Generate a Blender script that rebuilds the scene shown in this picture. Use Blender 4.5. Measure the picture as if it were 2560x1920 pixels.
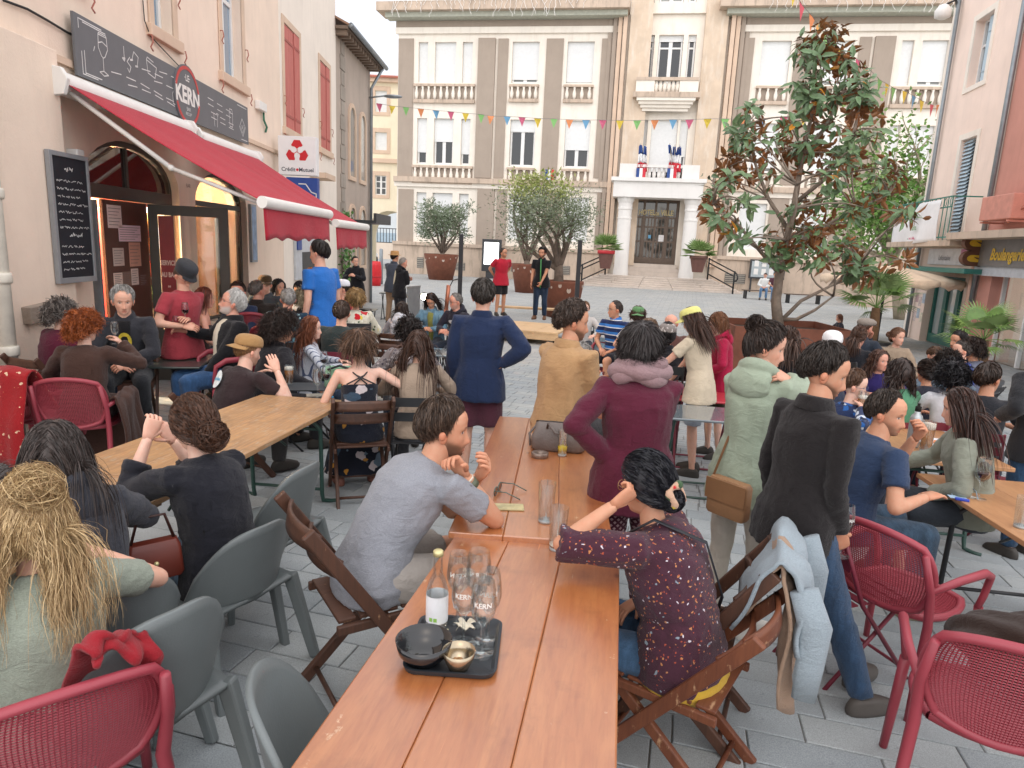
import bpy,bmesh,math,random
import numpy as np
from mathutils import Vector,Matrix,geometry
for o in list(bpy.data.objects): bpy.data.objects.remove(o)
SC=bpy.context.scene
COL=SC.collection
R=math.radians
# ------------------------------------------------------------------ camera, sky, sun, exposure
SRC_W,SRC_H=2560.0,1920.0
FOC=1700.0;CX,CY=1280.0,960.0
PITCH,ROLL,CAMZ=R(11.5),R(2.6),1.76
FW=np.array([0,math.cos(PITCH),-math.sin(PITCH)])
UP0=np.array([0,math.sin(PITCH),math.cos(PITCH)]);RT0=np.array([1.,0,0])
UPV=math.cos(ROLL)*UP0 - math.sin(ROLL)*RT0
RTV=math.cos(ROLL)*RT0 + math.sin(ROLL)*UP0
CAMO=np.array([0,0,CAMZ])
cam_d=bpy.data.cameras.new('camera');cam=bpy.data.objects.new('camera',cam_d);COL.objects.link(cam)
cam_d.sensor_width=36;cam_d.lens=FOC/SRC_W*36;cam_d.clip_end=2000;cam_d.clip_start=0.05
cam.matrix_world=Matrix(((RTV[0],UPV[0],-FW[0],0),(RTV[1],UPV[1],-FW[1],0),(RTV[2],UPV[2],-FW[2],CAMZ),(0,0,0,1)))
SC.camera=cam
SUN_EL,SUN_AZ=R(48),R(182)       # azimuth clockwise from +Y: behind the photographer, veiled by thin cloud
w=bpy.data.worlds.new('World');SC.world=w;w.use_nodes=True
nt=w.node_tree;bg=nt.nodes['Background']
sky=nt.nodes.new('ShaderNodeTexSky');sky.sky_type='NISHITA';sky.sun_disc=False
sky.sun_elevation=SUN_EL;sky.sun_rotation=SUN_AZ;sky.dust_density=2.0;sky.air_density=0.7;sky.ozone_density=0.2
veil=nt.nodes.new('ShaderNodeMixRGB');veil.inputs[0].default_value=0.75;veil.inputs[2].default_value=(4.3,4.2,4.15,1)   # thin white evening cloud over the whole sky
nt.links.new(sky.outputs[0],veil.inputs[1]);nt.links.new(veil.outputs[0],bg.inputs[0]);bg.inputs[1].default_value=0.15
sun_d=bpy.data.lights.new('sun','SUN');sun=bpy.data.objects.new('sun',sun_d);COL.objects.link(sun)
sun_d.energy=1.0;sun_d.angle=R(170);sun_d.color=(1,.965,.93)
sdir=Vector((math.sin(SUN_AZ)*math.cos(SUN_EL),math.cos(SUN_AZ)*math.cos(SUN_EL),math.sin(SUN_EL)))
sun.rotation_euler=sdir.to_track_quat('Z','Y').to_euler();sun.location=(0,0,40)
vs=SC.view_settings;vs.view_transform='Standard';vs.look='None';vs.gamma=1;vs.exposure=1.0;vs.use_curve_mapping=False
SC.cycles.max_bounces=8;SC.cycles.transparent_max_bounces=16;SC.cycles.use_denoising=True
SC.cycles.diffuse_bounces=3;SC.cycles.glossy_bounces=3;SC.cycles.transmission_bounces=8
SC.cycles.sample_clamp_indirect=6;SC.cycles.caustics_reflective=False;SC.cycles.caustics_refractive=False
# ------------------------------------------------------------------ the lie of the land, and pixels to places
def g(x,y):
    if y<=0: return -0.084*y*0.5
    return -0.42*(1-math.exp(-y/5)) - 0.03*max(-6,min(6,x))*math.exp(-(y/14)**2)
def ray(px,py): return FW + RTV*((px-CX)/FOC) - UPV*((py-CY)/FOC)
def P(px,py,h=0):
    "place where the sight line of a pixel is h above the ground"
    d=ray(px,py);lo,hi=.2,120.
    for _ in range(50):
        m=(lo+hi)/2;q=CAMO+d*m
        if q[2]-g(q[0],q[1])-h>0: lo=m
        else: hi=m
    return CAMO+d*lo
def PY(px,py,y):
    d=ray(px,py);return CAMO+d*(y/d[1])
K=2560/2212
def DP(x,y,h=0): return P(x*K,y*K,h)
def DY(x,y,yy): return PY(x*K,y*K,yy)
# ------------------------------------------------------------------ mesh helpers
def nrm(v):
    v=np.asarray(v,float);return v/max(1e-9,math.sqrt(float((v*v).sum())))
class MB:
    def __init__(s): s.v=[];s.f=[]
    def add(s,vs,fs):
        n=len(s.v);s.v+=[tuple(map(float,v)) for v in vs];s.f+=[tuple(i+n for i in f) for f in fs];return s
    def box(s,c,d,rz=0,M=None):
        x,y,z=d[0]/2,d[1]/2,d[2]/2
        vs=[(-x,-y,-z),(x,-y,-z),(x,y,-z),(-x,y,-z),(-x,-y,z),(x,-y,z),(x,y,z),(-x,y,z)]
        if M is not None: vs=[tuple(M @ Vector(v)) for v in vs]
        elif rz: ca,sa=math.cos(rz),math.sin(rz);vs=[(a*ca-b*sa,a*sa+b*ca,e) for a,b,e in vs]
        return s.add([(a+c[0],b+c[1],e+c[2]) for a,b,e in vs],[(0,3,2,1),(4,5,6,7),(0,1,5,4),(1,2,6,5),(2,3,7,6),(3,0,4,7)])
    def bx(s,x0,x1,y0,y1,z0,z1): return s.box(((x0+x1)/2,(y0+y1)/2,(z0+z1)/2),(abs(x1-x0),abs(y1-y0),abs(z1-z0)))
    def bar(s,p,q,w,h,up=(0,0,1),taper=1.0):
        p,q=np.array(p,float),np.array(q,float);t=nrm(q-p);a=np.cross(up,t)
        if np.linalg.norm(a)<1e-4: a=np.cross((0,1,0),t)
        a=nrm(a);b=np.cross(t,a);vs=[]
        for c,k in ((p,1),(q,taper)):
            for i,j in ((-1,-1),(1,-1),(1,1),(-1,1)): vs.append(c+a*i*w*k/2+b*j*h*k/2)
        return s.add(vs,[(0,3,2,1),(4,5,6,7),(0,1,5,4),(1,2,6,5),(2,3,7,6),(3,0,4,7)])
    def tube(s,pts,r,n=8,cap=True,flat=1.0,ref=None):
        pts=[np.array(p,float) for p in pts];m=len(pts)
        if not hasattr(r,'__len__'): r=[r]*m
        T=[nrm(pts[min(i+1,m-1)]-pts[max(i-1,0)]) for i in range(m)]
        a=np.array(ref,float) if ref is not None else (np.array((1.,0,0)) if abs(T[0][0])<.8 else np.array((0,1.,0)))
        vs=[];fs=[]
        for i in range(m):
            a=nrm(a-T[i]*(a@T[i]));b=np.cross(T[i],a)
            for k in range(n):
                t=2*math.pi*k/n;vs.append(pts[i]+a*math.cos(t)*r[i]+b*math.sin(t)*r[i]*flat)
        for i in range(m-1):
            for k in range(n): k2=(k+1) % n;fs.append((i*n+k,i*n+k2,(i+1)*n+k2,(i+1)*n+k))
        if cap: fs.append(tuple(range(n-1,-1,-1)));fs.append(tuple((m-1)*n+k for k in range(n)))
        return s.add(vs,fs)
    def loft(s,rings,cap=True):
        n=len(rings[0]);vs=[p for r in rings for p in r];fs=[]
        for i in range(len(rings)-1):
            for k in range(n): k2=(k+1) % n;fs.append((i*n+k,i*n+k2,(i+1)*n+k2,(i+1)*n+k))
        if cap: fs.append(tuple(range(n-1,-1,-1)));fs.append(tuple((len(rings)-1)*n+k for k in range(n)))
        return s.add(vs,fs)
    def lathe(s,prof,n=20,c=(0,0,0),cap=True):
        return s.loft([[(c[0]+r*math.cos(2*math.pi*k/n),c[1]+r*math.sin(2*math.pi*k/n),c[2]+z) for k in range(n)] for r,z in prof],cap)
    def ball(s,c,r,n=12,m=8):
        if not hasattr(r,'__len__'): r=(r,r,r)
        rings=[]
        for i in range(1,m):
            t=math.pi*i/m-math.pi/2;rings.append([(c[0]+r[0]*math.cos(t)*math.cos(2*math.pi*k/n),c[1]+r[1]*math.cos(t)*math.sin(2*math.pi*k/n),c[2]+r[2]*math.sin(t)) for k in range(n)])
        return s.loft(rings)
    def grid(s,fn,nu,nv):
        vs=[fn(i/nu,j/nv) for j in range(nv+1) for i in range(nu+1)];w=nu+1
        return s.add(vs,[(j*w+i,j*w+i+1,(j+1)*w+i+1,(j+1)*w+i) for j in range(nv) for i in range(nu)])
    def prism(s,poly,d0,d1,fr=None):
        "poly of (u,v); fr(u,v,d)->xyz"
        fr=fr or (lambda u,v,d: (u,v,d));n=len(poly)
        vs=[fr(u,v,d0) for u,v in poly]+[fr(u,v,d1) for u,v in poly]
        tri=geometry.tessellate_polygon([[Vector((u,v,0)) for u,v in poly]])
        fs=[tuple(t) for t in tri]+[tuple(n+i for i in reversed(t)) for t in tri]
        return s.add(vs,fs+[(i,(i+1) % n,n+(i+1) % n,n+i) for i in range(n)])
    def holed(s,outer,holes,d0,d1,fr):
        loops=[outer]+holes;flat=[p for l in loops for p in l];n=len(flat)
        tri=geometry.tessellate_polygon([[Vector((u,v,0)) for u,v in l] for l in loops])
        s.add([fr(u,v,d0) for u,v in flat]+[fr(u,v,d1) for u,v in flat],[tuple(t) for t in tri]+[tuple(n+i for i in reversed(t)) for t in tri])
        b=len(s.v)-2*n;o=0
        for l in loops:
            m=len(l);s.f+=[(b+o+i,b+o+(i+1) % m,b+n+o+(i+1) % m,b+n+o+i) for i in range(m)];o+=m
        return s
    def xf(s,M): s.v=[tuple(M @ Vector(v)) for v in s.v];return s
    def mesh(s,name):
        me=bpy.data.meshes.new(name);me.from_pydata(s.v,[],s.f)
        bm=bmesh.new();bm.from_mesh(me);bmesh.ops.recalc_face_normals(bm,faces=bm.faces);bm.to_mesh(me);bm.free();return me
    def build(s,name,mat,parent=None,smooth=False,loc=None,rz=0,bevel=0,solid=0,auto=None):
        me=s.mesh(name);return mobj(name,me,mat,parent,smooth,loc,rz,bevel,solid,auto)
def mobj(name,me,mat,parent=None,smooth=False,loc=None,rz=0,bevel=0,solid=0,auto=None):
    o=bpy.data.objects.new(name,me);COL.objects.link(o)
    if mat is not None and not me.materials: me.materials.append(mat)
    if smooth or auto: me.polygons.foreach_set('use_smooth',[True]*len(me.polygons))
    if auto:
        me.set_sharp_from_angle(angle=R(auto))
    if parent: o.parent=parent
    if loc is not None: o.location=loc
    if rz: o.rotation_euler[2]=rz
    if solid: m=o.modifiers.new('solid','SOLIDIFY');m.thickness=solid;m.offset=0
    if bevel: m=o.modifiers.new('bevel','BEVEL');m.width=bevel;m.segments=2;m.limit_method='ANGLE';m.angle_limit=R(40)
    return o
def tag(o,label,cat,group=None):
    o['label']=label;o['category']=cat
    if group: o['group']=group
    return o
def thing(name,label,cat,loc=(0,0,0),rz=0,group=None):
    o=bpy.data.objects.new(name,None);COL.objects.link(o);o.empty_display_size=.1
    o.location=tuple(map(float,loc));o.rotation_euler=(0,0,rz);return tag(o,label,cat,group)
def struct(o): o['kind']='structure';return o
def kids(root): return [o for o in bpy.data.objects if o.parent==root]
def copy_tree(root,parent=None):
    c=root.copy();COL.objects.link(c)
    if parent: c.parent=parent
    for ch in kids(root): copy_tree(ch,c)
    return c
def place(root,x,y,rz,label,z=None,tilt=True):
    root.location=(x,y,g(x,y) if z is None else z);root.rotation_euler=(0,0,rz);root['label']=label;return root
# ------------------------------------------------------------------ materials
def lin(c):
    if isinstance(c,str): c=tuple(int(c[i:i+2],16)/255 for i in (1,3,5))
    return tuple((x/12.92 if x<=.04045 else ((x+.055)/1.055)**2.4) for x in c)
MATS={}
class NT:
    def __init__(s,name):
        s.m=bpy.data.materials.new(name);s.m.use_nodes=True;s.t=s.m.node_tree;s.b=s.t.nodes['Principled BSDF']
        s.out=s.t.nodes['Material Output']
    def n(s,typ,**kw):
        nd=s.t.nodes.new('ShaderNode'+typ)
        for k,v in kw.items():
            if k in ('i',):
                for a,b in v.items(): nd.inputs[a].default_value=b
            else: setattr(nd,k,v)
        return nd
    def l(s,a,b): s.t.links.new(a,b)
    def coord(s,kind='Object',scale=(1,1,1),rot=(0,0,0)):
        tc=s.n('TexCoord');mp=s.n('Mapping');mp.inputs['Scale'].default_value=scale;mp.inputs['Rotation'].default_value=rot
        s.l(tc.outputs[kind],mp.inputs[0]);return mp.outputs[0]
    def noise(s,vec,scale,detail=4,rough=.6,dist=0):
        nd=s.n('TexNoise');nd.inputs['Scale'].default_value=scale;nd.inputs['Detail'].default_value=detail
        nd.inputs['Roughness'].default_value=rough;nd.inputs['Distortion'].default_value=dist;s.l(vec,nd.inputs['Vector']);return nd.outputs['Fac']
    def ramp(s,fac,stops,interp='LINEAR'):
        r=s.n('ValToRGB');r.color_ramp.interpolation=interp;e=r.color_ramp.elements
        while len(e)<len(stops): e.new(.5)
        for k,(p,c) in enumerate(stops): e[k].position=p;e[k].color=(*c,1) if len(c)==3 else c
        s.l(fac,r.inputs[0]);return r.outputs[0]
    def mix(s,fac,a,b,typ='MIX'):
        m=s.n('MixRGB');m.blend_type=typ
        for i,x in enumerate((fac,a,b)):
            if hasattr(x,'is_output'): s.l(x,m.inputs[i])
            elif isinstance(x,(int,float)): m.inputs[i].default_value=x
            else: m.inputs[i].default_value=(*x,1)
        return m.outputs[0]
    def bump(s,h,strength,dist=.01):
        b=s.n('Bump');b.inputs['Strength'].default_value=strength;b.inputs['Distance'].default_value=dist;s.l(h,b.inputs['Height']);s.l(b.outputs[0],s.b.inputs['Normal'])
    def col(s,c):
        if hasattr(c,'is_output'): s.l(c,s.b.inputs['Base Color'])
        else: s.b.inputs['Base Color'].default_value=(*c,1)
    def p(s,**kw):
        for k,v in kw.items(): s.b.inputs[{'rough': 'Roughness','metal': 'Metallic','spec': 'Specular IOR Level','trans': 'Transmission Weight','ior': 'IOR','alpha': 'Alpha','coat': 'Coat Weight','sheen': 'Sheen Weight','em': 'Emission Strength','sss': 'Subsurface Weight'}[k]].default_value=v
def vary(c,k): return tuple(min(1,max(0,x*k)) for x in c)
def plain(name,c,rough=.6,var=.12,scale=6.,bump=0.,bscale=60.,metal=0.,spec=.5,coat=0.,dirt=0.):
    if name in MATS: return MATS[name]
    c=lin(c);t=NT(name);v=t.coord()
    col=t.mix(t.ramp(t.noise(v,scale,5),[(.3,(0,0,0)),(.7,(1,1,1))]),vary(c,1-var),vary(c,1+var))
    if dirt: col=t.mix(t.ramp(t.noise(v,scale*.35,6,.7),[(.5,(0,0,0)),(.75,(dirt,)*3)]),col,vary(c,.45))
    t.col(col);t.p(rough=rough,metal=metal,spec=spec,coat=coat)
    if bump: t.bump(t.noise(v,bscale,4),bump)
    MATS[name]=t.m;return t.m
def glow(name,c,e):
    if name in MATS: return MATS[name]
    t=NT(name);t.col(lin(c));t.b.inputs['Emission Color'].default_value=(*lin(c),1);t.p(em=e,rough=.5);MATS[name]=t.m;return t.m
def glass(name,c=(1,1,1),rough=0.,ior=1.45):
    if name in MATS: return MATS[name]
    t=NT(name);t.col(c);t.p(rough=rough,trans=1,ior=ior);MATS[name]=t.m;return t.m
def window_glass(name,c,refl=.5):
    "a pane seen from outside: dark room behind, sky mirrored"
    if name in MATS: return MATS[name]
    t=NT(name);t.col(lin(c));t.p(rough=.04,spec=refl,coat=.6);MATS[name]=t.m;return t.m
def wood(name,c1,c2,axis=1,scale=1.0,rough=.45,wear=0,wearc='#d8c8b0',gloss=0.,seedoff=0.,freq=9,bump=.15):
    if name in MATS: return MATS[name]
    a,b=lin(c1),lin(c2);t=NT(name);sc=[freq*scale]*3;sc[axis]=.7*scale
    oi=t.n('ObjectInfo');tc=t.n('TexCoord');ad=t.n('VectorMath',operation='ADD');t.l(tc.outputs['Object'],ad.inputs[0])
    cm=t.n('CombineXYZ');ml=t.n('Math',operation='MULTIPLY');ml.inputs[1].default_value=37.;t.l(oi.outputs['Random'],ml.inputs[0])
    for i in range(3): t.l(ml.outputs[0],cm.inputs[i])
    t.l(cm.outputs[0],ad.inputs[1]);mp=t.n('Mapping');mp.inputs['Scale'].default_value=sc;t.l(ad.outputs[0],mp.inputs[0]);v=mp.outputs[0]
    n1=t.noise(v,3.,8,.65,.6);col=t.mix(t.ramp(n1,[(.28,(0,0,0)),(.72,(1,1,1))]),a,b)
    n3=t.noise(v,14.,3,.6);col=t.mix(t.ramp(n3,[(.45,(0,0,0)),(.8,(.45,)*3)]),col,vary(a,.6))
    big=t.noise(ad.outputs[0],2.3,3);col=t.mix(t.ramp(big,[(.35,(0,0,0)),(.75,(.3,)*3)]),col,vary(b,1.25))
    if name.endswith('pine'):
        vo=t.n('TexVoronoi');vo.inputs['Scale'].default_value=2.1;mk=t.n('Mapping');ks=[1.6]*3;ks[axis]=.9;mk.inputs['Scale'].default_value=ks;t.l(ad.outputs[0],mk.inputs[0]);t.l(mk.outputs[0],vo.inputs['Vector'])
        col=t.mix(t.ramp(vo.outputs['Distance'],[(.02,(.75,)*3),(.06,(0,0,0))]),col,vary(a,.35));col=t.mix(t.ramp(t.noise(ad.outputs[0],5.5,5,.65),[(.56,(0,0,0)),(.72,(.4,)*3)]),col,vary(a,.55))
        sc2=[60.]*3;sc2[axis]=2.;m4=t.n('Mapping');m4.inputs['Scale'].default_value=sc2;m4.inputs['Rotation'].default_value=(0,0,.3);t.l(ad.outputs[0],m4.inputs[0]);col=t.mix(t.ramp(t.noise(m4.outputs[0],1.,2),[(.74,(0,0,0)),(.78,(.5,)*3)]),col,vary(b,1.7))
    if wear:
        n2=t.noise(ad.outputs[0],16.,6,.7);m2=t.noise(v,5.,4);mm=t.mix(1.,n2,m2,'MULTIPLY')
        col=t.mix(t.ramp(mm,[(.42-.12*wear,(0,0,0)),(.5-.1*wear,(.9,)*3)]),col,lin(wearc))
    t.col(col);t.p(rough=rough,coat=gloss);t.b.inputs['Coat Roughness'].default_value=.25;t.b.inputs['Coat IOR'].default_value=1.5+.5*gloss
    t.bump(n1,bump,.004);MATS[name]=t.m;return t.m
def plaster(name,c,var=.08,bump=.25,bscale=45.,stain=.3,stainc=None):
    if name in MATS: return MATS[name]
    c=lin(c);t=NT(name);v=t.coord()
    col=t.mix(t.ramp(t.noise(v,1.3,6,.6),[(.3,(0,0,0)),(.7,(1,1,1))]),vary(c,1-var),vary(c,1+var))
    vs_=t.coord(scale=(1.6,1.6,.28));st=t.ramp(t.noise(vs_,2.2,7,.68),[(.5,(0,0,0)),(.78,(stain,)*3)])
    col=t.mix(st,col,lin(stainc) if stainc else vary(c,.55))
    t.col(col);t.p(rough=.9,spec=.25);t.bump(t.mix(.5,t.noise(v,bscale,5,.7),t.noise(v,bscale*.25,4)),bump,.012);MATS[name]=t.m;return t.m
def cloth(c,pat=None,rough=.9,name=None):
    key='cloth_%s_%s' % (c,pat)
    if key in MATS: return MATS[key]
    b=lin(c);t=NT(key);v=t.coord();col=t.mix(t.noise(v,9,4),vary(b,.82),vary(b,1.15))
    fine=t.noise(v,420,2)
    if pat=='heather': col=t.mix(t.ramp(t.noise(t.coord(scale=(1,1,3)),160,3),[(.35,(0,0,0)),(.65,(.5,)*3)]),col,vary(b,1.5))
    if pat=='denim': col=t.mix(t.ramp(t.noise(t.coord(scale=(3,3,.6)),4,6,.7),[(.4,(0,0,0)),(.75,(.75,)*3)]),vary(b,.6),vary(b,1.7))
    if pat in ('floral_small','floral_dark','floral_red','hawaii','paisley','bw','geo','headscarf'):
        sp={'floral_small': [(44,'#c98a5a',.2),(30,'#d9d2dc',.13),(19,'#8d9ba8',.13),(60,'#b0553f',.22)],'floral_dark': [(8.5,'#cfc4c6',.32),(7,'#6b7f90',.33),(11,'#c08a3c',.25),(6,'#3f5366',.36)],
              'floral_red': [(9,'#c4252d',.42),(13,'#dcc74a',.27),(10,'#e7e2d0',.33),(15,'#3d5a3a',.3)],'hawaii': [(12,'#7fb4c4',.38),(17,'#a9d3da',.3),(9,'#2b4a5e',.35)],
              'paisley': [(17,'#e0bfa0',.22),(26,'#d9a070',.12)],'bw': [(24,'#c9c2c4',.35),(33,'#55505a',.33)],'geo': [(14,'#c9d2dd',.36),(11,'#2d62a8',.36),(19,'#17243f',.35)],'headscarf': [(30,'#cfc8c4',.4),(45,'#77706c',.3)]}[pat]
        for k,(s_,cc,th) in enumerate(sp):
            vo=t.n('TexVoronoi');vo.inputs['Scale'].default_value=s_;dv=t.n('VectorMath',operation='ADD');dv.inputs[1].default_value=(k*3.7,k*1.9,k*5.1)
            nz=t.n('TexNoise');nz.inputs['Scale'].default_value=s_*1.5;t.l(v,nz.inputs['Vector']);sm=t.n('VectorMath',operation='SCALE');sm.inputs['Scale'].default_value=.9/s_;t.l(nz.outputs['Color'],sm.inputs[0])
            a2=t.n('VectorMath',operation='ADD');t.l(v,a2.inputs[0]);t.l(sm.outputs[0],a2.inputs[1]);t.l(a2.outputs[0],dv.inputs[0]);t.l(dv.outputs[0],vo.inputs['Vector'])
            gate=t.n('SeparateColor');t.l(vo.outputs['Color'],gate.inputs[0])
            f1=t.ramp(vo.outputs['Distance'],[(th*.9,(1,1,1)),(th,(0,0,0))]);f2=t.ramp(gate.outputs[0],[(.35,(0,0,0)),(.36,(1,1,1))])
            col=t.mix(t.mix(1.,f1,f2,'MULTIPLY'),col,lin(cc))
    if pat in ('stripe_v','stripe_h','stripe_polo','diamond'):
        sx=t.n('SeparateXYZ');t.l(v,sx.inputs[0])
        def saw(o,f,w):
            m=t.n('Math',operation='MULTIPLY');m.inputs[1].default_value=f;t.l(o,m.inputs[0]);fr=t.n('Math',operation='FRACT');t.l(m.outputs[0],fr.inputs[0])
            return t.ramp(fr.outputs[0],[(w,(1,1,1)),(w+.02,(0,0,0))],'CONSTANT')
        if pat=='stripe_v': col=t.mix(saw(sx.outputs[0],32,.22),col,lin('#5a6684'))
        if pat=='stripe_polo':
            col=t.mix(saw(sx.outputs[2],9.5,.45),col,lin('#3b7fd0'));col=t.mix(saw(sx.outputs[2],9.5,.1),col,lin('#e8e8ea'))
        if pat=='diamond':
            ad=t.n('Math',operation='ADD');t.l(sx.outputs[0],ad.inputs[0]);t.l(sx.outputs[2],ad.inputs[1]);sb=t.n('Math',operation='SUBTRACT');t.l(sx.outputs[0],sb.inputs[0]);t.l(sx.outputs[2],sb.inputs[1])
            col=t.mix(t.mix(1.,saw(ad.outputs[0],30,.5),saw(sb.outputs[0],30,.5),'MULTIPLY'),col,lin('#c9a9ae'))
    t.col(col);t.p(rough=rough,spec=.2,sheen=.15);t.bump(t.mix(.25,t.noise(t.coord(scale=(1,1,1.6)),13,5,.6,1.6),fine),.8,.014);MATS[key]=t.m;return t.m
def skin_mat():
    if 'skin' in MATS: return MATS['skin']
    t=NT('skin');at=t.n('Attribute',attribute_name='tone');v=t.coord();n1=t.noise(v,34,4)
    col=t.mix(t.ramp(n1,[(.35,(0,0,0)),(.7,(.5,)*3)]),at.outputs['Color'],t.mix(1.,at.outputs['Color'],(.98,.74,.66),'MULTIPLY'));col=t.mix(t.ramp(t.noise(v,9,3),[(.4,(0,0,0)),(.75,(.35,)*3)]),col,t.mix(1.,col,(.85,.72,.66),'MULTIPLY'))
    t.col(col);t.p(rough=.52,spec=.35,sss=.06);t.b.inputs['Subsurface Radius'].default_value=(.012,.005,.003);t.b.inputs['Subsurface Scale'].default_value=1.
    t.bump(t.noise(v,150,3),.08,.004);MATS['skin']=t.m;return t.m
def hair_mat(c,c2=None):
    key='hair_%s_%s' % (c,c2)
    if key in MATS: return MATS[key]
    a=lin(c);b=lin(c2) if c2 else vary(a,1.9);t=NT(key);at=t.n('Attribute',attribute_name='sid');v=t.coord()
    col=t.mix(at.outputs['Fac'],vary(a,.75),b);col=t.mix(t.ramp(t.noise(t.coord(scale=(1,1,.25)),60,3),[(.4,(0,0,0)),(.7,(.6,)*3)]),col,vary(a,.6))
    t.col(col);t.p(rough=.42,spec=.4);t.bump(t.noise(v,130,3),.25,.004);MATS[key]=t.m;return t.m
# ------------------------------------------------------------------ setting helpers
def wallframe(A,dirxy,out):
    A=np.array(A,float);d=nrm((dirxy[0],dirxy[1],0));o=nrm((out[0],out[1],0))
    fr=lambda u,z,dd=0.: (A[0]+d[0]*u+o[0]*dd,A[1]+d[1]*u+o[1]*dd,z)
    def uv(px,py,off=0.):
        r=ray(px,py);q=A+o*off;t=((q-CAMO)@o)/(r@o);p=CAMO+r*t;return float((p-A)@d),float(p[2])
    return fr,uv
def fbox(m,fr,u0,u1,z0,z1,d0,d1):
    vs=[fr(u,z,d) for d in (d0,d1) for u,z in ((u0,z0),(u1,z0),(u1,z1),(u0,z1))]
    return m.add(vs,[(0,3,2,1),(4,5,6,7),(0,1,5,4),(1,2,6,5),(2,3,7,6),(3,0,4,7)])
FONTC={}
def text_mb(txt,size=1.,shear=0.,bold=0.):
    cu=bpy.data.curves.new('t','FONT');cu.body=txt;cu.size=size;cu.align_x='CENTER';cu.align_y='CENTER';cu.shear=shear;cu.offset=bold;cu.resolution_u=3
    o=bpy.data.objects.new('t',cu);COL.objects.link(o);me=bpy.data.meshes.new_from_object(o.evaluated_get(bpy.context.evaluated_depsgraph_get()))
    m=MB();m.v=[tuple(v.co) for v in me.vertices];m.f=[tuple(p.vertices) for p in me.polygons];bpy.data.objects.remove(o);bpy.data.curves.remove(cu);bpy.data.meshes.remove(me);return m
def put_text(txt,fr,u,z,size,d,mat,parent,sx=1.,bold=0.,name='lettering',shear=0.,rot=0.,flip=1):
    m=text_mb(txt,size,shear,bold);c,s_=math.cos(rot),math.sin(rot)
    m.v=[fr(u+flip*(x*c*sx-y*s_),z+x*s_*sx+y*c,d) for x,y,_ in m.v];return m.build(name,mat,parent)
def rect(u0,u1,z0,z1): return [(u0,z0),(u1,z0),(u1,z1),(u0,z1)]
def archpoly(u0,u1,z0,zs,zt,n=14):
    c,w_=(u0+u1)/2,(u1-u0)/2;return [(u0,z0),(u1,z0)]+[(c+w_*math.cos(t),zs+(zt-zs)*math.sin(t)) for t in np.linspace(0,math.pi,n)]
def line_mb(m,fr,pts,w_,d):
    for (u0,z0),(u1,z1) in zip(pts[:-1],pts[1:]):
        t=np.array((u1-u0,z1-z0));l=np.linalg.norm(t)
        if l<1e-6: continue
        n_=np.array((-t[1],t[0]))/l*w_/2;e=t/l*w_*.3;a,b=np.array((u0,z0))-e,np.array((u1,z1))+e;m.add([fr(*(a+n_),d),fr(*(a-n_),d),fr(*(b-n_),d),fr(*(b+n_),d)],[(0,1,2,3)])
# ------------------------------------------------------------------ ground and paving
def granite_mat(name,c,joints=False):
    t=NT(name);v=t.coord();b=lin(c);oi=t.n('ObjectInfo')
    col=t.mix(t.ramp(t.noise(v,190,3,.7),[(.36,(0,0,0)),(.64,(1,1,1))]),vary(b,.72),vary(b,1.2));col=t.mix(t.ramp(t.noise(v,3.2,6,.65),[(.35,(0,0,0)),(.7,(.5,)*3)]),col,vary(b,.72));col=t.mix(t.ramp(t.noise(t.coord('Generated') if False else v,1.1,5,.7),[(.48,(0,0,0)),(.7,(.5,)*3)]),col,vary(b,.66))
    vo=t.ramp(t.noise(v,26,2),[(.68,(0,0,0)),(.74,(.4,)*3)]);col=t.mix(vo,col,vary(b,.5))
    if not joints: col=t.mix(.42,col,t.mix(1.,col,t.ramp(oi.outputs['Random'],[(0,(.62,.65,.68)),(.5,(1,1,1)),(1,(1.3,1.24,1.16))]),'MULTIPLY'))
    else:
        br=t.n('TexBrick');br.inputs['Scale'].default_value=1;br.inputs['Brick Width'].default_value=.46;br.inputs['Row Height'].default_value=.2;br.inputs['Mortar Size'].default_value=.006;br.inputs['Color1'].default_value=(1.08,1.05,1.0,1);br.inputs['Color2'].default_value=(.84,.87,.9,1);br.inputs['Mortar'].default_value=(.42,.41,.4,1);br.offset=.43
        t.l(t.coord(rot=(0,0,R(14))),br.inputs['Vector']);col=t.mix(.9,col,t.mix(1.,col,br.outputs[0],'MULTIPLY'))
    t.col(col);t.p(rough=.78,spec=.35);t.bump(t.noise(v,120,4),.35,.004);return t.m
slab_m=granite_mat('granite_slab','#a8afb2');far_m=granite_mat('granite_paving','#b0b2b2',True);joint_m=plain('paving_joint','#8a8884',.95)
xs=sorted(set([-160,-90,-50,-30,-20,-14]+[x*.5 for x in range(-24,25)]+[14,20,30,50,90,160]));ys=[-8,-4,-2,-1]+[y*.5 for y in range(0,50)]+[26,30,36,44,60,90,140,220]
m=MB();m.v=[(x,y,g(x,y)) for y in ys for x in xs];W_=len(xs);m.f=[(j*W_+i,j*W_+i+1,(j+1)*W_+i+1,(j+1)*W_+i) for j in range(len(ys)-1) for i in range(W_-1)]
struct(m.build('ground',far_m,None,True))
pv=bpy.data.objects.new('pavement',None);COL.objects.link(pv);struct(pv)
rng=random.Random(4);PA=R(-14);pu=np.array((math.cos(PA),math.sin(PA)));pn_=np.array((-math.sin(PA),math.cos(PA)))
LENS=[.30,.36,.44,.52,.62];slab_me=[]
for L_ in LENS:
    mm=MB();e=.0032;mm.loft([[(sx*(L_/2-e-k),sy*(.1-e-k),z) for sx,sy in ((-1,-1),(1,-1),(1,1),(-1,1))] for k,z in ((0,-.04),(0,.0055),(.004,.0095))]);me=mm.mesh('slab');me.materials.append(slab_m);slab_me.append(me)
cand=[]
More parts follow.
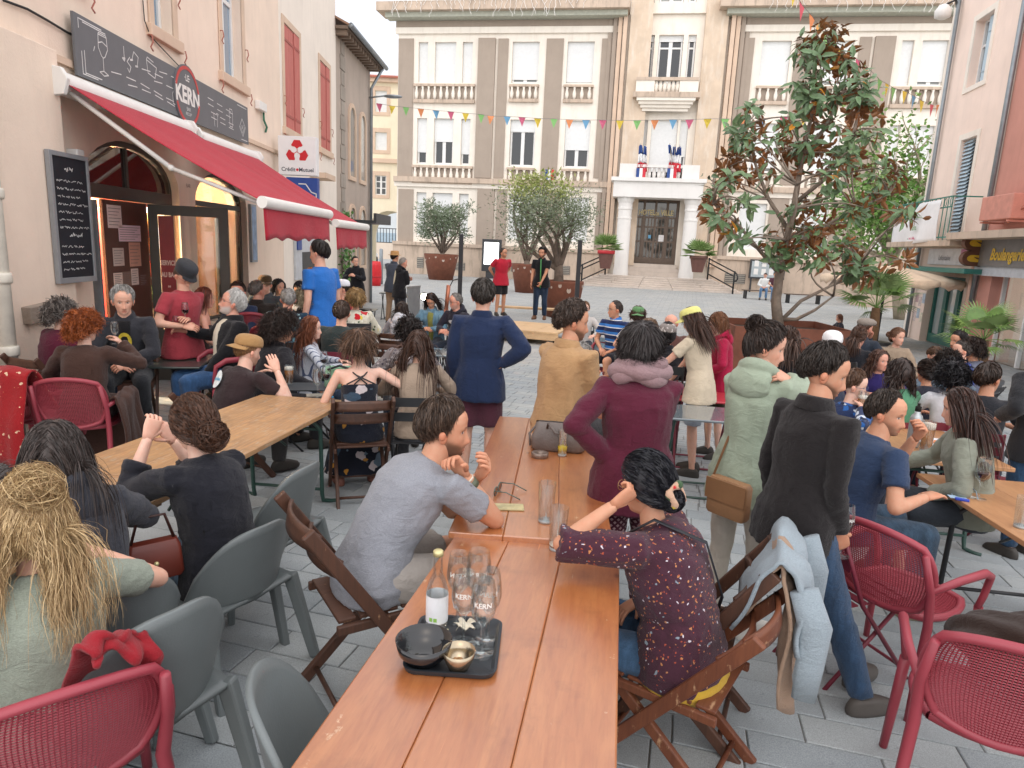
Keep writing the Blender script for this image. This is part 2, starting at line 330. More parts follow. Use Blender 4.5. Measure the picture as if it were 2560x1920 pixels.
for r_ in range(-60,90):
    vv=r_*.2;u=-9.+rng.random()*.5
    while u<11:
        k=rng.randrange(5);c=pu*(u+LENS[k]/2)+pn_*vv;u+=LENS[k]
        x,y=c
        if y<.45 or y>12.5: continue
        q=np.array((x,y,g(x,y)))-CAMO;z=q@FW;px,py=CX+FOC*(q@RTV)/z,CY-FOC*(q@UPV)/z
        if -80<px<2640 and 780<py<2000 and x>-4.7+.035*(9-y)*0: cand.append((LENS[k]*.2*z**-3,k,x,y))
cand.sort(reverse=True)
rest=MB()
for n,(_,k,x,y) in enumerate(cand):
    e=.05;nx,ny=-(g(x+e,y)-g(x-e,y))/(2*e),-(g(x,y+e)-g(x,y-e))/(2*e)
    q=Vector((0,0,1)).rotation_difference(Vector((nx,ny,1)).normalized());Mx=Matrix.Translation((x,y,g(x,y)+rng.uniform(-.0012,.0012)+.002)) @ q.to_matrix().to_4x4() @ Matrix.Rotation(PA+rng.uniform(-.004,.004),4,'Z')
    if n<300:
        o=bpy.data.objects.new('slab',slab_me[k]);COL.objects.link(o);o.parent=pv;o.matrix_world=Mx
    else:
        me=slab_me[k];rest.add([tuple(Mx @ v.co) for v in me.vertices],[tuple(p.vertices) for p in me.polygons])
if rest.v: o=rest.build('slabs',granite_mat('granite_slab_far','#abb1b4',True),pv);o['kind']='stuff'
jm=MB();jm.grid(lambda u,v: (-7+16*u,.2+12.1*v,g(-7+16*u,.2+12.1*v)+.0015),48,40);struct(jm.build('paving_bed',joint_m,None,True))
# ------------------------------------------------------------------ shared building materials
pink=plaster('plaster_pink','#efdbc9',.06,.5,38,.22);cream_wall=plaster('plaster_cream','#e6d6c6',.05,.25,60,.2);white_wall=plaster('plaster_white','#f2e8dc',.05,.2,60,.25);stone_trim=plaster('stone_trim','#d9c0aa',.08,.3,50,.3)
grey_wall=plaster('plaster_grey','#b9ab9f',.08,.3,50,.35);quoin_m=plaster('stone_quoin','#a39a90',.16,.6,14,.45);hall_cream=plaster('hall_cream','#f1e9dd',.05,.15,60,.22,'#b8a48c');hall_grey=plaster('hall_grey','#aa9c8f',.05,.3,90,.2);hall_stone=plaster('hall_stone','#c9b6a4',.1,.3,30,.8,'#776b60')
hall_white=plaster('hall_white','#e9e6e2',.04,.1,60,.15);shade_m=plain('roller_shutter','#e4e6e6',.6,.04);frame_w=plain('white_frame','#e8e8e6',.45,.04);pane_d=window_glass('pane_dark','#1e2226');pane_l=window_glass('pane_grey','#8c8f8c',.8);zinc=plain('zinc','#8f969b',.45,.1,metal=.6)
iron=plain('wrought_iron','#2b2c2e',.5,.1,metal=.3);anth=plain('anthracite','#3c3d40',.5,.1);dark_m=plain('dark_void','#191512',.9)
white_p=plain('white_paint','#e9e7e3',.45,.04);chalk=plain('chalk','#dcdcda',.9,.15);red_p=plain('sign_red','#c8202c',.5,.05)
# ------------------------------------------------------------------ the bar's building and the bank beside it
WF,WU=wallframe((-4.8+.035*9,0,0),(-.035,1),(1,.035))
TOPZ=9.5
def wpx(x0,y0,x1,y1,off=0.):
    a,b=WU(x0,y0,off),WU(x1,y1,off);return a[0],b[0],min(a[1],b[1]),max(a[1],b[1])
bar=thing('bar_building','pink plastered corner building with red awnings and arched bar entrance','building')
s_end=WU(842,600)[0];s_mid=WU(706,500)[0]
a1u0,a1u1=WU(214,470)[0],WU(447,480)[0];a1top=WU(301,346)[1];a1sp=WU(214,440)[1]
a2u0,a2u1=WU(489,520)[0],WU(617,540)[0]
GZ=-.42
holes=[archpoly(a1u0,a1u1,GZ-.05,a1sp,a1top),archpoly(a2u0,a2u1,.35,a1sp-.1,a1top-.1)]
w1=(WU(383,69)[0],WU(432,100)[0],WU(383,66)[1],6.2);w2=(WU(557,185)[0],WU(607,222)[0],WU(557,182)[1],6.2)
w0=(w1[0]-2.6,w1[0]-1.7,w1[2],6.2)
s1=(WU(710,200)[0],WU(748,230)[0],WU(712,318)[1],WU(710,58)[1]);s2=(WU(799,250)[0],WU(823,280)[0],WU(800,368)[1],WU(799,150)[1])
for w_ in (w0,w1,w2,s1,s2): holes.append(rect(*w_))
bd=(WU(690,700)[0],WU(727,700)[0],GZ-.05,1.9);holes.append(rect(*bd))
m=MB();m.holed([(2.,GZ-.1),(s_mid,GZ-.1),(s_mid,TOPZ),(2.,TOPZ)],[h for h in holes if max(p[0] for p in h)<s_mid],0,-.35,WF);m.build('wall',pink,bar)
m=MB();m.holed([(s_mid,GZ-.1),(s_end,GZ-.1),(s_end,TOPZ),(s_mid,TOPZ)],[h for h in holes if min(p[0] for p in h)>s_mid],.004,-.35,WF);m.build('bank_wall',white_wall,bar)
m=MB();fbox(m,WF,2.,s_end,GZ,TOPZ+.3,-7,-6.9);fbox(m,WF,s_end-.2,s_end,GZ,TOPZ,-6.9,-.36);fbox(m,WF,2,s_end+.3,TOPZ,TOPZ+.25,-7,.5);m.build('shell',grey_wall,bar)
m=MB();su=WU(115,300)[0];fbox(m,WF,2.01,su,GZ-.1,3.42,.002,.16);m.build('pilaster',pink,bar,bevel=.01)
m=MB();fbox(m,WF,su-.02,s_mid,3.36,3.43,.002,.05);m.build('string_moulding',stone_trim,bar)
for k,(wd,sh) in enumerate(((w0,0),(w1,0),(w2,0),(s1,1),(s2,1))):
    u0,u1,z0,z1=wd;t=.13
    wn=bpy.data.objects.new('window' if not sh else 'shuttered_window',None);COL.objects.link(wn);wn.parent=bar
    m=MB();fbox(m,WF,u0-t,u0,z0,z1+t,.005,.028);fbox(m,WF,u1,u1+t,z0,z1+t,.005,.028);fbox(m,WF,u0,u1,z1,z1+t,.005,.028);m.build('surround',stone_trim,wn,bevel=.006)
    m=MB();fbox(m,WF,u0-t-.06,u1+t+.06,z0-.15,z0,-.05,.075);m.build('sill',stone_trim,wn,bevel=.012)
    if not sh:
        m=MB();uc=(u0+u1)/2
        for a,b in ((u0,u0+.07),(u1-.07,u1),(uc-.05,uc+.05)): fbox(m,WF,a,b,z0,z1,-.2,-.14)
        for a,b in ((z0,z0+.09),(z1-.07,z1),(z0+1.2,z0+1.27)): fbox(m,WF,u0+.07,uc-.05,a,b,-.198,-.142);fbox(m,WF,uc+.05,u1-.07,a,b,-.198,-.142)
        m.build('frame',frame_w,wn,bevel=.005);m=MB();fbox(m,WF,u0+.01,u1-.01,z0+.01,z1-.01,-.18,-.17);m.build('pane',window_glass('pane_blue','#7f97ab',.8),wn)
    else:
        uc=u0+(u1-u0)*.62;sm=wood('shutter_red','#b8615a','#c9776e',2,1,.6,bump=.1)
        for a,b,d in ((u0+.01,uc-.012,.0),(uc+.012,u1-.01,.02)):
            n_=max(2,round((b-a)/.16));lf=bpy.data.objects.new('shutter',None);COL.objects.link(lf);lf.parent=wn
            for j in range(n_): m=MB();fbox(m,WF,a+(b-a)*j/n_+.003,a+(b-a)*(j+1)/n_-.003,z0+.02,z1-.01,-.03+d,.005+d);m.build('plank',sm,lf,bevel=.004)
            m=MB();[fbox(m,WF,a+.02,b-.02,zz,zz+.05,.0055+d,.015+d) for zz in (z0+.25,z1-.32)];m.build('hinge_strap',plain('hinge_red','#a8544d',.5),lf)
    for uu,zz in ((u0-.2,z0-.25),(u1+.22,z0-.2),(u0-.12,z0+.5),(u1+.1,z0+.5)):
        m=MB();m.tube([WF(uu,zz+.1,.03),WF(uu,zz+.1,.07),WF(uu+.01,zz+.02,.08),WF(uu-.02,zz-.05,.06),WF(uu+.02,zz-.09,.07)],.009,6);m.build('shutter_hook',plain('hook_rust','#a8685a',.7),wn,True)
# shop front inside the arch
wf_m=plain('shopfront_frame','#4a4742',.45,.1);fr_o=bpy.data.objects.new('shopfront',None);COL.objects.link(fr_o);fr_o.parent=bar
def arch_frame(u0,u1,z0,zs,zt,t=.07):
    m=MB();m.holed(archpoly(u0+.004,u1-.004,z0,zs,zt-.004),[archpoly(u0+t,u1-t,z0+t*.6,zs,zt-t)],-.10,-.19,WF);return m
tz=WU(330,470)[1];m=arch_frame(a1u0,a1u1,GZ,a1sp,a1top);m.build('arch_frame',wf_m,fr_o)
m=MB();fbox(m,WF,a1u0+.06,a1u1-.06,tz-.16,tz,-.19,-.08);m.build('transom',wf_m,fr_o,bevel=.008)
uc=(a1u0+a1u1)/2;m=MB();fbox(m,WF,uc-.025,uc+.025,tz,a1top-.03,-.17,-.12);m.build('mullion',wf_m,fr_o)
gl_m=NT('shop_glass');gl_m.col((.9,.93,.93));gl_m.p(rough=.02,trans=1,ior=1.5,spec=.9);gl_m=gl_m.m
def pane(poly,d,par,name='pane',mat=None): m=MB();m.prism(poly,d,d-.008,WF);return m.build(name,mat or gl_m,par)
pane([(u,z) for u,z in archpoly(a1u0+.075,a1u1-.075,tz+.005,max(a1sp,tz+.01),a1top-.075)],-.15,fr_o,'fanlight_pane',window_glass('fanlight','#4d2a28',1.0))
m=arch_frame(a2u0,a2u1,.35,a1sp-.1,a1top-.1);m.build('arch_frame',wf_m,fr_o)
m=MB();fbox(m,WF,a2u0+.06,a2u1-.06,tz-.1,tz-.02,-.19,-.09);u_=a2u0+(a2u1-a2u0)*.55;fbox(m,WF,u_-.03,u_+.03,.39,tz-.1,-.19,-.095);m.build('transom',wf_m,fr_o)
pane(archpoly(a2u0+.07,a2u1-.07,.4,a1sp-.1,a1top-.17),-.155,fr_o)
# room behind, with its lit pendant
rm_d=-3.2;warm=plaster('bar_wall_ochre','#d6b894',.1,.2,20,.3);m=MB();fbox(m,WF,a1u0-1,a2u1+1.2,GZ-.02,GZ,rm_d,-.355);m.build('room_floor',plain('bar_floor','#5b4538',.6),bar)
m=MB();fbox(m,WF,a1u0-1,a2u1+1.2,GZ,2.9,rm_d-.1,rm_d);fbox(m,WF,a1u0-1.1,a1u0-1,GZ,2.9,rm_d,-.355);fbox(m,WF,a2u1+1.2,a2u1+1.3,GZ,2.9,rm_d,-.355);m.build('room_wall',warm,bar)
m=MB();fbox(m,WF,a1u0-1.1,a2u1+1.3,2.9,2.98,rm_d-.1,-.355);m.build('room_ceiling',plain('bar_ceiling','#8a6a48',.8),bar)
ctr=bpy.data.objects.new('counter',None);COL.objects.link(ctr);ctr.parent=bar
m=MB();fbox(m,WF,a1u0-.6,a1u1+.4,GZ,.75,rm_d+.5,rm_d+1.0);m.build('counter_front',wood('bar_wood','#6a4026','#8a5a34',2),ctr);m=MB();fbox(m,WF,a1u0-.65,a1u1+.45,.75,.8,rm_d+.45,rm_d+1.1);m.build('counter_top',wood('bar_wood2','#8a5a34','#a87a4c',1),ctr)
for zz in (1.15,1.55,1.95):
    m=MB();fbox(m,WF,a1u0-.4,a2u1+.8,zz,zz+.03,rm_d+.01,rm_d+.26);m.build('shelf',wood('bar_wood','',''),ctr)
    for j in range(26):
        uu=a1u0-.3+j*.16+rng.random()*.04;c_=rng.choice(['#7d2a1c','#c98a3a','#2f4a34','#d9c49a','#5a3a24']);m=MB();m.lathe([(.035,0),(.035,.17),(.013,.21),(.012,.27)],8,WF(uu,zz+.031,rm_d+.13));m.build('bottle',plain('bottle_'+c_,c_,.15),ctr,True)
pend=MATS.get('x');lamp=bpy.data.objects.new('pendant_lamp',None);COL.objects.link(lamp);
lu,lz=WU(252,500,-.9);tag(lamp,'glowing conical pendant lamp hanging inside the bar doorway','lamp');m=MB();m.lathe([(.19,0),(.10,.14),(.035,.22),(.02,.26)],20,WF(lu,lz-.1,-.9),False);m.build('lamp_shade',plain('lampshade','#e8c9a0',.6),lamp,True,solid=.004)
m=MB();m.ball(WF(lu,lz-.06,-.9),.055);m.build('bulb',glow('bulb_warm','#ffd08a',30.),lamp,True);m=MB();m.tube([WF(lu,lz+.14,-.9),WF(lu,2.9,-.9)],.006,6);m.build('cord',dark_m,lamp)
for k,(du,zz,dd) in enumerate(((.5,2.6,-2.0),(2.3,2.5,-1.6))):
    lo=bpy.data.objects.new('ceiling_lamp',None);COL.objects.link(lo);tag(lo,('round lit ceiling lamp over the bar counter','round lit ceiling lamp behind the arched shop window')[k],'lamp');c=WF(a1u0+du,zz,dd);m=MB();m.lathe([(.14,0),(.15,.05),(.04,.09)],16,c);m.build('diffuser',glow('bulb_soft','#ffc878',9.),lo,True);m=MB();m.tube([(c[0],c[1],zz+.09),(c[0],c[1],2.9)],.012,6);m.build('rod',dark_m,lo)
    ld=bpy.data.lights.new('lamp_light','POINT');ld.energy=750;ld.color=(1,.8,.55);ld.shadow_soft_size=.15;lob=bpy.data.objects.new('lamp_light',ld);COL.objects.link(lob);lob.parent=lo;lob.location=(c[0],c[1],zz-.12)
fg=thing('added_fridge','added red fridge with glowing tube and bottle rows, brightening the bar interior','fridge');f0_,f1_=a2u0-.25,a2u1+.05  # invented fridge, added so the bar interior looks brighter through the window
m=MB();fbox(m,WF,f0_,f1_,GZ,2.1,-1.6,-1.55);fbox(m,WF,f0_-.05,f0_,GZ,2.1,-1.55,-1.0);fbox(m,WF,f1_,f1_+.05,GZ,2.1,-1.55,-1.0);fbox(m,WF,f0_-.05,f1_+.05,2.1,2.3,-1.6,-1.0);m.build('cabinet',plain('fridge_red','#a8302c',.4),fg)
m=MB();fbox(m,WF,f0_+.05,f1_-.05,2.04,2.09,-1.5,-1.1);m.build('fill_tube',glow('fridge_fill_glow','#fff0d8',14.),fg)  # glowing tube added as extra light for the room
for j in range(6):
    zz=GZ+.25+.38*j;m=MB();fbox(m,WF,f0_,f1_,zz,zz+.02,-1.54,-1.05);m.build('shelf',zinc,fg)
    for i in range(int((f1_-f0_)/.085)): m=MB();m.lathe([(.033,0),(.033,.15),(.012,.2),(.012,.25)],7,WF(f0_+.05+.085*i,zz+.021,-1.12));c_=['#c8402c','#d98a3a','#e3c27a','#8a2a24','#f0e0c0','#5a7a3c'][(j+(i//4)) % 6];m.build('bottle',plain('fb_'+c_,c_,.25),fg,True)
# doors: an inner notice leaf and the glazed leaf swung out over the pavement
nd=bpy.data.objects.new('notice_door',None);COL.objects.link(nd);nd.parent=bar
n0,n1=WU(262,600,-.04)[0],WU(372,600,-.04)[0];m=MB();fbox(m,WF,n0,n1,GZ+.01,tz-.17,-.08,-.04);m.build('leaf',plain('door_brown','#5e3c32',.5),nd,bevel=.005)
for (x0,y0,x1,y1,c) in ((267,511,306,571,'#f6e6e0'),(296,562,353,604,'#f3dde6'),(282,620,312,664,'#d6c8be'),(322,606,354,665,'#dba892'),(284,683,308,712,'#ecd9cc'),(306,680,330,713,'#8d7466'),(328,672,348,711,'#e6d6cc'),(349,685,369,713,'#6e4f48')):
    u0,u1,z0,z1=wpx(x0,y0,x1,y1,-.035);po=bpy.data.objects.new('poster',None);m=MB();fbox(m,WF,u0,u1,z0,z1,-.0395,-.036);po=m.build('poster',plain('paper_'+c,c,.8,.06),nd)
    m=MB();n_=6
    for j in range(n_): line_mb(m,WF,[(u0+.02,z1-(z1-z0)*(j+1)/(n_+1)),(u1-.02-(.12*(u1-u0)*((j*7) % 3)),z1-(z1-z0)*(j+1)/(n_+1))],.006,-.0355)
    m.build('print',plain('print_grey','#8a7a78',.8),po)
hx=np.array(WF(WU(374,560)[0],0,-.02));dvec=nrm((.98,.20,0));DF=lambda u,z,d=0.: (hx[0]+dvec[0]*u-dvec[1]*d,hx[1]+dvec[1]*u+dvec[0]*d,z)
door=bpy.data.objects.new('glazed_door',None);COL.objects.link(door);door.parent=bar;dw=.98;dz1=tz-.17
m=MB();m.holed(rect(0,dw,GZ+.02,dz1),[rect(.11,dw-.12,.45,dz-.12 if False else dz1-.13)],0,.045,DF);m.build('door_frame',wf_m,door,bevel=.005)
m=MB();m.prism(rect(.115,dw-.125,.455,dz1-.135),.02,.026,DF);m.build('pane',gl_m,door)
m=MB();m.prism(rect(.12,.30,.46,dz1-.14),.012,.0195,DF);m.build('red_film',plain('film_red','#8e2b2f',.4),door)
for k,tx in enumerate(('SERVICE','AU BAR','\u2022\u2022','COUNTER','SERVICE')): put_text(tx,DF,.215,1.33-.155*k,.085,.0105,plain('film_text','#d8b6a8',.6),door,.62,.004)
m=MB();m.bar(DF(dw-.07,.62,-.02),DF(dw-.17,.62,-.03),.02,.02);m.bar(DF(dw-.07,.62,.0),DF(dw-.07,.62,-.03),.02,.02);m.build('handle',iron,door)
m=MB();hx2=WF(a1u0+.09,0,-.05);m.box((hx2[0]+.03,hx2[1]-.0,(GZ+tz)/2-.08),(.14,.05,tz-GZ-.22),.15);m.build('open_leaf',plain('door_grey_edge','#6d7276',.45),bar,bevel=.006)
# sign
def qpx(pts,off): return [WU(x,y,off) for x,y in pts]
sg=thing('shop_sign','long dark grey sign board with chalk drawings and a round red KERN badge','sign');so=.10
q=qpx(((182,22),(193,184),(622,364),(619,272)),so);u0,u1=(q[0][0]+q[1][0])/2,(q[2][0]+q[3][0])/2;zb,zt_=(q[1][1]+q[2][1])/2,(q[0][1]+q[3][1])/2
SGM=plain('sign_grey','#66686c',.55,.05);m=MB();fbox(m,WF,u0,u1,zb,zt_,so-.03,so);m.build('board',SGM,sg,bevel=.003)
m=MB();[fbox(m,WF,u0+.2+i*(u1-u0-.4)/3-.02,u0+.2+i*(u1-u0-.4)/3+.02,zb+.1,zb+.14,.004,so-.031) for i in range(4)];m.build('bracket',iron,sg)
bc_,bz=WU(466,240,so);rb=(zt_-zb)*.66
def disc(fr,u,z,r,d0,d1,n=36,sx=1.): m=MB();m.prism([(u+r*sx*math.cos(t),z+r*math.sin(t)) for t in np.linspace(0,2*math.pi,n,endpoint=False)],d0,d1,fr);return m
disc(WF,bc_,bz,rb,so+.002,so+.02).build('badge',SGM,sg)
m=MB()
for a0,a1_ in ((.25,2.9),(3.5,6.1)):
    ts=np.linspace(a0,a1_,24);m.prism([(bc_+rb*.95*math.cos(t),bz+rb*.95*math.sin(t)) for t in ts]+[(bc_+rb*.84*math.cos(t),bz+rb*.84*math.sin(t)) for t in ts[::-1]],so+.021,so+.025,WF)
m.build('badge_ring',plain('badge_red','#c0413f',.5),sg)
put_text('\u00b7LE\u00b7',WF,bc_,bz+rb*.56,.12,so+.024,white_p,sg,1.,.002);put_text('KERN',WF,bc_,bz-.01,.31,so+.024,white_p,sg,.98,.012);put_text('BAR',WF,bc_,bz-rb*.44,.07,so+.024,chalk,sg);put_text('RECUP\u2019',WF,bc_,bz-rb*.6,.06,so+.024,chalk,sg)
m=MB();LL=u1-u0;HH=zt_-zb;X=lambda a: u0+a*LL;Z=lambda b: zb+b*HH;ln=lambda pts,w_=.011: line_mb(m,WF,[(X(a),Z(b)) for a,b in pts],w_,so+.003)
ln([(.015,.93),(.10,.93)]);ln([(.015,.93),(.015,.78)]);ln([(.02,.42),(.02,.06)]);ln([(.03,.45),(.03,.08)]);ln([(.02,.06),(.075,.06)]);ln([(.03,.09),(.09,.09)]);ln([(.03,.9),(.115,.9)])
ln([(.985,.93),(.9,.93)]);ln([(.985,.07),(.93,.07)])
gx=.10;ln([(gx-.014,.84),(gx-.016,.62),(gx-.006,.50),(gx,.47),(gx,.24)]);ln([(gx+.018,.84),(gx+.020,.64),(gx+.008,.50),(gx,.47)]);ln([(gx-.014,.84),(gx+.018,.84),(gx+.016,.87),(gx-.012,.87),(gx-.014,.84)]);ln([(gx-.016,.21),(gx,.25),(gx+.018,.21),(gx,.17),(gx-.016,.21)]);ln([(gx-.014,.70),(gx,.74),(gx+.018,.70)]);ln([(gx-.03,.6),(gx-.035,.52)])
nx_=.19;ln([(nx_,.86),(nx_,.66)]);ln([(nx_-.008,.64),(nx_+.003,.66),(nx_,.61),(nx_-.008,.64)],.02);ln([(nx_+.025,.72),(nx_+.012,.62),(nx_+.028,.55),(nx_+.02,.44),(nx_+.012,.5)]);ln([(nx_+.035,.70),(nx_+.045,.86),(nx_+.065,.80),(nx_+.058,.62)]);ln([(nx_+.028,.68),(nx_+.038,.7)],.022);ln([(nx_+.05,.61),(nx_+.06,.62)],.022)
ln([(.295,.84),(.30,.60),(.335,.56),(.345,.78),(.295,.84),(.3,.9),(.33,.86)])
for a,b,n_ in ((.13,.30,5),(.2,.2,4),(.27,.62,2),(.33,.5,3),(.36,.74,2)):
    for i in range(n_): ln([(a+i*.065,b+.0+.035*math.sin(i)),(a+i*.065+.042,b+.035*math.sin(i+1))])
ln([(.43,.22),(.428,.42),(.436,.52),(.436,.62),(.444,.62),(.444,.52),(.452,.42),(.45,.22),(.43,.22)])
for b in (.72,.58,.42,.3):
    for i in range(3): ln([(.66+i*.07+.02*(b<.5),b-.03*i),(.70+i*.07+.02*(b<.5),b-.03*i-.012)])
ln([(.705,.12),(.70,.4)]);ln([(.725,.12),(.73,.38),(.72,.44),(.735,.44),(.73,.38)]);ln([(.83,.28),(.826,.62),(.856,.62),(.852,.28),(.83,.28)]);ln([(.826,.62),(.83,.72),(.85,.72),(.856,.62)])
ln([(.915,.38),(.945,.16),(.97,.42),(.94,.62),(.915,.38)]);ln([(.925,.4),(.945,.24),(.962,.42)]);ln([(.935,.45),(.945,.36),(.95,.47)])
m.build('chalk_drawing',chalk,sg)
# awnings
fab=cloth('#b32236',None);fabv=fab
def awning(px0,px1,label,y_front=None):
    aw=thing('awning',label,'awning',group=None);u0,z0=WU(*px0[0],.18);u1,z1=WU(*px1[0],.18);zc=(z0+z1)/2
    f0=DY(*px0[1],WF(u0,0)[1]);f1=DY(*px1[1],WF(u1,0)[1]);zf=(f0[2]+f1[2])/2;dp=(WF(0,0)[0]*0+((f0[0]-WF(u0,0)[0])+(f1[0]-WF(u1,0)[0]))/2)
    m=MB();m.loft([[WF(u,zc+.13*math.sin(t)*.9,.13+.11*math.cos(t)) for t in np.linspace(0,2*math.pi,14,endpoint=False)] for u in (u0-.04,u1+.04)]);m.build('cassette',white_p,aw,auto=40)
    for u in (u0-.05,u1+.05): m=MB();m.prism([(.0,zc+.15),(.24,zc+.12),(.30,zc+.02),(.25,zc-.13),(.0,zc-.16)],u-.03,u+.03,lambda a,b,c: WF(c,b,a));m.build('end_cap',white_p,aw,bevel=.01)
    cols=10;nv=16
    def surf(a,b): u=u0+.03+(u1-u0-.06)*a;k=b;return WF(u,zc+(zf-zc)*k+.02*math.sin(math.pi*k)*-1-.012*math.sin(math.pi*k)*(math.cos(a*math.pi*2*3)),.2+(dp-.2)*k)
    m=MB();m.grid(surf,30,nv);m.build('canopy',fab,aw,True,solid=.003)
    m=MB();m.loft([[WF(u,zf+.062*math.sin(t),dp+.055*math.cos(t)) for t in np.linspace(0,2*math.pi,14,endpoint=False)] for u in (u0-.03,u1+.03)]);m.build('front_bar',white_p,aw,auto=40)
    def val(a,b): u=u0+.01+(u1-u0-.02)*a;return WF(u,zf-.05-(.30+.035*math.cos(a*math.pi*5)**2)*b,dp+.02*math.sin(a*16)*b+.015*b)
    m=MB();m.grid(val,30,5);m.build('valance',fab,aw,True,solid=.003)
    for u in (u0+.12,u1-.12):
        m=MB();e=WF(u,zc-.28+(zf-zc)*.45,.2+(dp-.2)*.5);m.tube([WF(u,zc-.08,.2),e],.026,8);m.tube([e,WF(u,zf-.02,dp-.03)],.022,8);m.ball(e,.035,8,6);m.build('folding_arm',white_p,aw,True)
    return aw
awning(((150,205),(565,428)),((470,322),(706,468)),'red fabric awning with white roller case over the bar door')
awning(((492,338),(716,472)),((640,398),(795,499)),'shorter red fabric awning between the bar awning and the bank sign')
# chalk board
cb=thing('chalkboard','tall black menu chalkboard in a grey frame beside the bar door','chalkboard')
a=WU(128,385,.2);b=WU(214,412,.2);c=WU(150,697,.2);u0,u1,z0,z1=(a[0]+c[0])/2,b[0],c[1],a[1]
m=MB();fbox(m,WF,u0,u1,z0,z1,.17,.2);m.build('slate',plain('slate','#20222a',.75,.25,4),cb);m=MB();m.holed(rect(u0-.04,u1+.03,z0-.05,z1+.04),[rect(u0+.005,u1-.005,z0+.005,z1-.005)],.168,.215,WF);m.build('frame',plain('board_frame','#8d8f92',.5),cb,bevel=.004)
m=MB();r2=random.Random(3);zz=z1-.12;k=0
while zz>z0+.08:
    big=k in (0,8,13);x=u0+.06+(.25 if big else 0)*(u1-u0);xe=u1-.06-(.3 if big else r2.random()*.25)*(u1-u0);h=.04 if big else .022;pts=[]
    while x<xe:
        wl=r2.uniform(.04,.11);n_=int(wl/.011)+2;line_mb(m,WF,[(x+wl*j/n_,zz+h*r2.uniform(-.5,.6)) for j in range(n_+1)],.006 if not big else .009,.2015);x+=wl+.022
    zz-=.115 if big else .075;k+=1
m.build('chalk_writing',chalk,cb)
# small fittings on the wall
def wall_fit(name,label,cat,x0,y0,x1,y1,d0,d1,mat,bev=.01):
    u0,u1,z0,z1=wpx(x0,y0,x1,y1,d1);m=MB();fbox(m,WF,u0,u1,z0,z1,d0,d1);return tag(m.build(name,mat,None,bevel=bev),label,cat)
wall_fit('alarm_box','white alarm box with red lamp under the awning end','alarm',118,250,141,290,.001,.14,white_p);
wall_fit('wall_lamp','small white floodlight box at the corner of the arched doorway','lamp',193,372,212,392,.001,.12,white_p)
wall_fit('meter_box','white utility box with green cables on the bank wall','box',650,250,668,282,.006,.10,white_p)
tg=tag(MB().tube([WF(*WU(655,282),.03),WF(*WU(653,300),.05),WF(*WU(662,318),.04),WF(*WU(660,330),.03)],.02,6).build('cable_bundle',plain('cable_green','#3e7a62',.6),None,True),'green cable bundle hanging under the white utility box','cable')
cabp=[(0,0),(60,22),(110,50),(160,80),(186,92)];tag(MB().tube([WF(*WU(x,y),.03) for x,y in cabp],.012,6).build('wall_cable',iron,None,True),'dark cable clipped along the plaster above the sign','cable')
tag(MB().tube([WF(*WU(353,0),.02),WF(*WU(356,50),.025),WF(*WU(370,90),.03),WF(*WU(445,168),.03)],.007,6).build('wall_cable',iron,None,True),'thin cable sagging from the upper window to the round badge','cable')
dp_=thing('downpipe','cream painted cast iron downpipe at the plaster corner','pipe');pu_=WU(10,800,.28)[0];
m=MB();m.tube([WF(pu_,GZ,.28),WF(pu_,5.,.28)],.075,14);m.build('pipe',plain('pipe_cream','#d8d3c6',.55,.12,dirt=.5),dp_,True)
for zz in (.35,.62,1.25,1.95): m=MB();m.lathe([(.088,0),(.095,.02),(.095,.07),(.088,.09)],14,WF(pu_,zz,.28));m.build('collar',plain('pipe_cream',''),dp_,True)
tag(MB().bar(WF(WU(66,790,.2)[0],WU(66,790,.2)[1],.2),WF(WU(128,775,.2)[0],WU(128,775,.2)[1],.2),.09,.16).build('wall_plank',wood('old_plank','#8d7f72','#a3968a',1),None,bevel=.01),'weathered grey plank fixed low on the plaster wall','plank')
put_text('BAR',WF,*WU(471,465,.004),.075,.004,plain('print_brown','#7d5a4c',.8),bar)
pb=thing('poster_case','blue glazed poster case on the pier beside the arched window','poster');u0,u1,z0,z1=wpx(627,510,645,655,.05);m=MB();fbox(m,WF,u0,u1,z0,z1,.002,.05);m.build('case',plain('case_grey','#9aa2a8',.4),pb,bevel=.006);m=MB();fbox(m,WF,u0+.04,u1-.04,z0+.04,z1-.04,.0505,.053);m.build('poster',plain('poster_blue','#8fa9c8',.5,.3,5),pb)
# bank front
bk=bpy.data.objects.new('bank_door',None);COL.objects.link(bk);bk.parent=bar;m=MB();fbox(m,WF,bd[0],bd[1],GZ,1.9,-.12,-.06);m.build('leaf',plain('bank_door_white','#dfe4e8',.4),bk);m=MB();fbox(m,WF,bd[0]+.1,bd[0]+.13,.4,.75,-.0595,-.02);m.build('handle',iron,bk)
atm=thing('cash_machine','grey and blue cash machine set in the bank wall','cash machine');u0,u1,z0,z1=wpx(738,585,800,690,.05);m=MB();fbox(m,WF,u0,u1,z0,z1,.005,.06);m.build('surround',plain('atm_grey','#c9cdd2',.4),atm,bevel=.01);m=MB();fbox(m,WF,u0+.06,u0+.4,z1-.35,z1-.04,.061,.09);m.build('hood',plain('bank_blue','#2c4a94',.4),atm,bevel=.01);m=MB();fbox(m,WF,u0+.5,u1-.2,z0+.1,z1-.4,.061,.07);m.build('screen_panel',anth,atm,bevel=.005)
def psign(name,label,px0,py0,px1,py1,depth,thick=.16):
    a,b=PY(px0,py0,depth),PY(px1,py1,depth);fr=lambda u,z,d=0.: (u,depth-d,z);return fr,a[0],b[0],min(a[2],b[2]),max(a[2],b[2])
cm=thing('bank_sign','white projecting box sign with red clover emblem reading Cr\u00e9dit Mutuel','sign');cy=WF(WU(640,500)[0],0)[1]+1.0
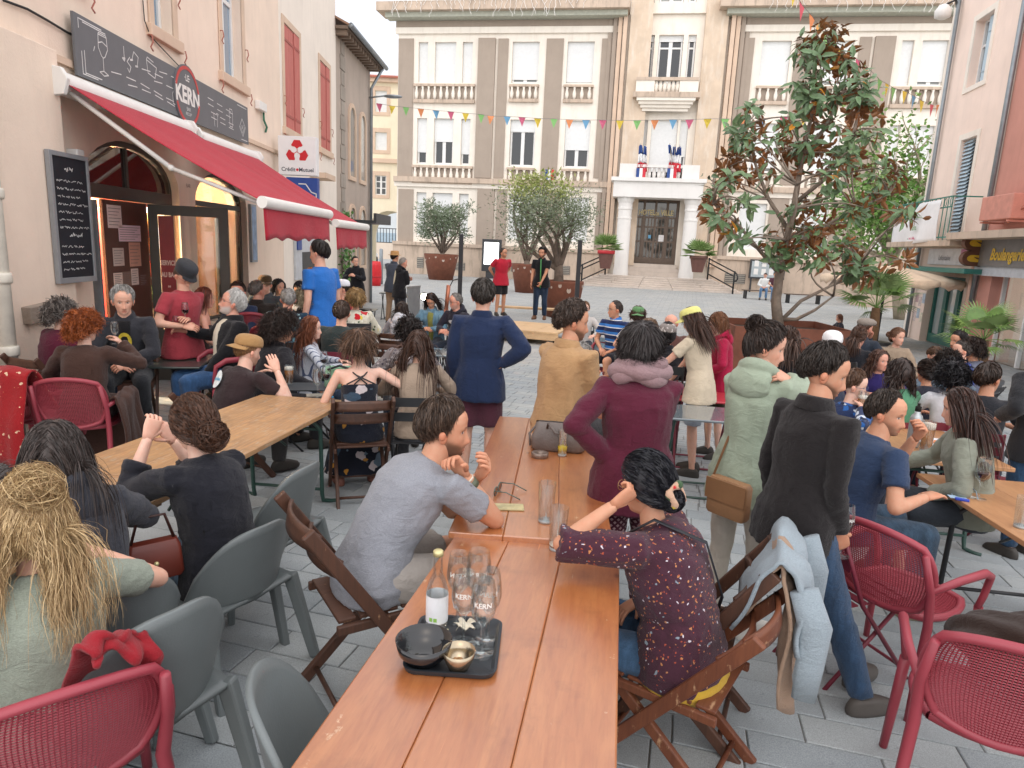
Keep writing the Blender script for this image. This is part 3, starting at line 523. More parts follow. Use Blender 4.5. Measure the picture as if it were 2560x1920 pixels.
fr,u0,u1,z0,z1=psign('','',694,338,791,440,cy);m=MB();fbox(m,fr,u0,u1,z0,z1,-.2,0);m.build('box',plain('sign_white','#e9e8ea',.4,.03),cm,bevel=.01)
cc,cz,rr=(u0+u1)/2,z0+(z1-z0)*.60,(z1-z0)*.30
for k in range(3):
    t0=R(90+120*k);c2,s2_=math.cos(t0),math.sin(t0);tr=lambda x,y: (cc+x*-s2_*-1*0+(x*math.cos(t0-R(90))-y*math.sin(t0-R(90))),cz+x*math.sin(t0-R(90))+y*math.cos(t0-R(90)))
    pol=[(-.26,1.0),(.26,1.0),(.52,.55),(.40,.45),(.2,.42),(.03,.28),(-.03,.28),(-.2,.42),(-.40,.45),(-.52,.55)];m=MB();m.prism([tr(x*rr,y*rr) for x,y in pol],.001,.004,fr);m.build('emblem_leaf',red_p,cm)
    m=MB();line_mb(m,fr,[tr(0,.0),tr(.02*rr,.15*rr),tr(0,.3*rr)],.012,.003);m.build('emblem_line',red_p,cm)
put_text('Cr\u00e9dit',fr,cc-(u1-u0)*.235,z0+(z1-z0)*.14,.115*(z1-z0)/.8,.003,plain('text_grey','#4a4d57',.5),cm,1.0,.002);put_text('Mutuel',fr,cc+(u1-u0)*.235,z0+(z1-z0)*.14,.115*(z1-z0)/.8,.003,plain('text_grey',''),cm,1.0,.002);disc(fr,cc,z0+(z1-z0)*.14,.028,.001,.003,6).build('emblem_small',red_p,cm)
fr2,v0,v1,y0,y1=psign('','',715,442,795,525,cy+.02);bs=thing('bank_machine_sign','blue box sign with a white card outline below the bank emblem sign','sign');m=MB();fbox(m,fr2,v0,v1,y0,y1,-.14,0);m.build('box',plain('bank_blue',''),bs,bevel=.01)
m=MB();cw,chh=(v1-v0),(y1-y0);line_mb(m,fr2,[(v0+cw*.4,y1-chh*.2),(v0+cw*.62,y1-chh*.2),(v0+cw*.8,y1-chh*.45),(v0+cw*.95,y1-chh*.5),(v0+cw*.95,y1-chh*.7)],.02,.003);line_mb(m,fr2,[(v0+cw*.1,y1-chh*.2),(v0+cw*.1,y1-chh*.5),(v0+cw*.35,y1-chh*.5)],.02,.003);m.build('pictogram',white_p,bs)
m=MB();fbox(m,WF,WU(775,520)[0],WU(800,520)[0],WU(780,445)[1],WU(780,432)[1],.005,.4);m.build('string_course',stone_trim,bar)
# ------------------------------------------------------------------ the stone building past the bank
B3=thing('stone_building','narrow grey building with stone quoins, tall arched windows and tiled eaves','building')
q0=np.array(WF(s_end+.02,0,0));WF3,WU3=wallframe((q0[0]-.03,q0[1],0),(.02,1),(1,-.02));L3=WU3(924,600)[0]
m=MB();uq=.75;fbox(m,WF3,0.02,L3,GZ-.1,7.25,-5,0);m.build('wall',grey_wall,B3)
for k in range(19):
    h=.40;z0=GZ+k*h;ww=.5 if k % 2 else .34;m=MB();fbox(m,WF3,uq-ww*.5,uq+ww*.5,z0+.008,z0+h-.008,.001,.022+.01*rng.random());m.build('quoin',quoin_m,B3,bevel=.012)
for j in range(2):
    uu=1.75+j*1.3
    for z0,z1 in ((3.6,5.6),(.9,2.7)):
        wn=bpy.data.objects.new('window',None);COL.objects.link(wn);wn.parent=B3;m=MB();m.holed(archpoly(uu-.42,uu+.42,z0-.12,z1-.3,z1+.1),[archpoly(uu-.3,uu+.3,z0,z1-.32,z1-.02)],.001,.05,WF3);m.build('surround',stone_trim,wn);m=MB();m.prism(archpoly(uu-.295,uu+.295,z0+.005,z1-.32,z1-.03),.004,.014,WF3);m.build('pane',pane_l,wn)
m=MB();fbox(m,WF3,-.1,L3+.25,7.25,7.33,-5,.4);m.build('soffit',plain('soffit_wood','#77675a',.8),B3)
for k in range(int(L3/.3)+1): m=MB();fbox(m,WF3,k*.3,k*.3+.12,7.12,7.245,.002,.34);m.build('rafter',wood('rafter_wood','#6b5a4c','#8a7868',0),B3)
m=MB();m.add([WF3(-.1,7.34,.46),WF3(L3+.25,7.34,.46),WF3(L3+.25,9,-3),WF3(-.1,9,-3)],[(0,1,2,3)]);m.build('roof',plain('tile_old','#9a7a66',.9,.2,3),B3,solid=.05);m=MB();m.tube([WF3(-.12,7.33,.48),WF3(L3+.3,7.33,.48)],.07,10);m.build('gutter',zinc,B3,True)
m=MB();m.tube([WF3(L3-.15,GZ,.08),WF3(L3-.15,6.6,.08),WF3(L3-.1,7.2,.42)],.05,10);m.build('rainwater_pipe',zinc,B3,True)
m=MB();c_=WF3(L3-1.5,2.35,0);fbox(m,WF3,L3-2.3,L3-.1,2.25,2.33,.002,.75);fbox(m,WF3,L3-2.3,L3-.1,2.33,2.55,.66,.75);m.build('shop_canopy',anth,B3)
sl=thing('street_lamp','grey flat street lamp arm fixed under the tiled eaves','lamp');m=MB();p0=WF3(L3-.2,6.3,.02);m.tube([p0,(p0[0]+.5,p0[1],p0[2]+.08)],.025,8);m.build('arm',zinc,sl,True);m=MB();m.ball((p0[0]+.78,p0[1],p0[2]+.07),(.32,.12,.06));m.build('lamp_head',zinc,sl,True)
# ------------------------------------------------------------------ cream building with the archway, far
AY=54.;AF=lambda u,z,d=0.: (u,AY-d,z)
def apx(x,y): p=PY(x,y,AY);return p[0],p[2]
ar=thing('archway_building','pale yellow building with red tiled roof above a vaulted street passage','building');xl,xr=apx(880,400)[0]-4,apx(1040,400)[0];zr=apx(950,196)[1]
ax0,ax1=apx(918,600)[0],apx(1030,600)[0];azt=apx(975,527)[1];azs=azt-1.9
ah=[archpoly(ax0,ax1,GZ-.1,azs,azt)];aw=[]
for (x0,y0,x1,y1) in ((938,226,967,281),(938,330,967,376),(938,438,966,488)): u0,z1=apx(x0,y0);u1,z0=apx(x1,y1);aw.append((u0,u1,z0,z1));ah.append(rect(u0,u1,z0,z1))
m=MB();m.holed([(xl,GZ-.2),(xr,GZ-.2),(xr,zr),(xl,zr)],ah,0,-3.5,AF);m.build('wall',plaster('arch_cream','#f1e6cc',.05,.15,40,.2),ar)
for k,(u0,u1,z0,z1) in enumerate(aw):
    wn=bpy.data.objects.new('window',None);COL.objects.link(wn);wn.parent=ar;m=MB();m.holed(rect(u0-.25,u1+.25,z0-.25,z1+.3),[rect(u0,u1,z0,z1)],.001,.06,AF);m.build('surround',stone_trim,wn)
    if k<2: m=MB();fbox(m,AF,u0,u1,z0,z1,-.2,-.12);m.build('roller_shutter',shade_m,wn)
    else:
        m=MB();fbox(m,AF,u0,u1,z0,z1,-.2,-.15);m.build('pane',pane_d,wn);m=MB();uc=(u0+u1)/2;[fbox(m,AF,a_,b_,z0,z1,-.149,-.1) for a_,b_ in ((u0,u0+.09),(u1-.09,u1),(uc-.07,uc+.07))];[fbox(m,AF,u0+.09,u1-.09,zz,zz+.07,-.149,-.11) for zz in (z0,z0+(z1-z0)*.33,z0+(z1-z0)*.66,z1-.07)];m.build('frame',frame_w,wn)
m=MB();zb_=apx(950,402)[1];fbox(m,AF,xl,xr,zb_-.15,zb_+.15,.001,.25);fbox(m,AF,xl,xr,zr-.3,zr,.001,.4);m.build('cornice',stone_trim,ar)
m=MB();zt2=apx(958,157)[1];m.add([AF(xl,zr,.6),AF(xr,zr,.6),AF(xr,zt2,-4),AF(xl,zt2,-4)],[(0,1,2,3)]);m.build('roof',plain('tile_red','#b06a58',.85,.18,2.5),ar,solid=.1)
bb=thing('rear_building','pale blue grey building with a gate seen through the vaulted passage','building');m=MB();m.bx(-32,-4,86,88,GZ-.2,7.4);m.build('wall',plaster('rear_wall','#d6dcdf',.05,.1,10,.1),bb);m=MB();m.bx(-18,-9,85.6,85.95,GZ,2.6);m.build('gate',plain('gate_blue','#a9bdcb',.6),bb)
rl=thing('railing','thin dark railing along the street beyond the passage','railing');m=MB();[m.bx(-17+.35*i,-16.94+.35*i,80,80.06,1.5,3.0) for i in range(22)];m.bx(-17.2,-9,80,80.06,3.0,3.08);m.bx(-17.2,-9,80,80.06,1.42,1.5);m.build('bars',iron,rl);m=MB();m.bx(-17.3,-8.9,79.9,80.2,GZ-.1,1.42);m.build('base_wall',cream_wall,rl)
# ------------------------------------------------------------------ town hall
HA=R(-9.5);HF_,HU=wallframe((8.5,44.5,0),(math.cos(HA),math.sin(HA)),(math.sin(HA),-math.cos(HA)))
hall=thing('town_hall','large cream and grey town hall with balustrades, central tower bay and columned porch','town hall')
hz0=GZ-.1;uL=HU(994,300)[0];uR=HU(2420,400)[0]+6;uc0,uc1=HU(1563,250)[0],HU(1800,250)[0]
def hp(x0,y0,x1,y1): a,b=HU(x0,y0),HU(x1,y1);return [a[0],b[0],b[1],a[1]]
HW_=[]   # (u0,u1,z0,z1,kind,drop)
def trip(xa,xb,xc,ya,yb,drops,kind='w'):
    z1=np.mean([HU(x[0],ya)[1] for x in (xb,)]);z0=HU(xb[0],yb)[1]
    for (x0,x1),dr in zip((xa,xb,xc),drops): HW_.append([HU(x0,(ya+yb)/2)[0],HU(x1,(ya+yb)/2)[0],z0,z1,kind,dr])
Z2a,Z2b=HU(1310,104)[1],HU(1310,208)[1];Z1a,Z1b=HU(1310,299)[1],HU(1310,416)[1];Z0a,Z0b=HU(1155,484)[1],HU(1155,592)[1]
def win(x0,x1,ym,za,zb,dr): HW_.append([HU(x0,ym)[0],HU(x1,ym)[0],zb,za,'w',dr])
for (x0,x1),d2 in zip(((1046,1070),(1087,1140),(1156,1181)),(.27,.27,.27)): win(x0,x1,147,Z2a,Z2b,1.0)
for (x0,x1),d1 in zip(((1042,1067),(1084,1133),(1152,1175)),(.74,.5,.76)): win(x0,x1,345,Z1a,Z1b,d1)
for (x0,x1) in ((1040,1065),(1080,1130),(1146,1170)): win(x0,x1,540,Z0a,Z0b,1.0)
for (x0,x1),d2,d1 in (((1280,1347),.9,.25),((1417,1484),.95,.62)): win(x0,x1,155,Z2a,Z2b,d2);win(x0-6,x1-10,355,Z1a,Z1b,d1);win(x0-10,x1-14,540,Z0a,Z0b,1.)
CU=HU(1636,550)[0]
for (x0,x1) in ((1614,1633),(1644,1705),(1717,1737)): win(x0,x1,145,Z2a+.35,Z2b-.1,.12)
for (x0,x1) in ((1614,1633),(1644,1705),(1717,1737)): win(x0+4,x1+4,2,HU(1650,-75)[1],HU(1650,10)[1],.0)
for (x0,x1),d1 in zip(((1595,1616),(1626,1691),(1697,1717)),(.6,.86,.6)): win(x0,x1,358,Z1a+.1,Z1b-.6,d1)
n0=len(HW_)
for i in range(n0):     # the same bays mirrored on the far side of the tower
    u0,u1,z0,z1,k_,dr=HW_[i]
    c2=(uc0+uc1)/2
    if u1<uc0: HW_.append([2*c2-u1,2*c2-u0,z0,z1,k_,[1.,.9,1.,.6][i % 4]])
HT=HU(1300,40)[1];holes=[rect(a,b,c,d) for a,b,c,d,_,_ in HW_]
du0,du1=HU(1578,580)[0],HU(1694,580)[0];dz0_,dz1_=HU(1636,660)[1],HU(1636,497)[1];holes.append(rect(du0,du1,dz0_,dz1_))
m=MB();m.holed([(uL,hz0),(uR,hz0),(uR,HT),(uL,HT)],[h for h in holes if h[2][1]<HT],0,-.55,HF_);m.build('wall',hall_cream,hall)
m=MB();fbox(m,HF_,uL,uR,hz0,HT,-12,-11.8);fbox(m,HF_,uL,uL+.3,hz0,HT,-11.8,-.551);fbox(m,HF_,uR-.3,uR,hz0,HT,-11.8,-.551);fbox(m,HF_,uL,uR,HT,HT+.2,-12,-.552);fbox(m,HF_,uL+.5,uR-.5,HT+.2,HT+4,-12,-2.2);m.build('attic',hall_cream,hall)
m=MB();tp_=[(uc0+.5,HT+.01),(uc1-.5,HT+.01),(uc1-.5,HT+6),(uc0+.5,HT+6)];m.holed(tp_,[h for h in holes if h[2][1]>HT],.2,-.4,HF_);m.build('tower_wall',hall_cream,hall)
m=MB();fbox(m,HF_,uc0+.4,uc1-.4,HT+.2,HT+6,-3,-.5);m.build('tower_core',hall_cream,hall)
for k,(u0,u1,z0,z1,kd,dr) in enumerate(HW_):
    wn=bpy.data.objects.new('window',None);COL.objects.link(wn);wn.parent=hall;wd=u1-u0;off=.3 if z1>HT else 0
    m=MB();fbox(m,HF_,u0,u1,z0,z1,-.36+off,-.32+off);m.build('pane',pane_d if dr>.1 and dr<.9 else pane_l,wn)
    m=MB();t=.12;[fbox(m,HF_,a,b,z0,z1,-.315+off,-.25+off) for a,b in ((u0+.02,u0+t),(u1-t,u1-.02))];[fbox(m,HF_,u0+t,u1-t,a,b,-.315+off,-.255+off) for a,b in ((z0,z0+t),(z1-t,z1),(z0+(z1-z0)*.74,z0+(z1-z0)*.74+.1))]
    if wd>1.1: fbox(m,HF_,(u0+u1)/2-.11,(u0+u1)/2+.11,z0+t,z1-t,-.317+off,-.247+off)
    m.build('frame',frame_w,wn)
    if dr>.02: m=MB();fbox(m,HF_,u0+.01,u1-.01,z1-(z1-z0)*dr,z1-.005,-.24+off,-.2+off);m.build('roller_shutter',shade_m,wn)
def bal(u0,u1,z0,z1,d=.16,n=None,ends=True):
    b=bpy.data.objects.new('balustrade',None);COL.objects.link(b);b.parent=hall;h=z1-z0
    m=MB();fbox(m,HF_,u0,u1,z1-.14*h,z1,.001,d+.05);m.build('rail',hall_stone,b);m=MB();fbox(m,HF_,u0,u1,z0-.1*h,z0+.1*h,.001,d+.03);m.build('base',hall_stone,b)
    n=n or max(3,round((u1-u0)/.42))
    for i in range(n): m=MB();c=HF_(u0+(u1-u0)*(i+.5)/n,z0+.1*h,d*.5+.02);m.lathe([(.07,0),(.11,.18*h),(.12,.36*h),(.06,.62*h),(.10,.76*h)],8,c);m.build('baluster',hall_cream,b,True)
    m=MB();fbox(m,HF_,u0+.01,u1-.01,z0+.1*h,z1-.14*h,.0008,.012);m.build('back',hall_grey,b)
for grp in ((0,3),(3,6)):
    us=HW_[grp[0]][0]-.25,HW_[grp[1]-1][1]+.25;zb2=HW_[grp[0]][2];c2=(uc0+uc1)/2
    for a,b in (us,(2*c2-us[1],2*c2-us[0])): bal(a,b,zb2-1.15,zb2-.1)
for i in (9,10,12,13):
    u0,u1,z0,z1=HW_[i][:4];c2=(uc0+uc1)/2
    for a,b in ((u0-.1,u1+.1),(2*c2-u1-.1,2*c2-u0+.1)): bal(a,b,z0-1.05,z0-.1)
def band(name,u0,u1,z0,z1,d0,d1,mat): m=MB();fbox(m,HF_,u0,u1,z0,z1,d0,d1);return m.build(name,mat,hall)
zs_=HU(1200,447)[1]
for a,b in ((uL-.15,uc0-.3),(uc1+.3,uR+.1)):
    band('string_course',a,b,zs_-.32,zs_,.002,.32,hall_stone);band('string_course',a,b,zs_-.62,zs_-.32,.002,.14,hall_cream)
    zc=HU(1200,40)[1];band('cornice',a-.9,b+.2,zc+.02,zc+.52,-.5,1.25,hall_stone);band('cornice',a-.45,b+.1,zc-.26,zc+.018,.002,.85,plain('cornice_green','#b9bcae',.8));band('frieze',a,b,HU(1310,68)[1],zc-.265,.002,.06,hall_grey);band('moulding',a,b,HU(1310,84)[1],HU(1310,68)[1]-.004,.002,.16,hall_cream)
    zp=HU(1155,618)[1];band('plinth',a,b,hz0,zp,.002,.28,hall_stone);band('plinth',a,b,zp,zp+.22,.002,.40,hall_stone)
for xa,xb in ((996,1033),(1193,1235),(1241,1266),(1360,1402),(1496,1530)):
    for ya,yb,ym in ((97,445,250),(472,612,540)):
        a,b=HU(xa,ym)[0],HU(xb,ym)[0];z1,z0=HU(xa,ya)[1],HU(xa,yb)[1];c2=(uc0+uc1)/2
        for p_,q_ in ((a,b),(2*c2-b,2*c2-a)): band('pilaster',p_,q_,z0,z1,.002,.07 if xa != 1193 else .2,hall_grey)
for k in range(4):
    for sd in (-1,1):
        u=(uc0-1.2+k*.3) if sd<0 else (uc1+1.2-k*.3);band('tower_rib',u-.12,u+.12,hz0+1.5,HT+4.5,.002,.12+.14*k,stone_trim if k>1 else hall_grey)
for sd,uu in ((-1,uc0),(1,uc1)): band('tower_pier',uu-.0 if sd<0 else uu-1.3,uu+1.3 if sd<0 else uu,hz0+1.4,HT+5,.002,.46,plaster('hall_worn','#d6c2ac',.1,.3,20,.6,'#efe9e0'))
a,b=HU(1590,220)[0],HU(1743,220)[0];z1,z0=HU(1660,202)[1],HU(1660,249)[1]
band('balcony_slab',a-.15,b+.15,z0-.05,z0+.25,.002,1.0,hall_stone);band('balcony_rail',a,b,z1-.18,z1,.6,.95,hall_stone)
band('balcony_panel',a,a+(b-a)*.3,z0+.25,z1-.18,.62,.9,hall_cream);band('balcony_panel',b-(b-a)*.3,b,z0+.25,z1-.18,.62,.9,hall_cream)
for k in range(6): m=MB();m.lathe([(.07,0),(.11,.25),(.12,.4),(.06,.75),(.09,z1-z0-.43)],8,HF_(a+(b-a)*(.33+.068*k),z0+.25,.76));m.build('baluster',hall_cream,hall,True)
for k in range(4): band('corbel_step',a+.1+.12*k,b-.1-.12*k,z0-.05-.18*(k+1),z0-.05-.18*k-.004,.47,.95-.14*k,hall_cream)
# porch
pz1=HU(1636,462)[1];pz0=HU(1636,500)[1];pa,pb_=HU(1548,470)[0],HU(1738,480)[0]
band('entablature',pa-.3,pb_+.3,pz0,pz1,.2,2.0,hall_white);band('entablature_cap',pa-.45,pb_+.45,pz1,pz1+.22,.2,2.15,hall_white)
pr=HU(1640,420)[1];band('porch_parapet',pa,pa+1.0,pz1+.22,pr,1.5,1.9,hall_white);band('porch_parapet',pb_-1.0,pb_,pz1+.22,pr,1.5,1.9,hall_white);band('porch_rail',pa+1.0,pb_-1.0,pr-.18,pr-.02,1.55,1.85,hall_white)
for k in range(9): m=MB();c=HF_(pa+1.2+k*(pb_-pa-2.4)/8,pz1+.22,1.7);m.lathe([(.08,0),(.12,.25),(.06,.6),(.09,pr-.18-pz1-.23)],8,c);m.build('baluster',hall_white,hall,True)
stz=dz0_-.75
for x0,x1 in ((1541,1577),(1701,1737)):
    u0,u1=HU(x0,590)[0],HU(x1,590)[0];c=HF_((u0+u1)/2,0,1.35);r_=(u1-u0)/2*.93;colm=bpy.data.objects.new('column',None);COL.objects.link(colm);colm.parent=hall
    m=MB();m.lathe([(r_*1.12,stz),(r_*1.12,stz+.25),(r_*1.03,stz+.4),(r_*.98,pz0-1.3),(r_*1.04,pz0-1.29),(r_*1.04,pz0-1.2),(r_*.97,pz0-1.19),(r_*.97,pz0-.75),(r_*1.05,pz0-.72),(r_*1.05,pz0-.6),(r_,pz0-.58),(r_*1.02,pz0-.35)],24,(c[0],c[1],0));m.build('shaft',hall_white,colm,auto=30)
    m=MB();m.lathe([(r_*1.02,pz0-.349),(r_*1.22,pz0-.15),(r_*1.24,pz0-.002)],24,(c[0],c[1],0));m.build('capital',hall_white,colm,auto=30)
dr_=bpy.data.objects.new('entrance_door',None);COL.objects.link(dr_);dr_.parent=hall;brz=plain('bronze_door','#6f6055',.5,.1,metal=.3)
m=MB();fbox(m,HF_,du0,du1,dz0_,dz1_,-.45,-.4);m.build('pane',window_glass('door_glass','#3a3632',.7),dr_);ut=dz0_+(dz1_-dz0_)*.72
m=MB()
for u in np.linspace(du0,du1,15): fbox(m,HF_,u-.03,u+.03,dz0_,ut,-.38,-.32)
m.build('vertical_bars',brz,dr_);m=MB();[fbox(m,HF_,du0,du1,z-.05,z+.05,-.385,-.315) for z in (dz0_+.35,dz0_+1.4,ut-.6,ut,dz1_-.1)];fbox(m,HF_,du0,du1,dz0_,dz0_+.34,-.39,-.3);m.build('rails',brz,dr_)
m=MB();[fbox(m,HF_,u-.07,u+.07,dz0_,dz1_,-.37,-.28) for u in (du0+.1,du0+(du1-du0)*.25,(du0+du1)/2,du0+(du1-du0)*.75,du1-.1)];m.build('stiles',brz,dr_)
[put_text(tx,HF_,du0+(du1-du0)*k_,dz1_-.85-dy,sz,-.25,plain('gold_letter','#d9c690',.4),dr_,.72,.012) for tx,k_,dy,sz in (('HOTEL',.31,0,.46),('DE',.535,.07,.24),('VILLE',.745,0,.46))]
for x0,y0,x1,y1,c in ((1621,587,1627,596,'#6fb0d8'),(1647,587,1659,604,'#eceaea')): a,b,z0,z1=hp(x0,y0,x1,y1);m=MB();fbox(m,HF_,a,b,z0,z1,-.27,-.26);m.build('notice',plain('paper_'+c,c,.7),dr_)
st=thing('entrance_steps','broad flight of pale stone steps in front of the columned porch','steps');ns=6;sa,sb=HU(1500,690)[0],HU(1775,700)[0];stm=plaster('step_stone','#cfc3b8',.08,.3,20,.35)
for k in range(ns):
    z0=GZ+(stz-GZ)*k/ns;z1=GZ+(stz-GZ)*(k+1)/ns;e=(ns-1-k)*.30;L_=(sb-sa+2*e)/5
    for j in range(5): m=MB();uu=sa-e+L_*j;fbox(m,HF_,uu+.006,uu+L_-.006,z0+.004 if k else GZ-.05,z1,.3,2.3+e);m.build('step_block',stm,st,bevel=.015)
m=MB();[fbox(m,HF_,du0-.1-.25*(2-k),du1+.1+.25*(2-k),stz+.001+.25*k,stz+.25*(k+1),-.3,1.0-.3*k) for k in range(3)];m.build('threshold_steps',stm,st)
for sd,ue,lab in ((-1,sa-.9,'black wrought iron handrail on the olive tree side of the steps'),(1,sb+.9,'black wrought iron handrail on the notice board side of the steps')):
    hr=thing('handrail',lab,'handrail');m=MB();p0=HF_(ue,GZ,4.0);p1=HF_(ue-sd*1.3,stz,2.2);top=lambda p,h: (p[0],p[1],p[2]+h)
    for p in (p0,p1): m.tube([p,top(p,1.3)],.05,8)
    for t in (.03,.97): pass
    m.build('posts',iron,hr,True);m=MB();[m.tube([top(p0,h),top(p1,h)],.04,8) for h in (1.25,1.0,.35)];q=top(p0,1.0);d_=nrm(np.array(p0)-np.array(p1));m.tube([np.array(q)+d_*.28*math.sin(t)+np.array((0,0,.25*math.cos(t))) for t in np.linspace(0,math.pi,9)],.04,8);m.build('rail',iron,hr,True)
for x,y in ((1375,440),(1602,436),(1679,437)):
    u,z=HU(x,y);sh_=thing('shield',{1375: 'tricolour shield on the balustrade above the olive tree',1602: 'tricolour shield under the pair of flags',1679: 'tricolour shield under the cluster of three flags'}[x],'shield');d0=.3 if x==1375 else 2.0
    if x != 1375: u,z=HU(x,y,2.0)
    for k,c in enumerate(('#2b4a8a','#eeeeee','#cc2b3a')): a=u-.28+.187*k;m=MB();zb2=z-.36-(.06 if k==1 else 0);m.prism([(a,zb2+.1),(a+.185,zb2+.1 if k != 1 else zb2+.1),(a+.185,z+.36),(a,z+.36)],d0,d0+.04,HF_);m.build('field',plain('flag_'+c,c,.6),sh_)
fcol=[plain('flag_#2b4a8a','#2b4a8a'),plain('flag_#eeeeee','#eeeeee'),plain('flag_#cc2b3a','#cc2b3a')]
for k,(x,y,tilt) in enumerate(((1601,362,-.12),(1613,366,.10),(1674,362,-.16),(1687,366,.0),(1699,366,.22))):
    fl=thing('flag',('blue white red flag of the pair on the porch, leaning outwards','furled dark flag of the pair on the porch, leaning inwards','blue white red flag of the three, leaning towards the pair','middle blue white red flag of the three on the porch','blue white red flag of the three, leaning away from the pair')[k],'flag');u,zt3=HU(x,y,1.7);ub,zb3=HU(1607 if k<2 else 1686,452,1.7)
    m=MB();m.tube([HF_(ub,zb3,1.7),HF_(u,zt3+.1,1.7)],.03,6);m.build('pole',plain('flag_pole','#c9c2b4',.5),fl)
    for j in range(3):
        def cl(a,b):
            s_=(j+b)/3;uu=u+(ub-u)*s_*.62;zz=zt3-(zt3-zb3)*s_*.72;return HF_(uu+(a-.5)*(.16+.34*s_)+.05*math.sin(9*a+k),zz-.15*abs(a-.5),1.78+.12*math.sin(a*11+k*2+s_*3))
        m=MB();m.grid(cl,8,4);m.build('stripe',fcol[j],fl,True,solid=.01)
gr_=MB()
for k,(x0,y0,x1,y1) in enumerate(((1141,656,1165,676),(1280,657,1310,680),(1400,664,1425,687),(1811,683,1860,710),(1046,643,1062,670))):
    a,b,z0,z1=hp(x0,y0,x1,y1);v_=thing('basement_vent',('louvred basement vent beside the tilted planter','louvred basement vent behind the second planter','louvred basement vent near the steps','wide louvred basement vent beside the notice board','small louvred basement vent behind the motorcycle')[k],'vent');m=MB();fbox(m,HF_,a,b,z0,z1,.285,.30);m.build('back',plain('vent_dark','#6d6a66',.8),v_);m=MB();[fbox(m,HF_,a+.03,b-.03,z0+(z1-z0)*(i+.2)/5,z0+(z1-z0)*(i+.7)/5,.301,.33) for i in range(5)];m.build('louvres',plain('vent_slat','#a29c92',.7),v_)
for x0,x1 in ((1000,1480),(1560-0,1561),(1920,2360)):
    if x1-x0<50: continue
    a,za=HU(x0,16);b,zb2=HU(x1,16);il=thing('icicle_lights','unlit white icicle string lights along the cornice '+('over the olive trees' if x0<1500 else 'over the magnolia'),'string lights');m=MB();r3=random.Random(x0);u=a;cz2=HU(1200,40)[1]+.53
    m.tube([HF_(a,cz2,1.28),HF_(b,cz2,1.28)],.015,4)
    while u<b:
        z=cz2;p=u;pts=[HF_(p,z,1.29)]
        for _ in range(r3.randint(2,7)): p+=r3.uniform(-.12,.12);z-=.14;pts.append(HF_(p,z,1.29+r3.uniform(0,.06)))
        m.tube(pts,.016,3,False);u+=r3.uniform(.12,.5)
    m.build('strand',white_p,il)
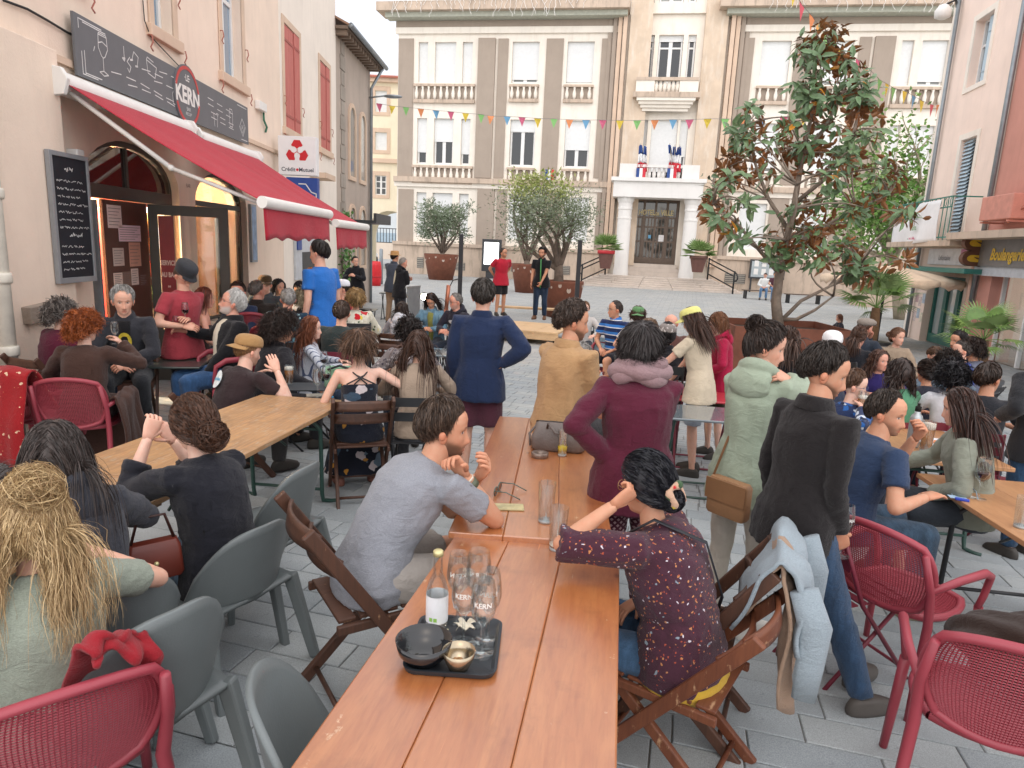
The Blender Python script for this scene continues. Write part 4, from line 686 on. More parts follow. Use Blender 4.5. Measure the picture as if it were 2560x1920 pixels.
# ------------------------------------------------------------------ people
def smooth_tab(zs,vs,n=161):
    z=np.linspace(-1,1,n);v=np.interp(z,zs,vs);k=np.exp(-np.linspace(-2,2,13)**2);k /= k.sum()
    return z,np.convolve(np.pad(v,6,mode='edge'),k,'valid')
HF=smooth_tab([-1,-.93,-.8,-.6,-.35,-.1,.1,.2,.45,.65,.85,.95,1],[.040,.068,.077,.079,.079,.078,.080,.084,.086,.078,.054,.03,.0])
HB=smooth_tab([-1,-.8,-.6,-.35,-.1,.1,.35,.6,.8,.93,1],[.0,.02,.045,.072,.090,.099,.103,.094,.07,.04,.0])
HW=smooth_tab([-1,-.93,-.8,-.6,-.35,-.1,.1,.35,.6,.8,.93,1],[.018,.036,.047,.057,.066,.072,.075,.077,.071,.053,.031,.0])
def gs(a,s): return np.exp(-(a/s)**2)
def head_arrays(res,skin,brow='#3a2a20',stub=0.,stubc='#2a2018',female=False,lips=None,eye='#2b1c12'):
    nz,nc=res;skin=np.array(lin(skin));th=np.linspace(-math.pi/2+.02,math.pi/2-.02,nz);zn=np.sin(th)
    zn=np.linspace(-1,1,nz)*.55+zn*.45;u=np.arange(nc)/nc*2*math.pi;ph=u-.42*np.sin(u)
    Z,PH=np.meshgrid(zn,ph,indexing='ij');W=np.interp(Z,*HW);Fr=np.interp(Z,*HF);B=np.interp(Z,*HB)
    if female: W=W*(.965-.03*np.clip(-Z,0,1));Fr=Fr*.975
    c,s=np.cos(PH),np.sin(PH);x=W*np.sign(s)*np.abs(s)**.92
    y=np.where(c>0,Fr*np.abs(c)**.85,-B*np.abs(c));z=Z*.1175;f=np.clip(c,0,1);fr=np.clip(c*4,0,1);ax=np.abs(x)
    A=np.interp(z,[-.068,-.06,-.05,-.043,-.02,0,.022],[0,.011,.024,.025,.015,.008,0])*(0.85 if female else 1);sg=np.interp(z,[-.06,-.04,0],[.0165,.0135,.0085])
    d=A*gs(x,sg) - .0105*gs(ax-.032,.015)*gs(z-.001,.011) + .0045*gs(ax-.032,.010)*gs(z,.0062) + .005*gs(ax-.03,.024)*gs(z-.02,.008)
    d+=.0055*gs(x,.021)*(gs(z+.071,.005)+gs(z+.084,.0055)) - .002*gs(x,.026)*gs(z+.0775,.0022) - .003*gs(x,.024)*gs(z+.094,.005) + .006*gs(x,.02)*gs(z+.107,.011)
    d+=.004*gs(ax-.046,.02)*gs(z+.03,.02) - .003*gs(ax-.05,.014)*gs(z+.065,.02)
    y=y+d*fr;V=np.stack([x,y,z],-1)
    col=np.broadcast_to(skin,V.shape).copy()
    def blend(m,cc): col[:]=col*(1-m[...,None])+np.array(cc)*m[...,None]
    blend(.35*(gs(x,.014)*gs(z+.045,.014)+.7*gs(ax-.045,.02)*gs(z+.035,.02))*fr,skin*np.array((1.,.62,.55)))
    if stub:
        edge=np.interp(ax,[0,.03,.06,.08],[-.058,-.062,-.045,-.02]);m=1/(1+np.exp((z-edge)/.004));m=m*np.clip((y+.02)/.03,0,1)*(1-.75*gs(x,.024)*gs(z+.078,.010));blend(np.clip(m*stub,0,1),lin(stubc))
    lp=lin(lips) if lips else tuple(skin*np.array((.8,.45,.42)));blend(np.clip(gs(x,.021)*gs(z+.0775,.0095)*1.3-.2,0,.8)*fr,lp);blend(.75*gs(x,.02)*gs(z+.0775,.0019)*fr,skin*.25)
    blend(.8*np.clip(1.6*gs(ax-.033,.0125)*gs(z-(.0205+.004*np.sin(ax*60)),.0042)-.3,0,1)*fr,lin(brow))
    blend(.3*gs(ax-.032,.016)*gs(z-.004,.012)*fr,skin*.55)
    e=((ax-.032)/.0125)**2+(z/.0052)**2;blend((e<1)*.85*fr,(.62,.6,.57));blend((((ax-.032)/.0055)**2+(z/.0058)**2<1)*.95*fr,lin(eye));blend(.85*gs(ax-.032,.014)*gs(z-.0058,.0022)*fr,skin*.14)
    blend(.6*gs(ax-.009,.0045)*gs(z+.059,.003)*fr,skin*.2)
    V=V.reshape(-1,3);n=nc;q=[]
    idx=np.arange(nz*nc).reshape(nz,nc);a=idx[:-1];b=np.roll(idx,-1,1)
    q=np.stack([a,b[:-1],b[1:],idx[1:]],-1).reshape(-1,4);F=[tuple(t) for t in q]+[tuple(range(nc-1,-1,-1)),tuple(range((nz-1)*nc,nz*nc))]
    C=col.reshape(-1,3)
    for sd in (-1,1):
        m=MB();m.ball((0,0,0),(.009,.019,.032),10,8);m.ball((sd*.004,-.006,.006),(.012,.016,.022),10,6);e=np.array(m.v);a_=.35*sd
        e=np.stack([e[:,0]*math.cos(a_)-e[:,1]*math.sin(a_),e[:,0]*math.sin(a_)+e[:,1]*math.cos(a_),e[:,2]],-1)+np.array((sd*.078,-.010,-.014))
        k=len(V);V=np.concatenate([V,e]);F+=[tuple(i+k for i in f_) for f_ in m.f];C=np.concatenate([C,np.broadcast_to(skin*np.array((1,.8,.75)),e.shape)])
    return V,F,C
EC=np.array((0,-.012,.012));ER=np.array((.081,.102,.116))
def hairline(az,st):
    t={'man': ([0,25,50,75,95,130,180],[.62,.58,.48,.1,-.12,-.45,-.66]),'recede': ([0,25,45,75,95,130,180],[.78,.9,.7,.12,-.1,-.42,-.62]),'long': ([0,25,50,75,95,130,180],[.66,.6,.3,-.15,-.35,-.6,-.8]),
         'fringe': ([0,25,50,75,95,130,180],[.3,.3,.15,-.2,-.4,-.6,-.8]),'bald': ([0,60,80,95,130,180],[1.2,1.2,.5,-.05,.05,.1])}[st]
    return np.interp(np.degrees(np.abs(az)),*t)
def strands_mesh(Pts,r0,rng,taper=.8,sides=3):
    N,S,_=Pts.shape;T=np.gradient(Pts,axis=1);T /= np.linalg.norm(T,axis=2,keepdims=True)+1e-9
    ref=rng.normal(size=(N,1,3));a=np.cross(T,np.broadcast_to(ref,T.shape));a /= np.linalg.norm(a,axis=2,keepdims=True)+1e-9;b=np.cross(T,a)
    t=np.linspace(0,1,S);rad=(np.asarray(r0).reshape(-1,1)*(1-taper*t**2)[None]);vs=[]
    V=np.stack([Pts-a*rad[...,None],Pts+a*rad[...,None]],2).reshape(-1,3);idx=np.arange(N*S*2).reshape(N,S,2)
    F=np.stack([idx[:,:-1,0],idx[:,:-1,1],idx[:,1:,1],idx[:,1:,0]],-1).reshape(-1,4);return V,F,np.repeat(rng.random(N),S*2)
def push_out(p,c,r):
    d=(p-c)/r;l=np.linalg.norm(d,axis=-1,keepdims=True);return np.where(l<1,c+d/np.maximum(l,1e-6)*r,p)
def hair_arrays(style,N,seed,line='man',thick=.018,length=.06,rad=.002,curl=0.,vol=1.,part=0.,tie=(0,-.1,.05),bunr=.045,segs=7,mess=.25,torso=True):
    if style=='curly': segs=max(segs,9)
    if style=='long': segs=max(segs,10);mess *= .4
    if style=='short': mess *= .8
    rng=np.random.default_rng(seed);V=np.zeros((0,3));F=np.zeros((0,4),int);SID=np.zeros(0)
    def put(v,f,s_):
        nonlocal V,F,SID
        F=np.concatenate([F,f+len(V)]);V=np.concatenate([V,v]);SID=np.concatenate([SID,s_])
    # cap
    nz,nc=26,36;th=np.linspace(-1.3,1.5,nz);az=np.linspace(-math.pi,math.pi,nc,endpoint=False);TH,AZ=np.meshgrid(th,az,indexing='ij')
    D=np.stack([np.sin(AZ)*np.cos(TH),np.cos(AZ)*np.cos(TH),np.sin(TH)],-1);hl=hairline(AZ,line);k=np.clip((D[...,2]-hl)/(.5 if line in ('man','recede') else .25),-1,1)
    nzs=sum(np.sin(D@rng.normal(size=3)*w_+rng.random()*6) for w_ in (5,8,13,17))/4
    off=np.where(k>0,thick*np.clip(k,0,1)**(.8 if line in ('man','recede') else .5)*(1+.22*nzs),-.012);cap=EC+D*(ER+off[...,None])
    idx=np.arange(nz*nc).reshape(nz,nc);B2=np.roll(idx,-1,1);q=np.stack([idx[:-1],B2[:-1],B2[1:],idx[1:]],-1);keep=(k[:-1]>-.12) & (k[1:]>-.12)
    put(cap.reshape(-1,3),q[keep],.35+.3*rng.random(nz*nc));put(np.array([[0,-.012,ER[2]+thick+.011]]*4)+np.array([[-.01,-.01,0],[.01,-.01,0],[.01,.01,0],[-.01,.01,0]])*2.0,np.array([[0,1,2,3]]),np.full(4,.5))
    if N:
        d=rng.normal(size=(N*6,3));d /= np.linalg.norm(d,axis=1,keepdims=True);a_=np.arctan2(d[:,0],d[:,1]);d=d[d[:,2]>hairline(a_,line)+.03][:N];N=len(d)
        tpr=np.clip((d[:,2]-hairline(np.arctan2(d[:,0],d[:,1]),line))/(.5 if line in ('man','recede') else .2),.05,1)[:,None]**.8;root=EC+d*(ER+thick*.95*tpr);crown=nrm((part,-.35,.93));tang=d-crown*(d@crown)[:,None]*1.0;tang=tang-d*np.sum(tang*d,1,keepdims=True);tang /= np.linalg.norm(tang,axis=1,keepdims=True)+1e-6
        kk=rng.normal(size=(5,3));rnd=.35*rng.normal(size=(N,3))+sum(np.sin((d@kk[i]*(5+4*i))[:,None]+np.arange(3)*2.1+i) for i in range(5))*.32;L=length*(.65+.6*rng.random(N));pts=[root]
        if style in ('bun','pony'):
            tp=np.array(tie);S=segs;ts=np.linspace(0,1,S)[None,:,None];en=tp+rng.normal(size=(N,1,3))*.012
            path=root[:,None]*(1-ts)+en*ts;path=path+rnd[:,None]*.004*mess*4*np.sin(ts*3.1);dd=(path-EC)/ER;l=np.linalg.norm(dd,axis=2,keepdims=True);path=EC+dd/np.maximum(l,.2)*ER*np.maximum(l,1.0+thick/.095+.06*rng.random((N,1,1)))
            v,f,s_=strands_mesh(path,rad*(.7+.6*rng.random(N)),rng,.3);put(v,f,s_)
            M_=max(30,N//3)
            if style=='bun':
                t=np.linspace(0,1,9)[None,:,None];ax_=rng.normal(size=(M_,3));ax_ /= np.linalg.norm(ax_,axis=1,keepdims=True);e1=np.cross(ax_,rng.normal(size=(M_,3)));e1 /= np.linalg.norm(e1,axis=1,keepdims=True);e2=np.cross(ax_,e1)
                out=nrm(tp-EC);c0=tp+out*bunr*.55;ang=t*(3+2*rng.random((M_,1,1)))+rng.random((M_,1,1))*6;rr=bunr*(.75+.4*rng.random((M_,1,1)))*(1+.5*mess*t*rng.random((M_,1,1)))
                path=c0+(e1[:,None]*np.cos(ang)+e2[:,None]*np.sin(ang))*rr;v,f,s_=strands_mesh(path,rad*1.3*(.7+.6*rng.random(M_)),rng,.5);put(v,f,s_)
                m=MB();m.ball(tuple(c0),bunr*.82,12,8);tri=[t_ for t_ in m.f if len(t_)==4];put(np.array(m.v),np.array(tri),np.full(len(m.v),.4))
            else:
                p=tp+rng.normal(size=(M_,3))*.014;dr=np.array((0,-.8,.35))+rng.normal(size=(M_,3))*.35;L2=length*(.7+.5*rng.random((M_,1)));pp=[p]
                for i in range(9):
                    dr=dr+np.array((0,.02,-.42))+rng.normal(size=(M_,3))*.12*mess;dr /= np.linalg.norm(dr,axis=1,keepdims=True);p=push_out(p+dr*L2/9,EC,ER*1.1);pp.append(p)
                v,f,s_=strands_mesh(np.stack(pp,1),rad*1.3*(.7+.6*rng.random(M_)),rng);put(v,f,s_)
        else:
            if style=='short' and line in ('man','recede'):
                fm=np.clip((d[:,1]-.1)*2,0,1)[:,None];sw=np.array((.55,-.25,.55));tang=tang*(1-fm)+fm*(sw-d*(d@sw)[:,None]);tang /= np.linalg.norm(tang,axis=1,keepdims=True)+1e-6;L=L*(1-.35*fm[:,0])*(.3+.7*tpr[:,0])
            if style=='long':
                sgn=np.sign(d[:,:1]+rng.normal(size=(N,1))*.12-part);tang=np.concatenate([sgn*.9,-.55*np.ones((N,1)),-.15*np.ones((N,1))],1);tang=tang-d*np.sum(tang*d,1,keepdims=True);tang /= np.linalg.norm(tang,axis=1,keepdims=True)+1e-6
            up={'short': .28,'long': .05,'curly': .9,'spiky': 1.0}.get(style,.4)*vol;gr={'short': .22,'long': .6,'curly': .16,'spiky': .06}.get(style,.2)
            dr=tang+d*up+rnd*mess;dr /= np.linalg.norm(dr,axis=1,keepdims=True);p=root.copy()
            for i in range(segs):
                dr=dr+np.array((0,0,-gr))+rng.normal(size=(N,3))*.12*mess
                if style=='long': dr[:,1]-=.06*(p[:,2]<-.02)
                dr /= np.linalg.norm(dr,axis=1,keepdims=True);p=p+dr*L[:,None]/segs;p=push_out(p,EC,ER+thick*1.02*tpr+.007*rng.random((N,1))*tpr)
                if style=='short' and line in ('man','recede'):
                    dq=(p-EC)/ER;dq /= np.linalg.norm(dq,axis=1,keepdims=True)+1e-9;tc=np.clip((dq[:,2]-hairline(np.arctan2(dq[:,0],dq[:,1]),line))/.5,.06,1)[:,None]**.8;ro=ER+(thick*1.1+.004)*tc+.004*rng.random((N,1));dq=(p-EC)/ro;l_=np.linalg.norm(dq,axis=1,keepdims=True);p=EC+dq*np.minimum(1.,1./np.maximum(l_,1e-6))*ro
                if style=='long' and line != 'fringe':
                    fm=(p[:,1]>.0) & (p[:,2]<.07) & (p[:,2]>-.2);p[fm,0]=np.sign(p[fm,0])*np.maximum(np.abs(p[fm,0]),.076+.012*rng.random(fm.sum()))
                if torso and style=='long': p=push_out(p,np.array((0,.0,-.33)),np.array((.20,.13,.17))+.012*rng.random((N,1)))
                pts.append(p)
            path=np.stack(pts,1)
            if curl:
                S=path.shape[1];t=np.linspace(0,1,S)[None,:,None];e1=rng.normal(size=(N,1,3));e2=rng.normal(size=(N,1,3));om=10+9*rng.random((N,1,1));path=path+curl*np.sqrt(t)*(e1*np.sin(om*t+rng.random((N,1,1))*6)+e2*np.cos(om*t))
            v,f,s_=strands_mesh(path,rad*(.6+.8*rng.random(N)),rng);put(v,f,s_)
    return V,F,SID
def ell(c,rt,fw,rx,ry,n=20,p=2.25):
    out=[]
    for k in range(n):
        t=2*math.pi*k/n;a,b=math.cos(t),math.sin(t);a=math.copysign(abs(a)**(2/p),a);b=math.copysign(abs(b)**(2/p),b);out.append(c+rt*a*rx+fw*b*ry)
    return out
def ik(a,t,l1,l2,pole):
    a,t=np.array(a,float),np.array(t,float);v=t-a;d=np.linalg.norm(v);m=(l1+l2)*.995
    if d>m: t=a+v/d*m;v=t-a;d=m
    u=v/max(d,1e-6);x=(l1*l1-l2*l2+d*d)/(2*d);h=math.sqrt(max(0,l1*l1-x*x));po=np.array(pole,float);po=po-u*(po@u);return a+u*x+nrm(po)*h,t
def hand_mb(m,wr,d,pn,side,curl=.5,sc=1.0,spread=.03,fl=1.):
    d=nrm(d);pn=nrm(np.array(pn)-d*(np.array(pn)@d));sd=np.cross(d,pn)*side   # sd points to the thumb side
    L=.088*sc;rings=[]
    for t,w_,h_ in ((-.12,.026,.018),(.15,.032,.016),(.6,.041,.0145),(1.0,.042,.012),(1.08,.036,.009)):
        rings.append(ell(wr+d*L*t,sd,pn,w_*sc,h_*sc,12))
    m.loft(rings)
    for i,(off,ln,r) in enumerate(((.031,.072,.0088),(.0105,.08,.009),(-.0105,.075,.0086),(-.030,.058,.0078))):
        p=wr+d*L*.97+sd*off*sc;a=curl*.35*fl;pts=[p];dd=nrm(d+sd*spread*(1.5-i)*.8)
        for j,sg in enumerate((.45,.32,.23)):
            a+=curl*(.55,.85,.6)[j];p=p+(dd*math.cos(a)+pn*math.sin(a))*ln*sg*sc;pts.append(p)
        m.tube([pts[0]-dd*.01*sc]+pts,[r*sc,r*sc,r*.98*sc,r*.9*sc,r*.66*sc],8)
    p=wr+d*L*.25+sd*.026*sc;td=nrm(d*.75+sd*.75+pn*.25);pts=[p-td*.012];
    for j,sg in enumerate((.036,.03,.024)): pts.append(pts[-1]+td*sg*sc);td=nrm(td+pn*curl*.45-sd*curl*.55*(j>0)+d*.1)
    m.tube(pts,[.0125*sc,.0115*sc,.0098*sc,.007*sc],8)
RJOBS=[]
def rjob(mb,voxel,it,name):
    me=bpy.data.meshes.new('tmp');me.from_pydata(mb.v,[],mb.f);bm=bmesh.new();bm.from_mesh(me);bmesh.ops.recalc_face_normals(bm,faces=bm.faces);bm.to_mesh(me);bm.free()
    o=bpy.data.objects.new('tmp',me);COL.objects.link(o);m=o.modifiers.new('r','REMESH');m.mode='VOXEL';m.voxel_size=voxel;m2=o.modifiers.new('s','SMOOTH');m2.factor=.5;m2.iterations=it;m3=o.modifiers.new('d','DECIMATE');m3.ratio=.42;return o
PPL=[]
SEATS=[]
TONES={'fair': '#e9c4b2','light': '#dfb29c','tan': '#cd9c80','red': '#dba692','brown': '#9c6a4c'}
def person(label,top,depth,pose='sit',yaw=0,head=None,pitch=0,lean=8,sl=0,twist=0,sex='m',near=1,skin='light',arms=('table','table'),topc=('tee','#888888',None),bottom=('trousers','#2c3340',None),hair=None,hat=None,glasses=None,
           stub=0.,stubc='#2a2018',seat=None,s=None,shoe='#3a3632',build=1.0,curl=(.6,.6),extras=(),hcol=('#2a1f18',None),table=.75,legs=None,group=None,hroll=0,pelvis=None,floor=0.):
    fem=sex=='f';s0=s or (.95 if fem else 1.0)
    if sex=='c': fem=True;s0=s or .82
    L=R(lean);pz=.53 if pose=='sit' else .95
    if pelvis: pz=pelvis
    def spine(pz):
        pv=np.array((0,0,pz));sx=math.sin(R(sl))
        wa=pv+.18*nrm((sx,math.sin(L*.6),math.cos(L*.6)));ch=wa+.20*nrm((sx,math.sin(L),math.cos(L)));nb=ch+.14*nrm((sx*1.2,math.sin(L*1.15),math.cos(L*1.15)))
        nl=L*.55+R(10);hc=nb+.158*nrm((sx*1.3,math.sin(nl),math.cos(nl)));return pv,wa,ch,nb,hc
    pv,wa,ch,nb,hc=spine(pz)
    tp=DY(top[0],top[1],depth);hxy=np.array((math.cos(R(yaw)),math.sin(R(yaw)))) ;c_,s_=math.cos(R(yaw)),math.sin(R(yaw))
    htop=hc+np.array((0,-.01,.125));bx_,by_=tp[0]-s0*(htop[0]*c_-htop[1]*s_),tp[1]-s0*(htop[0]*s_+htop[1]*c_);gz=g(bx_,by_)+floor
    need=tp[2]-gz
    if pose=='sit':
        dz=(need/s0-htop[2]);dzc=max(-.12,min(.16,dz));pz+=dzc;pv,wa,ch,nb,hc=spine(pz)
        if abs(dz-dzc)>.02: print('SIT',label[:38],'pelvis want %.2f' % (pz-dzc+dz),'s',s0)
    else:
        s0=need/htop[2]
        if not .84<s0<1.12: print('STAND',label[:38],'scale %.2f height %.2f' % (s0,need))
    base=np.array((bx_,by_,gz))
    def loc(wp): v=(np.array(wp)-base);return np.array((v[0]*c_+v[1]*s_,-v[0]*s_+v[1]*c_,v[2]))/s0
    shw=(.158 if fem else .182)*(.5+.5*build);ca,sa=math.cos(R(twist)),math.sin(R(twist));rt=np.array((ca,sa,0));fwd=nrm(np.cross((nb-ch)/1.,rt));fwd=nrm(np.cross(nrm(nb-ch),rt));fwd=fwd if fwd[1]>0 or abs(twist)>80 else -fwd
    rt0=np.array((1.,0,0));rm=nrm(rt0+rt)
    wm=build*(.9 if fem else 1.);hipw=(.168 if fem else .162)*build
    def frm(a,b,r_): u=nrm(b-a);f_=nrm(np.cross(u,r_));return (r_,f_)
    lev=[(pv-np.array((0,0,.10)),rt0,np.array((0,1.,0)),hipw*.86,.105*build),(pv,rt0,np.array((0,1.,0)),hipw,.118*build),(pv*.45+wa*.55,*frm(pv,wa,rt0),hipw*.93,.112*build),(wa,*frm(pv,ch,rm),.138*wm,.102*build),(wa*.5+ch*.5,*frm(wa,ch,rm),.150*wm,.112*build),
           (ch,*frm(wa,nb,rt),.163*wm,(.122 if fem else .118)*build),(ch*.45+nb*.55,*frm(ch,nb,rt),.160*wm,.098*build),(ch*.18+nb*.82,*frm(ch,nb,rt),.125*wm,.078),(nb,*frm(ch,nb,rt),.066,.060)]
    k2=.88 if fem else 1.0;k2 *= .6+.4*build;body=MB();hands=MB()
    body.loft([ell(c,a,b,x*.93,y*.93) for c,a,b,x,y in lev]);nk=(.047 if fem else .056);body.tube([nb-np.array((0,0,.04)),nb*.5+hc*.5,hc+np.array((0,-.01,-.02))],[nk*1.15,nk,nk*.98],14)
    # arms
    A=[]
    for i,(sd,ar) in enumerate(zip((1,-1),arms)):      # right, left
        sh=nb+rt*sd*shw+np.array((0,0,-.05));l1,l2=.285,.255;pole=np.array((.6*sd,-.6,-.6));pn=np.array((-sd*.6,0,-.5));cu=curl[i]
        nm=ar if isinstance(ar,str) else ar[0];rel=None
        hrot=Matrix.Rotation(R((head if head is not None else yaw)-yaw),3,'Z')
        if nm=='hang': t=sh+np.array((.05*sd,.03,-.53));pole=np.array((.3*sd,-1,0));pn=np.array((-sd,0,0));cu=.35
        elif nm=='table': t=np.array((.17*sd,.36,table/s0+.045)) ;t[1]+=nb[1]*.5;pole=np.array((.9*sd,-.3,-.5));pn=np.array((-.2*sd,0,-1.));cu=.3
        elif nm=='fold': t=np.array((.03*sd,.30+nb[1]*.6,table/s0+.05));pole=np.array((1.*sd,-.2,-.4));pn=np.array((-.6*sd,-.3,-.6));cu=.7
        elif nm=='lap': t=np.array((.10*sd,.24,pz+.10));pole=np.array((1.*sd,-.5,-.2));pn=np.array((-.3*sd,0,-1.));cu=.4
        elif nm=='chin': t=hc+np.array(hrot @ Vector((.03*sd,.125,-.125)));pole=np.array((.5*sd,.1,-1));pn=np.array(hrot @ Vector((0,-1,.2)));cu=1.0
        elif nm=='hip': t=pv+np.array((.17*sd,-.04,.13));pole=np.array((1*sd,-.5,0));pn=np.array((-sd,.2,0));cu=.3
        elif nm=='hold': t=ch+np.array((.07*sd,.30,-.06));pole=np.array((.8*sd,-.3,-.6));pn=np.array((-sd,.1,0));cu=.9
        elif nm=='cross': t=ch+np.array((-.10*sd,.17,-.10));pole=np.array((1.*sd,-.2,-.5));pn=np.array((0,-1,0));cu=.4
        elif nm=='v': t=np.array(ar[1]);pole=np.array(ar[2]) if len(ar)>2 and ar[2] else pole;pn=np.array(ar[3]) if len(ar)>3 and ar[3] else pn
        elif nm=='px': t=loc(DY(ar[1],ar[2],ar[3]));pole=np.array(ar[4]) if len(ar)>4 and ar[4] else pole;pn=np.array(ar[5]) if len(ar)>5 and ar[5] else pn
        if isinstance(ar,tuple) and len(ar)>6: cu=ar[6]
        el,wr=ik(sh,t,l1,l2,pole);A.append((sh,el,wr));ins=nb+rt*sd*shw*.45+np.array((0,0,-.06));ra=.047*k2
        body.tube([ins,sh,sh*.5+el*.5,el],[ra*.9,ra*1.02,ra*.97,.039*k2],12);body.tube([el,el*.65+wr*.35,wr],[.039*k2,.038*k2,.0265*k2],12)
        body.ball(tuple(el),.0385*k2,10,8);hand_mb(hands,wr,wr-el,pn,sd if True else -sd,cu,1.0 if not fem else .92)
    # legs
    LG=[]
    for i,sd in enumerate((1,-1)):
        hip=pv+np.array((.088*sd,0,-.02))
        if legs: kn,an=np.array(legs[i][0]),np.array(legs[i][1])
        elif pose=='sit':
            kn=hip+np.array((.05*sd,.43,-.01));an=np.array((.14*sd,kn[1]-.10+.08*(i==0),.085))
        else: kn=np.array((.10*sd,.02+.05*(i==0),.50));an=np.array((.11*sd,-.03+.06*(i==0),.085))
        LG.append((hip,kn,an));body.tube([hip+np.array((0,0,.03)),hip*.6+kn*.4,kn],[.088*k2,.078*k2,.054*k2],14);body.tube([kn,kn*.68+an*.32,kn*.3+an*.7,an],[.053*k2,.055*k2,.042*k2,.034*k2],12);body.ball(tuple(kn),.054*k2,10,8)
        ft=an+np.array((.03*sd,.15,-.045));body.tube([an+np.array((0,-.045,-.03)),an+np.array((0,.03,-.03)),ft],[.032,.034,.024],10)
    D=dict(label=label,base=base,yaw=R(yaw),s=s0,near=near,skin=TONES[skin],fem=fem,group=group,hands=hands,extras=list(extras))
    vox={0: .03,1: .020,2: .015,3: .0115}[near];D['body']=rjob(body,vox,3,'body');D['cloth']=[]
    def cl(mb,name,c,pat,wr=.004,vx=None): D['cloth'].append((rjob(mb,vx or vox*.85,3 if near>1 else 2,name),name,c,pat,wr))
    # upper clothing
    kind,tc,tpat=topc[:3];ez={'tee': .012,'long': .014,'jacket': .022,'hoodie': .018,'tank': .006,'blouse': .022,'polo': .012,'sweater': .020,'fleece': .013}[kind];m=MB()
    hem=(-.16 if pose != 'sit' else -.07);low=pv+np.array((0,0,hem));LV=[(low,rt0,np.array((0,1.,0)),hipw+ez*.9+(max(.035,.06-ez) if pose != 'sit' else .015),.118*build+ez*.9+(max(.03,.05-ez) if pose != 'sit' else .015))]+[(c,a,b,x+ez*(1.4 if 1<j<5 else 1),y+ez*(1.3 if 1<j<5 else 1)) for j,(c,a,b,x,y) in enumerate(lev) if 0<j<8];LV[1]=(*LV[1][:3],max(LV[1][3]+.014,.088+.09*k2+.03),max(LV[1][4]+.012,.09*k2+.045))
    nc_=nb+(hc-nb)*.10
    if kind=='tank': LV=LV[:-2]
    else: LV+=[(nb,*frm(ch,nb,rt),.078+ez*.6,.070+ez*.5),(nc_,*frm(ch,nb,rt),.064+ez*.5,.062+ez*.4)]
    m.loft([ell(*l_) for l_ in LV])
    if kind != 'tank':
        for (sh,el,wr),sd in zip(A,(1,-1)):
            ins=nb+rt*sd*shw*.4+np.array((0,0,-.065));ra=.047*k2+ez
            if kind in ('tee','polo'): e1=sh+(el-sh)*.62;m.tube([ins,sh,e1],[ra*.95,ra*1.12,ra*1.12],14)
            elif kind=='blouse': m.tube([ins,sh,sh*.5+el*.5,el,el*.8+wr*.2],[ra*.9,ra*1.1,ra*1.05,ra*1.05,ra*1.0],14)
            else:
                w1=el+(wr-el)*(.96 if len(topc)<4 else topc[3]);m.tube([ins,sh,sh*.5+el*.5,el],[ra*.95,ra*1.08,ra*1.02,.039*k2+ez*.95],14);m.tube([el,el*.6+w1*.4,w1],[.039*k2+ez*.95,.038*k2+ez,(.0275*k2+ez*.7) if kind != 'sweater' else .042*k2+ez],14);m.ball(tuple(el),.038*k2+ez*.9,10,8)
    cl(m,{'tee': 'shirt','long': 'top','jacket': 'jacket','hoodie': 'hoodie','tank': 'dress_top','blouse': 'blouse','polo': 'polo_shirt','sweater': 'sweater','fleece': 'fleece_jacket'}[kind],tc,tpat,.008 if kind in ('jacket','hoodie','sweater','blouse','fleece') else .005)
    if kind in ('hoodie',):
        m=MB();bk=-fwd;c0=nb+bk*.075+np.array((0,0,.012));pts=[nb+rt*.085*sd_+fwd*(.055)+np.array((0,0,.0)) for sd_ in (1,)]
        ring=[nb+rt*math.cos(t)*.092+fwd*math.sin(t)*.075+np.array((0,0,.025-.03*math.sin(t))) for t in np.linspace(.55*math.pi-.2,-1.55*math.pi+.2+2*math.pi*0,14)]
        ring=[nb+rt*math.cos(t)*.090+fwd*math.sin(t)*.078+np.array((0,0,.030-.032*math.sin(t))) for t in np.linspace(math.pi*.62,math.pi*2.38,15)]
        m.tube(ring,[.016]+[.026+.016*max(0,-math.sin(t)) for t in np.linspace(math.pi*.62,math.pi*2.38,15)][1:-1]+[.016],10);m.ball(tuple(nb+bk*.10+np.array((0,0,-.045))),(.125,.055,.085),16,10);m.ball(tuple(nb+bk*.085+np.array((0,0,.0))),(.12,.05,.05),16,10);cl(m,'hood',tc,tpat,.004,.011 if near<3 else .009)
    if kind in ('polo','jacket','fleece'):
        m=MB();ua=nrm(hc-nb);uk=nrm(ua-fwd*.35);m.loft([ell(nb-ua*.02-fwd*.004,rt,fwd,.098,.088),ell(nb+uk*.035-fwd*.006,rt,fwd,.079,.076),ell(nb+uk*.048-fwd*.008,rt,fwd,.071,.070)]);cl(m,'collar',tc,tpat,.002,.010)
    if len(topc)>4 and topc[4]:      # open front showing an inner shirt
        m=MB();wdt=.05;rings=[]
        for c,a,b,x,y in LV[1:-1]: rings.append(ell(c+b*(y*.55),a,b,min(wdt+.012*(c[2]-pv[2])*3,x*.6),y*.55+.006))
        m.loft(rings);cl(m,'inner_shirt',topc[4],topc[5] if len(topc)>5 else None,.003)
    # lower clothing
    bk_,bc,bp=bottom;be=.014;m=MB();pw=[(pv-np.array((0,0,.10)),rt0,np.array((0,1.,0)),hipw*.86+be,.105*build+be),(pv,rt0,np.array((0,1.,0)),hipw+be*.6,.118*build+be*.6),(pv*.55+wa*.45,rt0,np.array((0,1.,0)),hipw*.95+be*.4,.113*build+be*.4)]
    m.loft([ell(*l_) for l_ in pw])
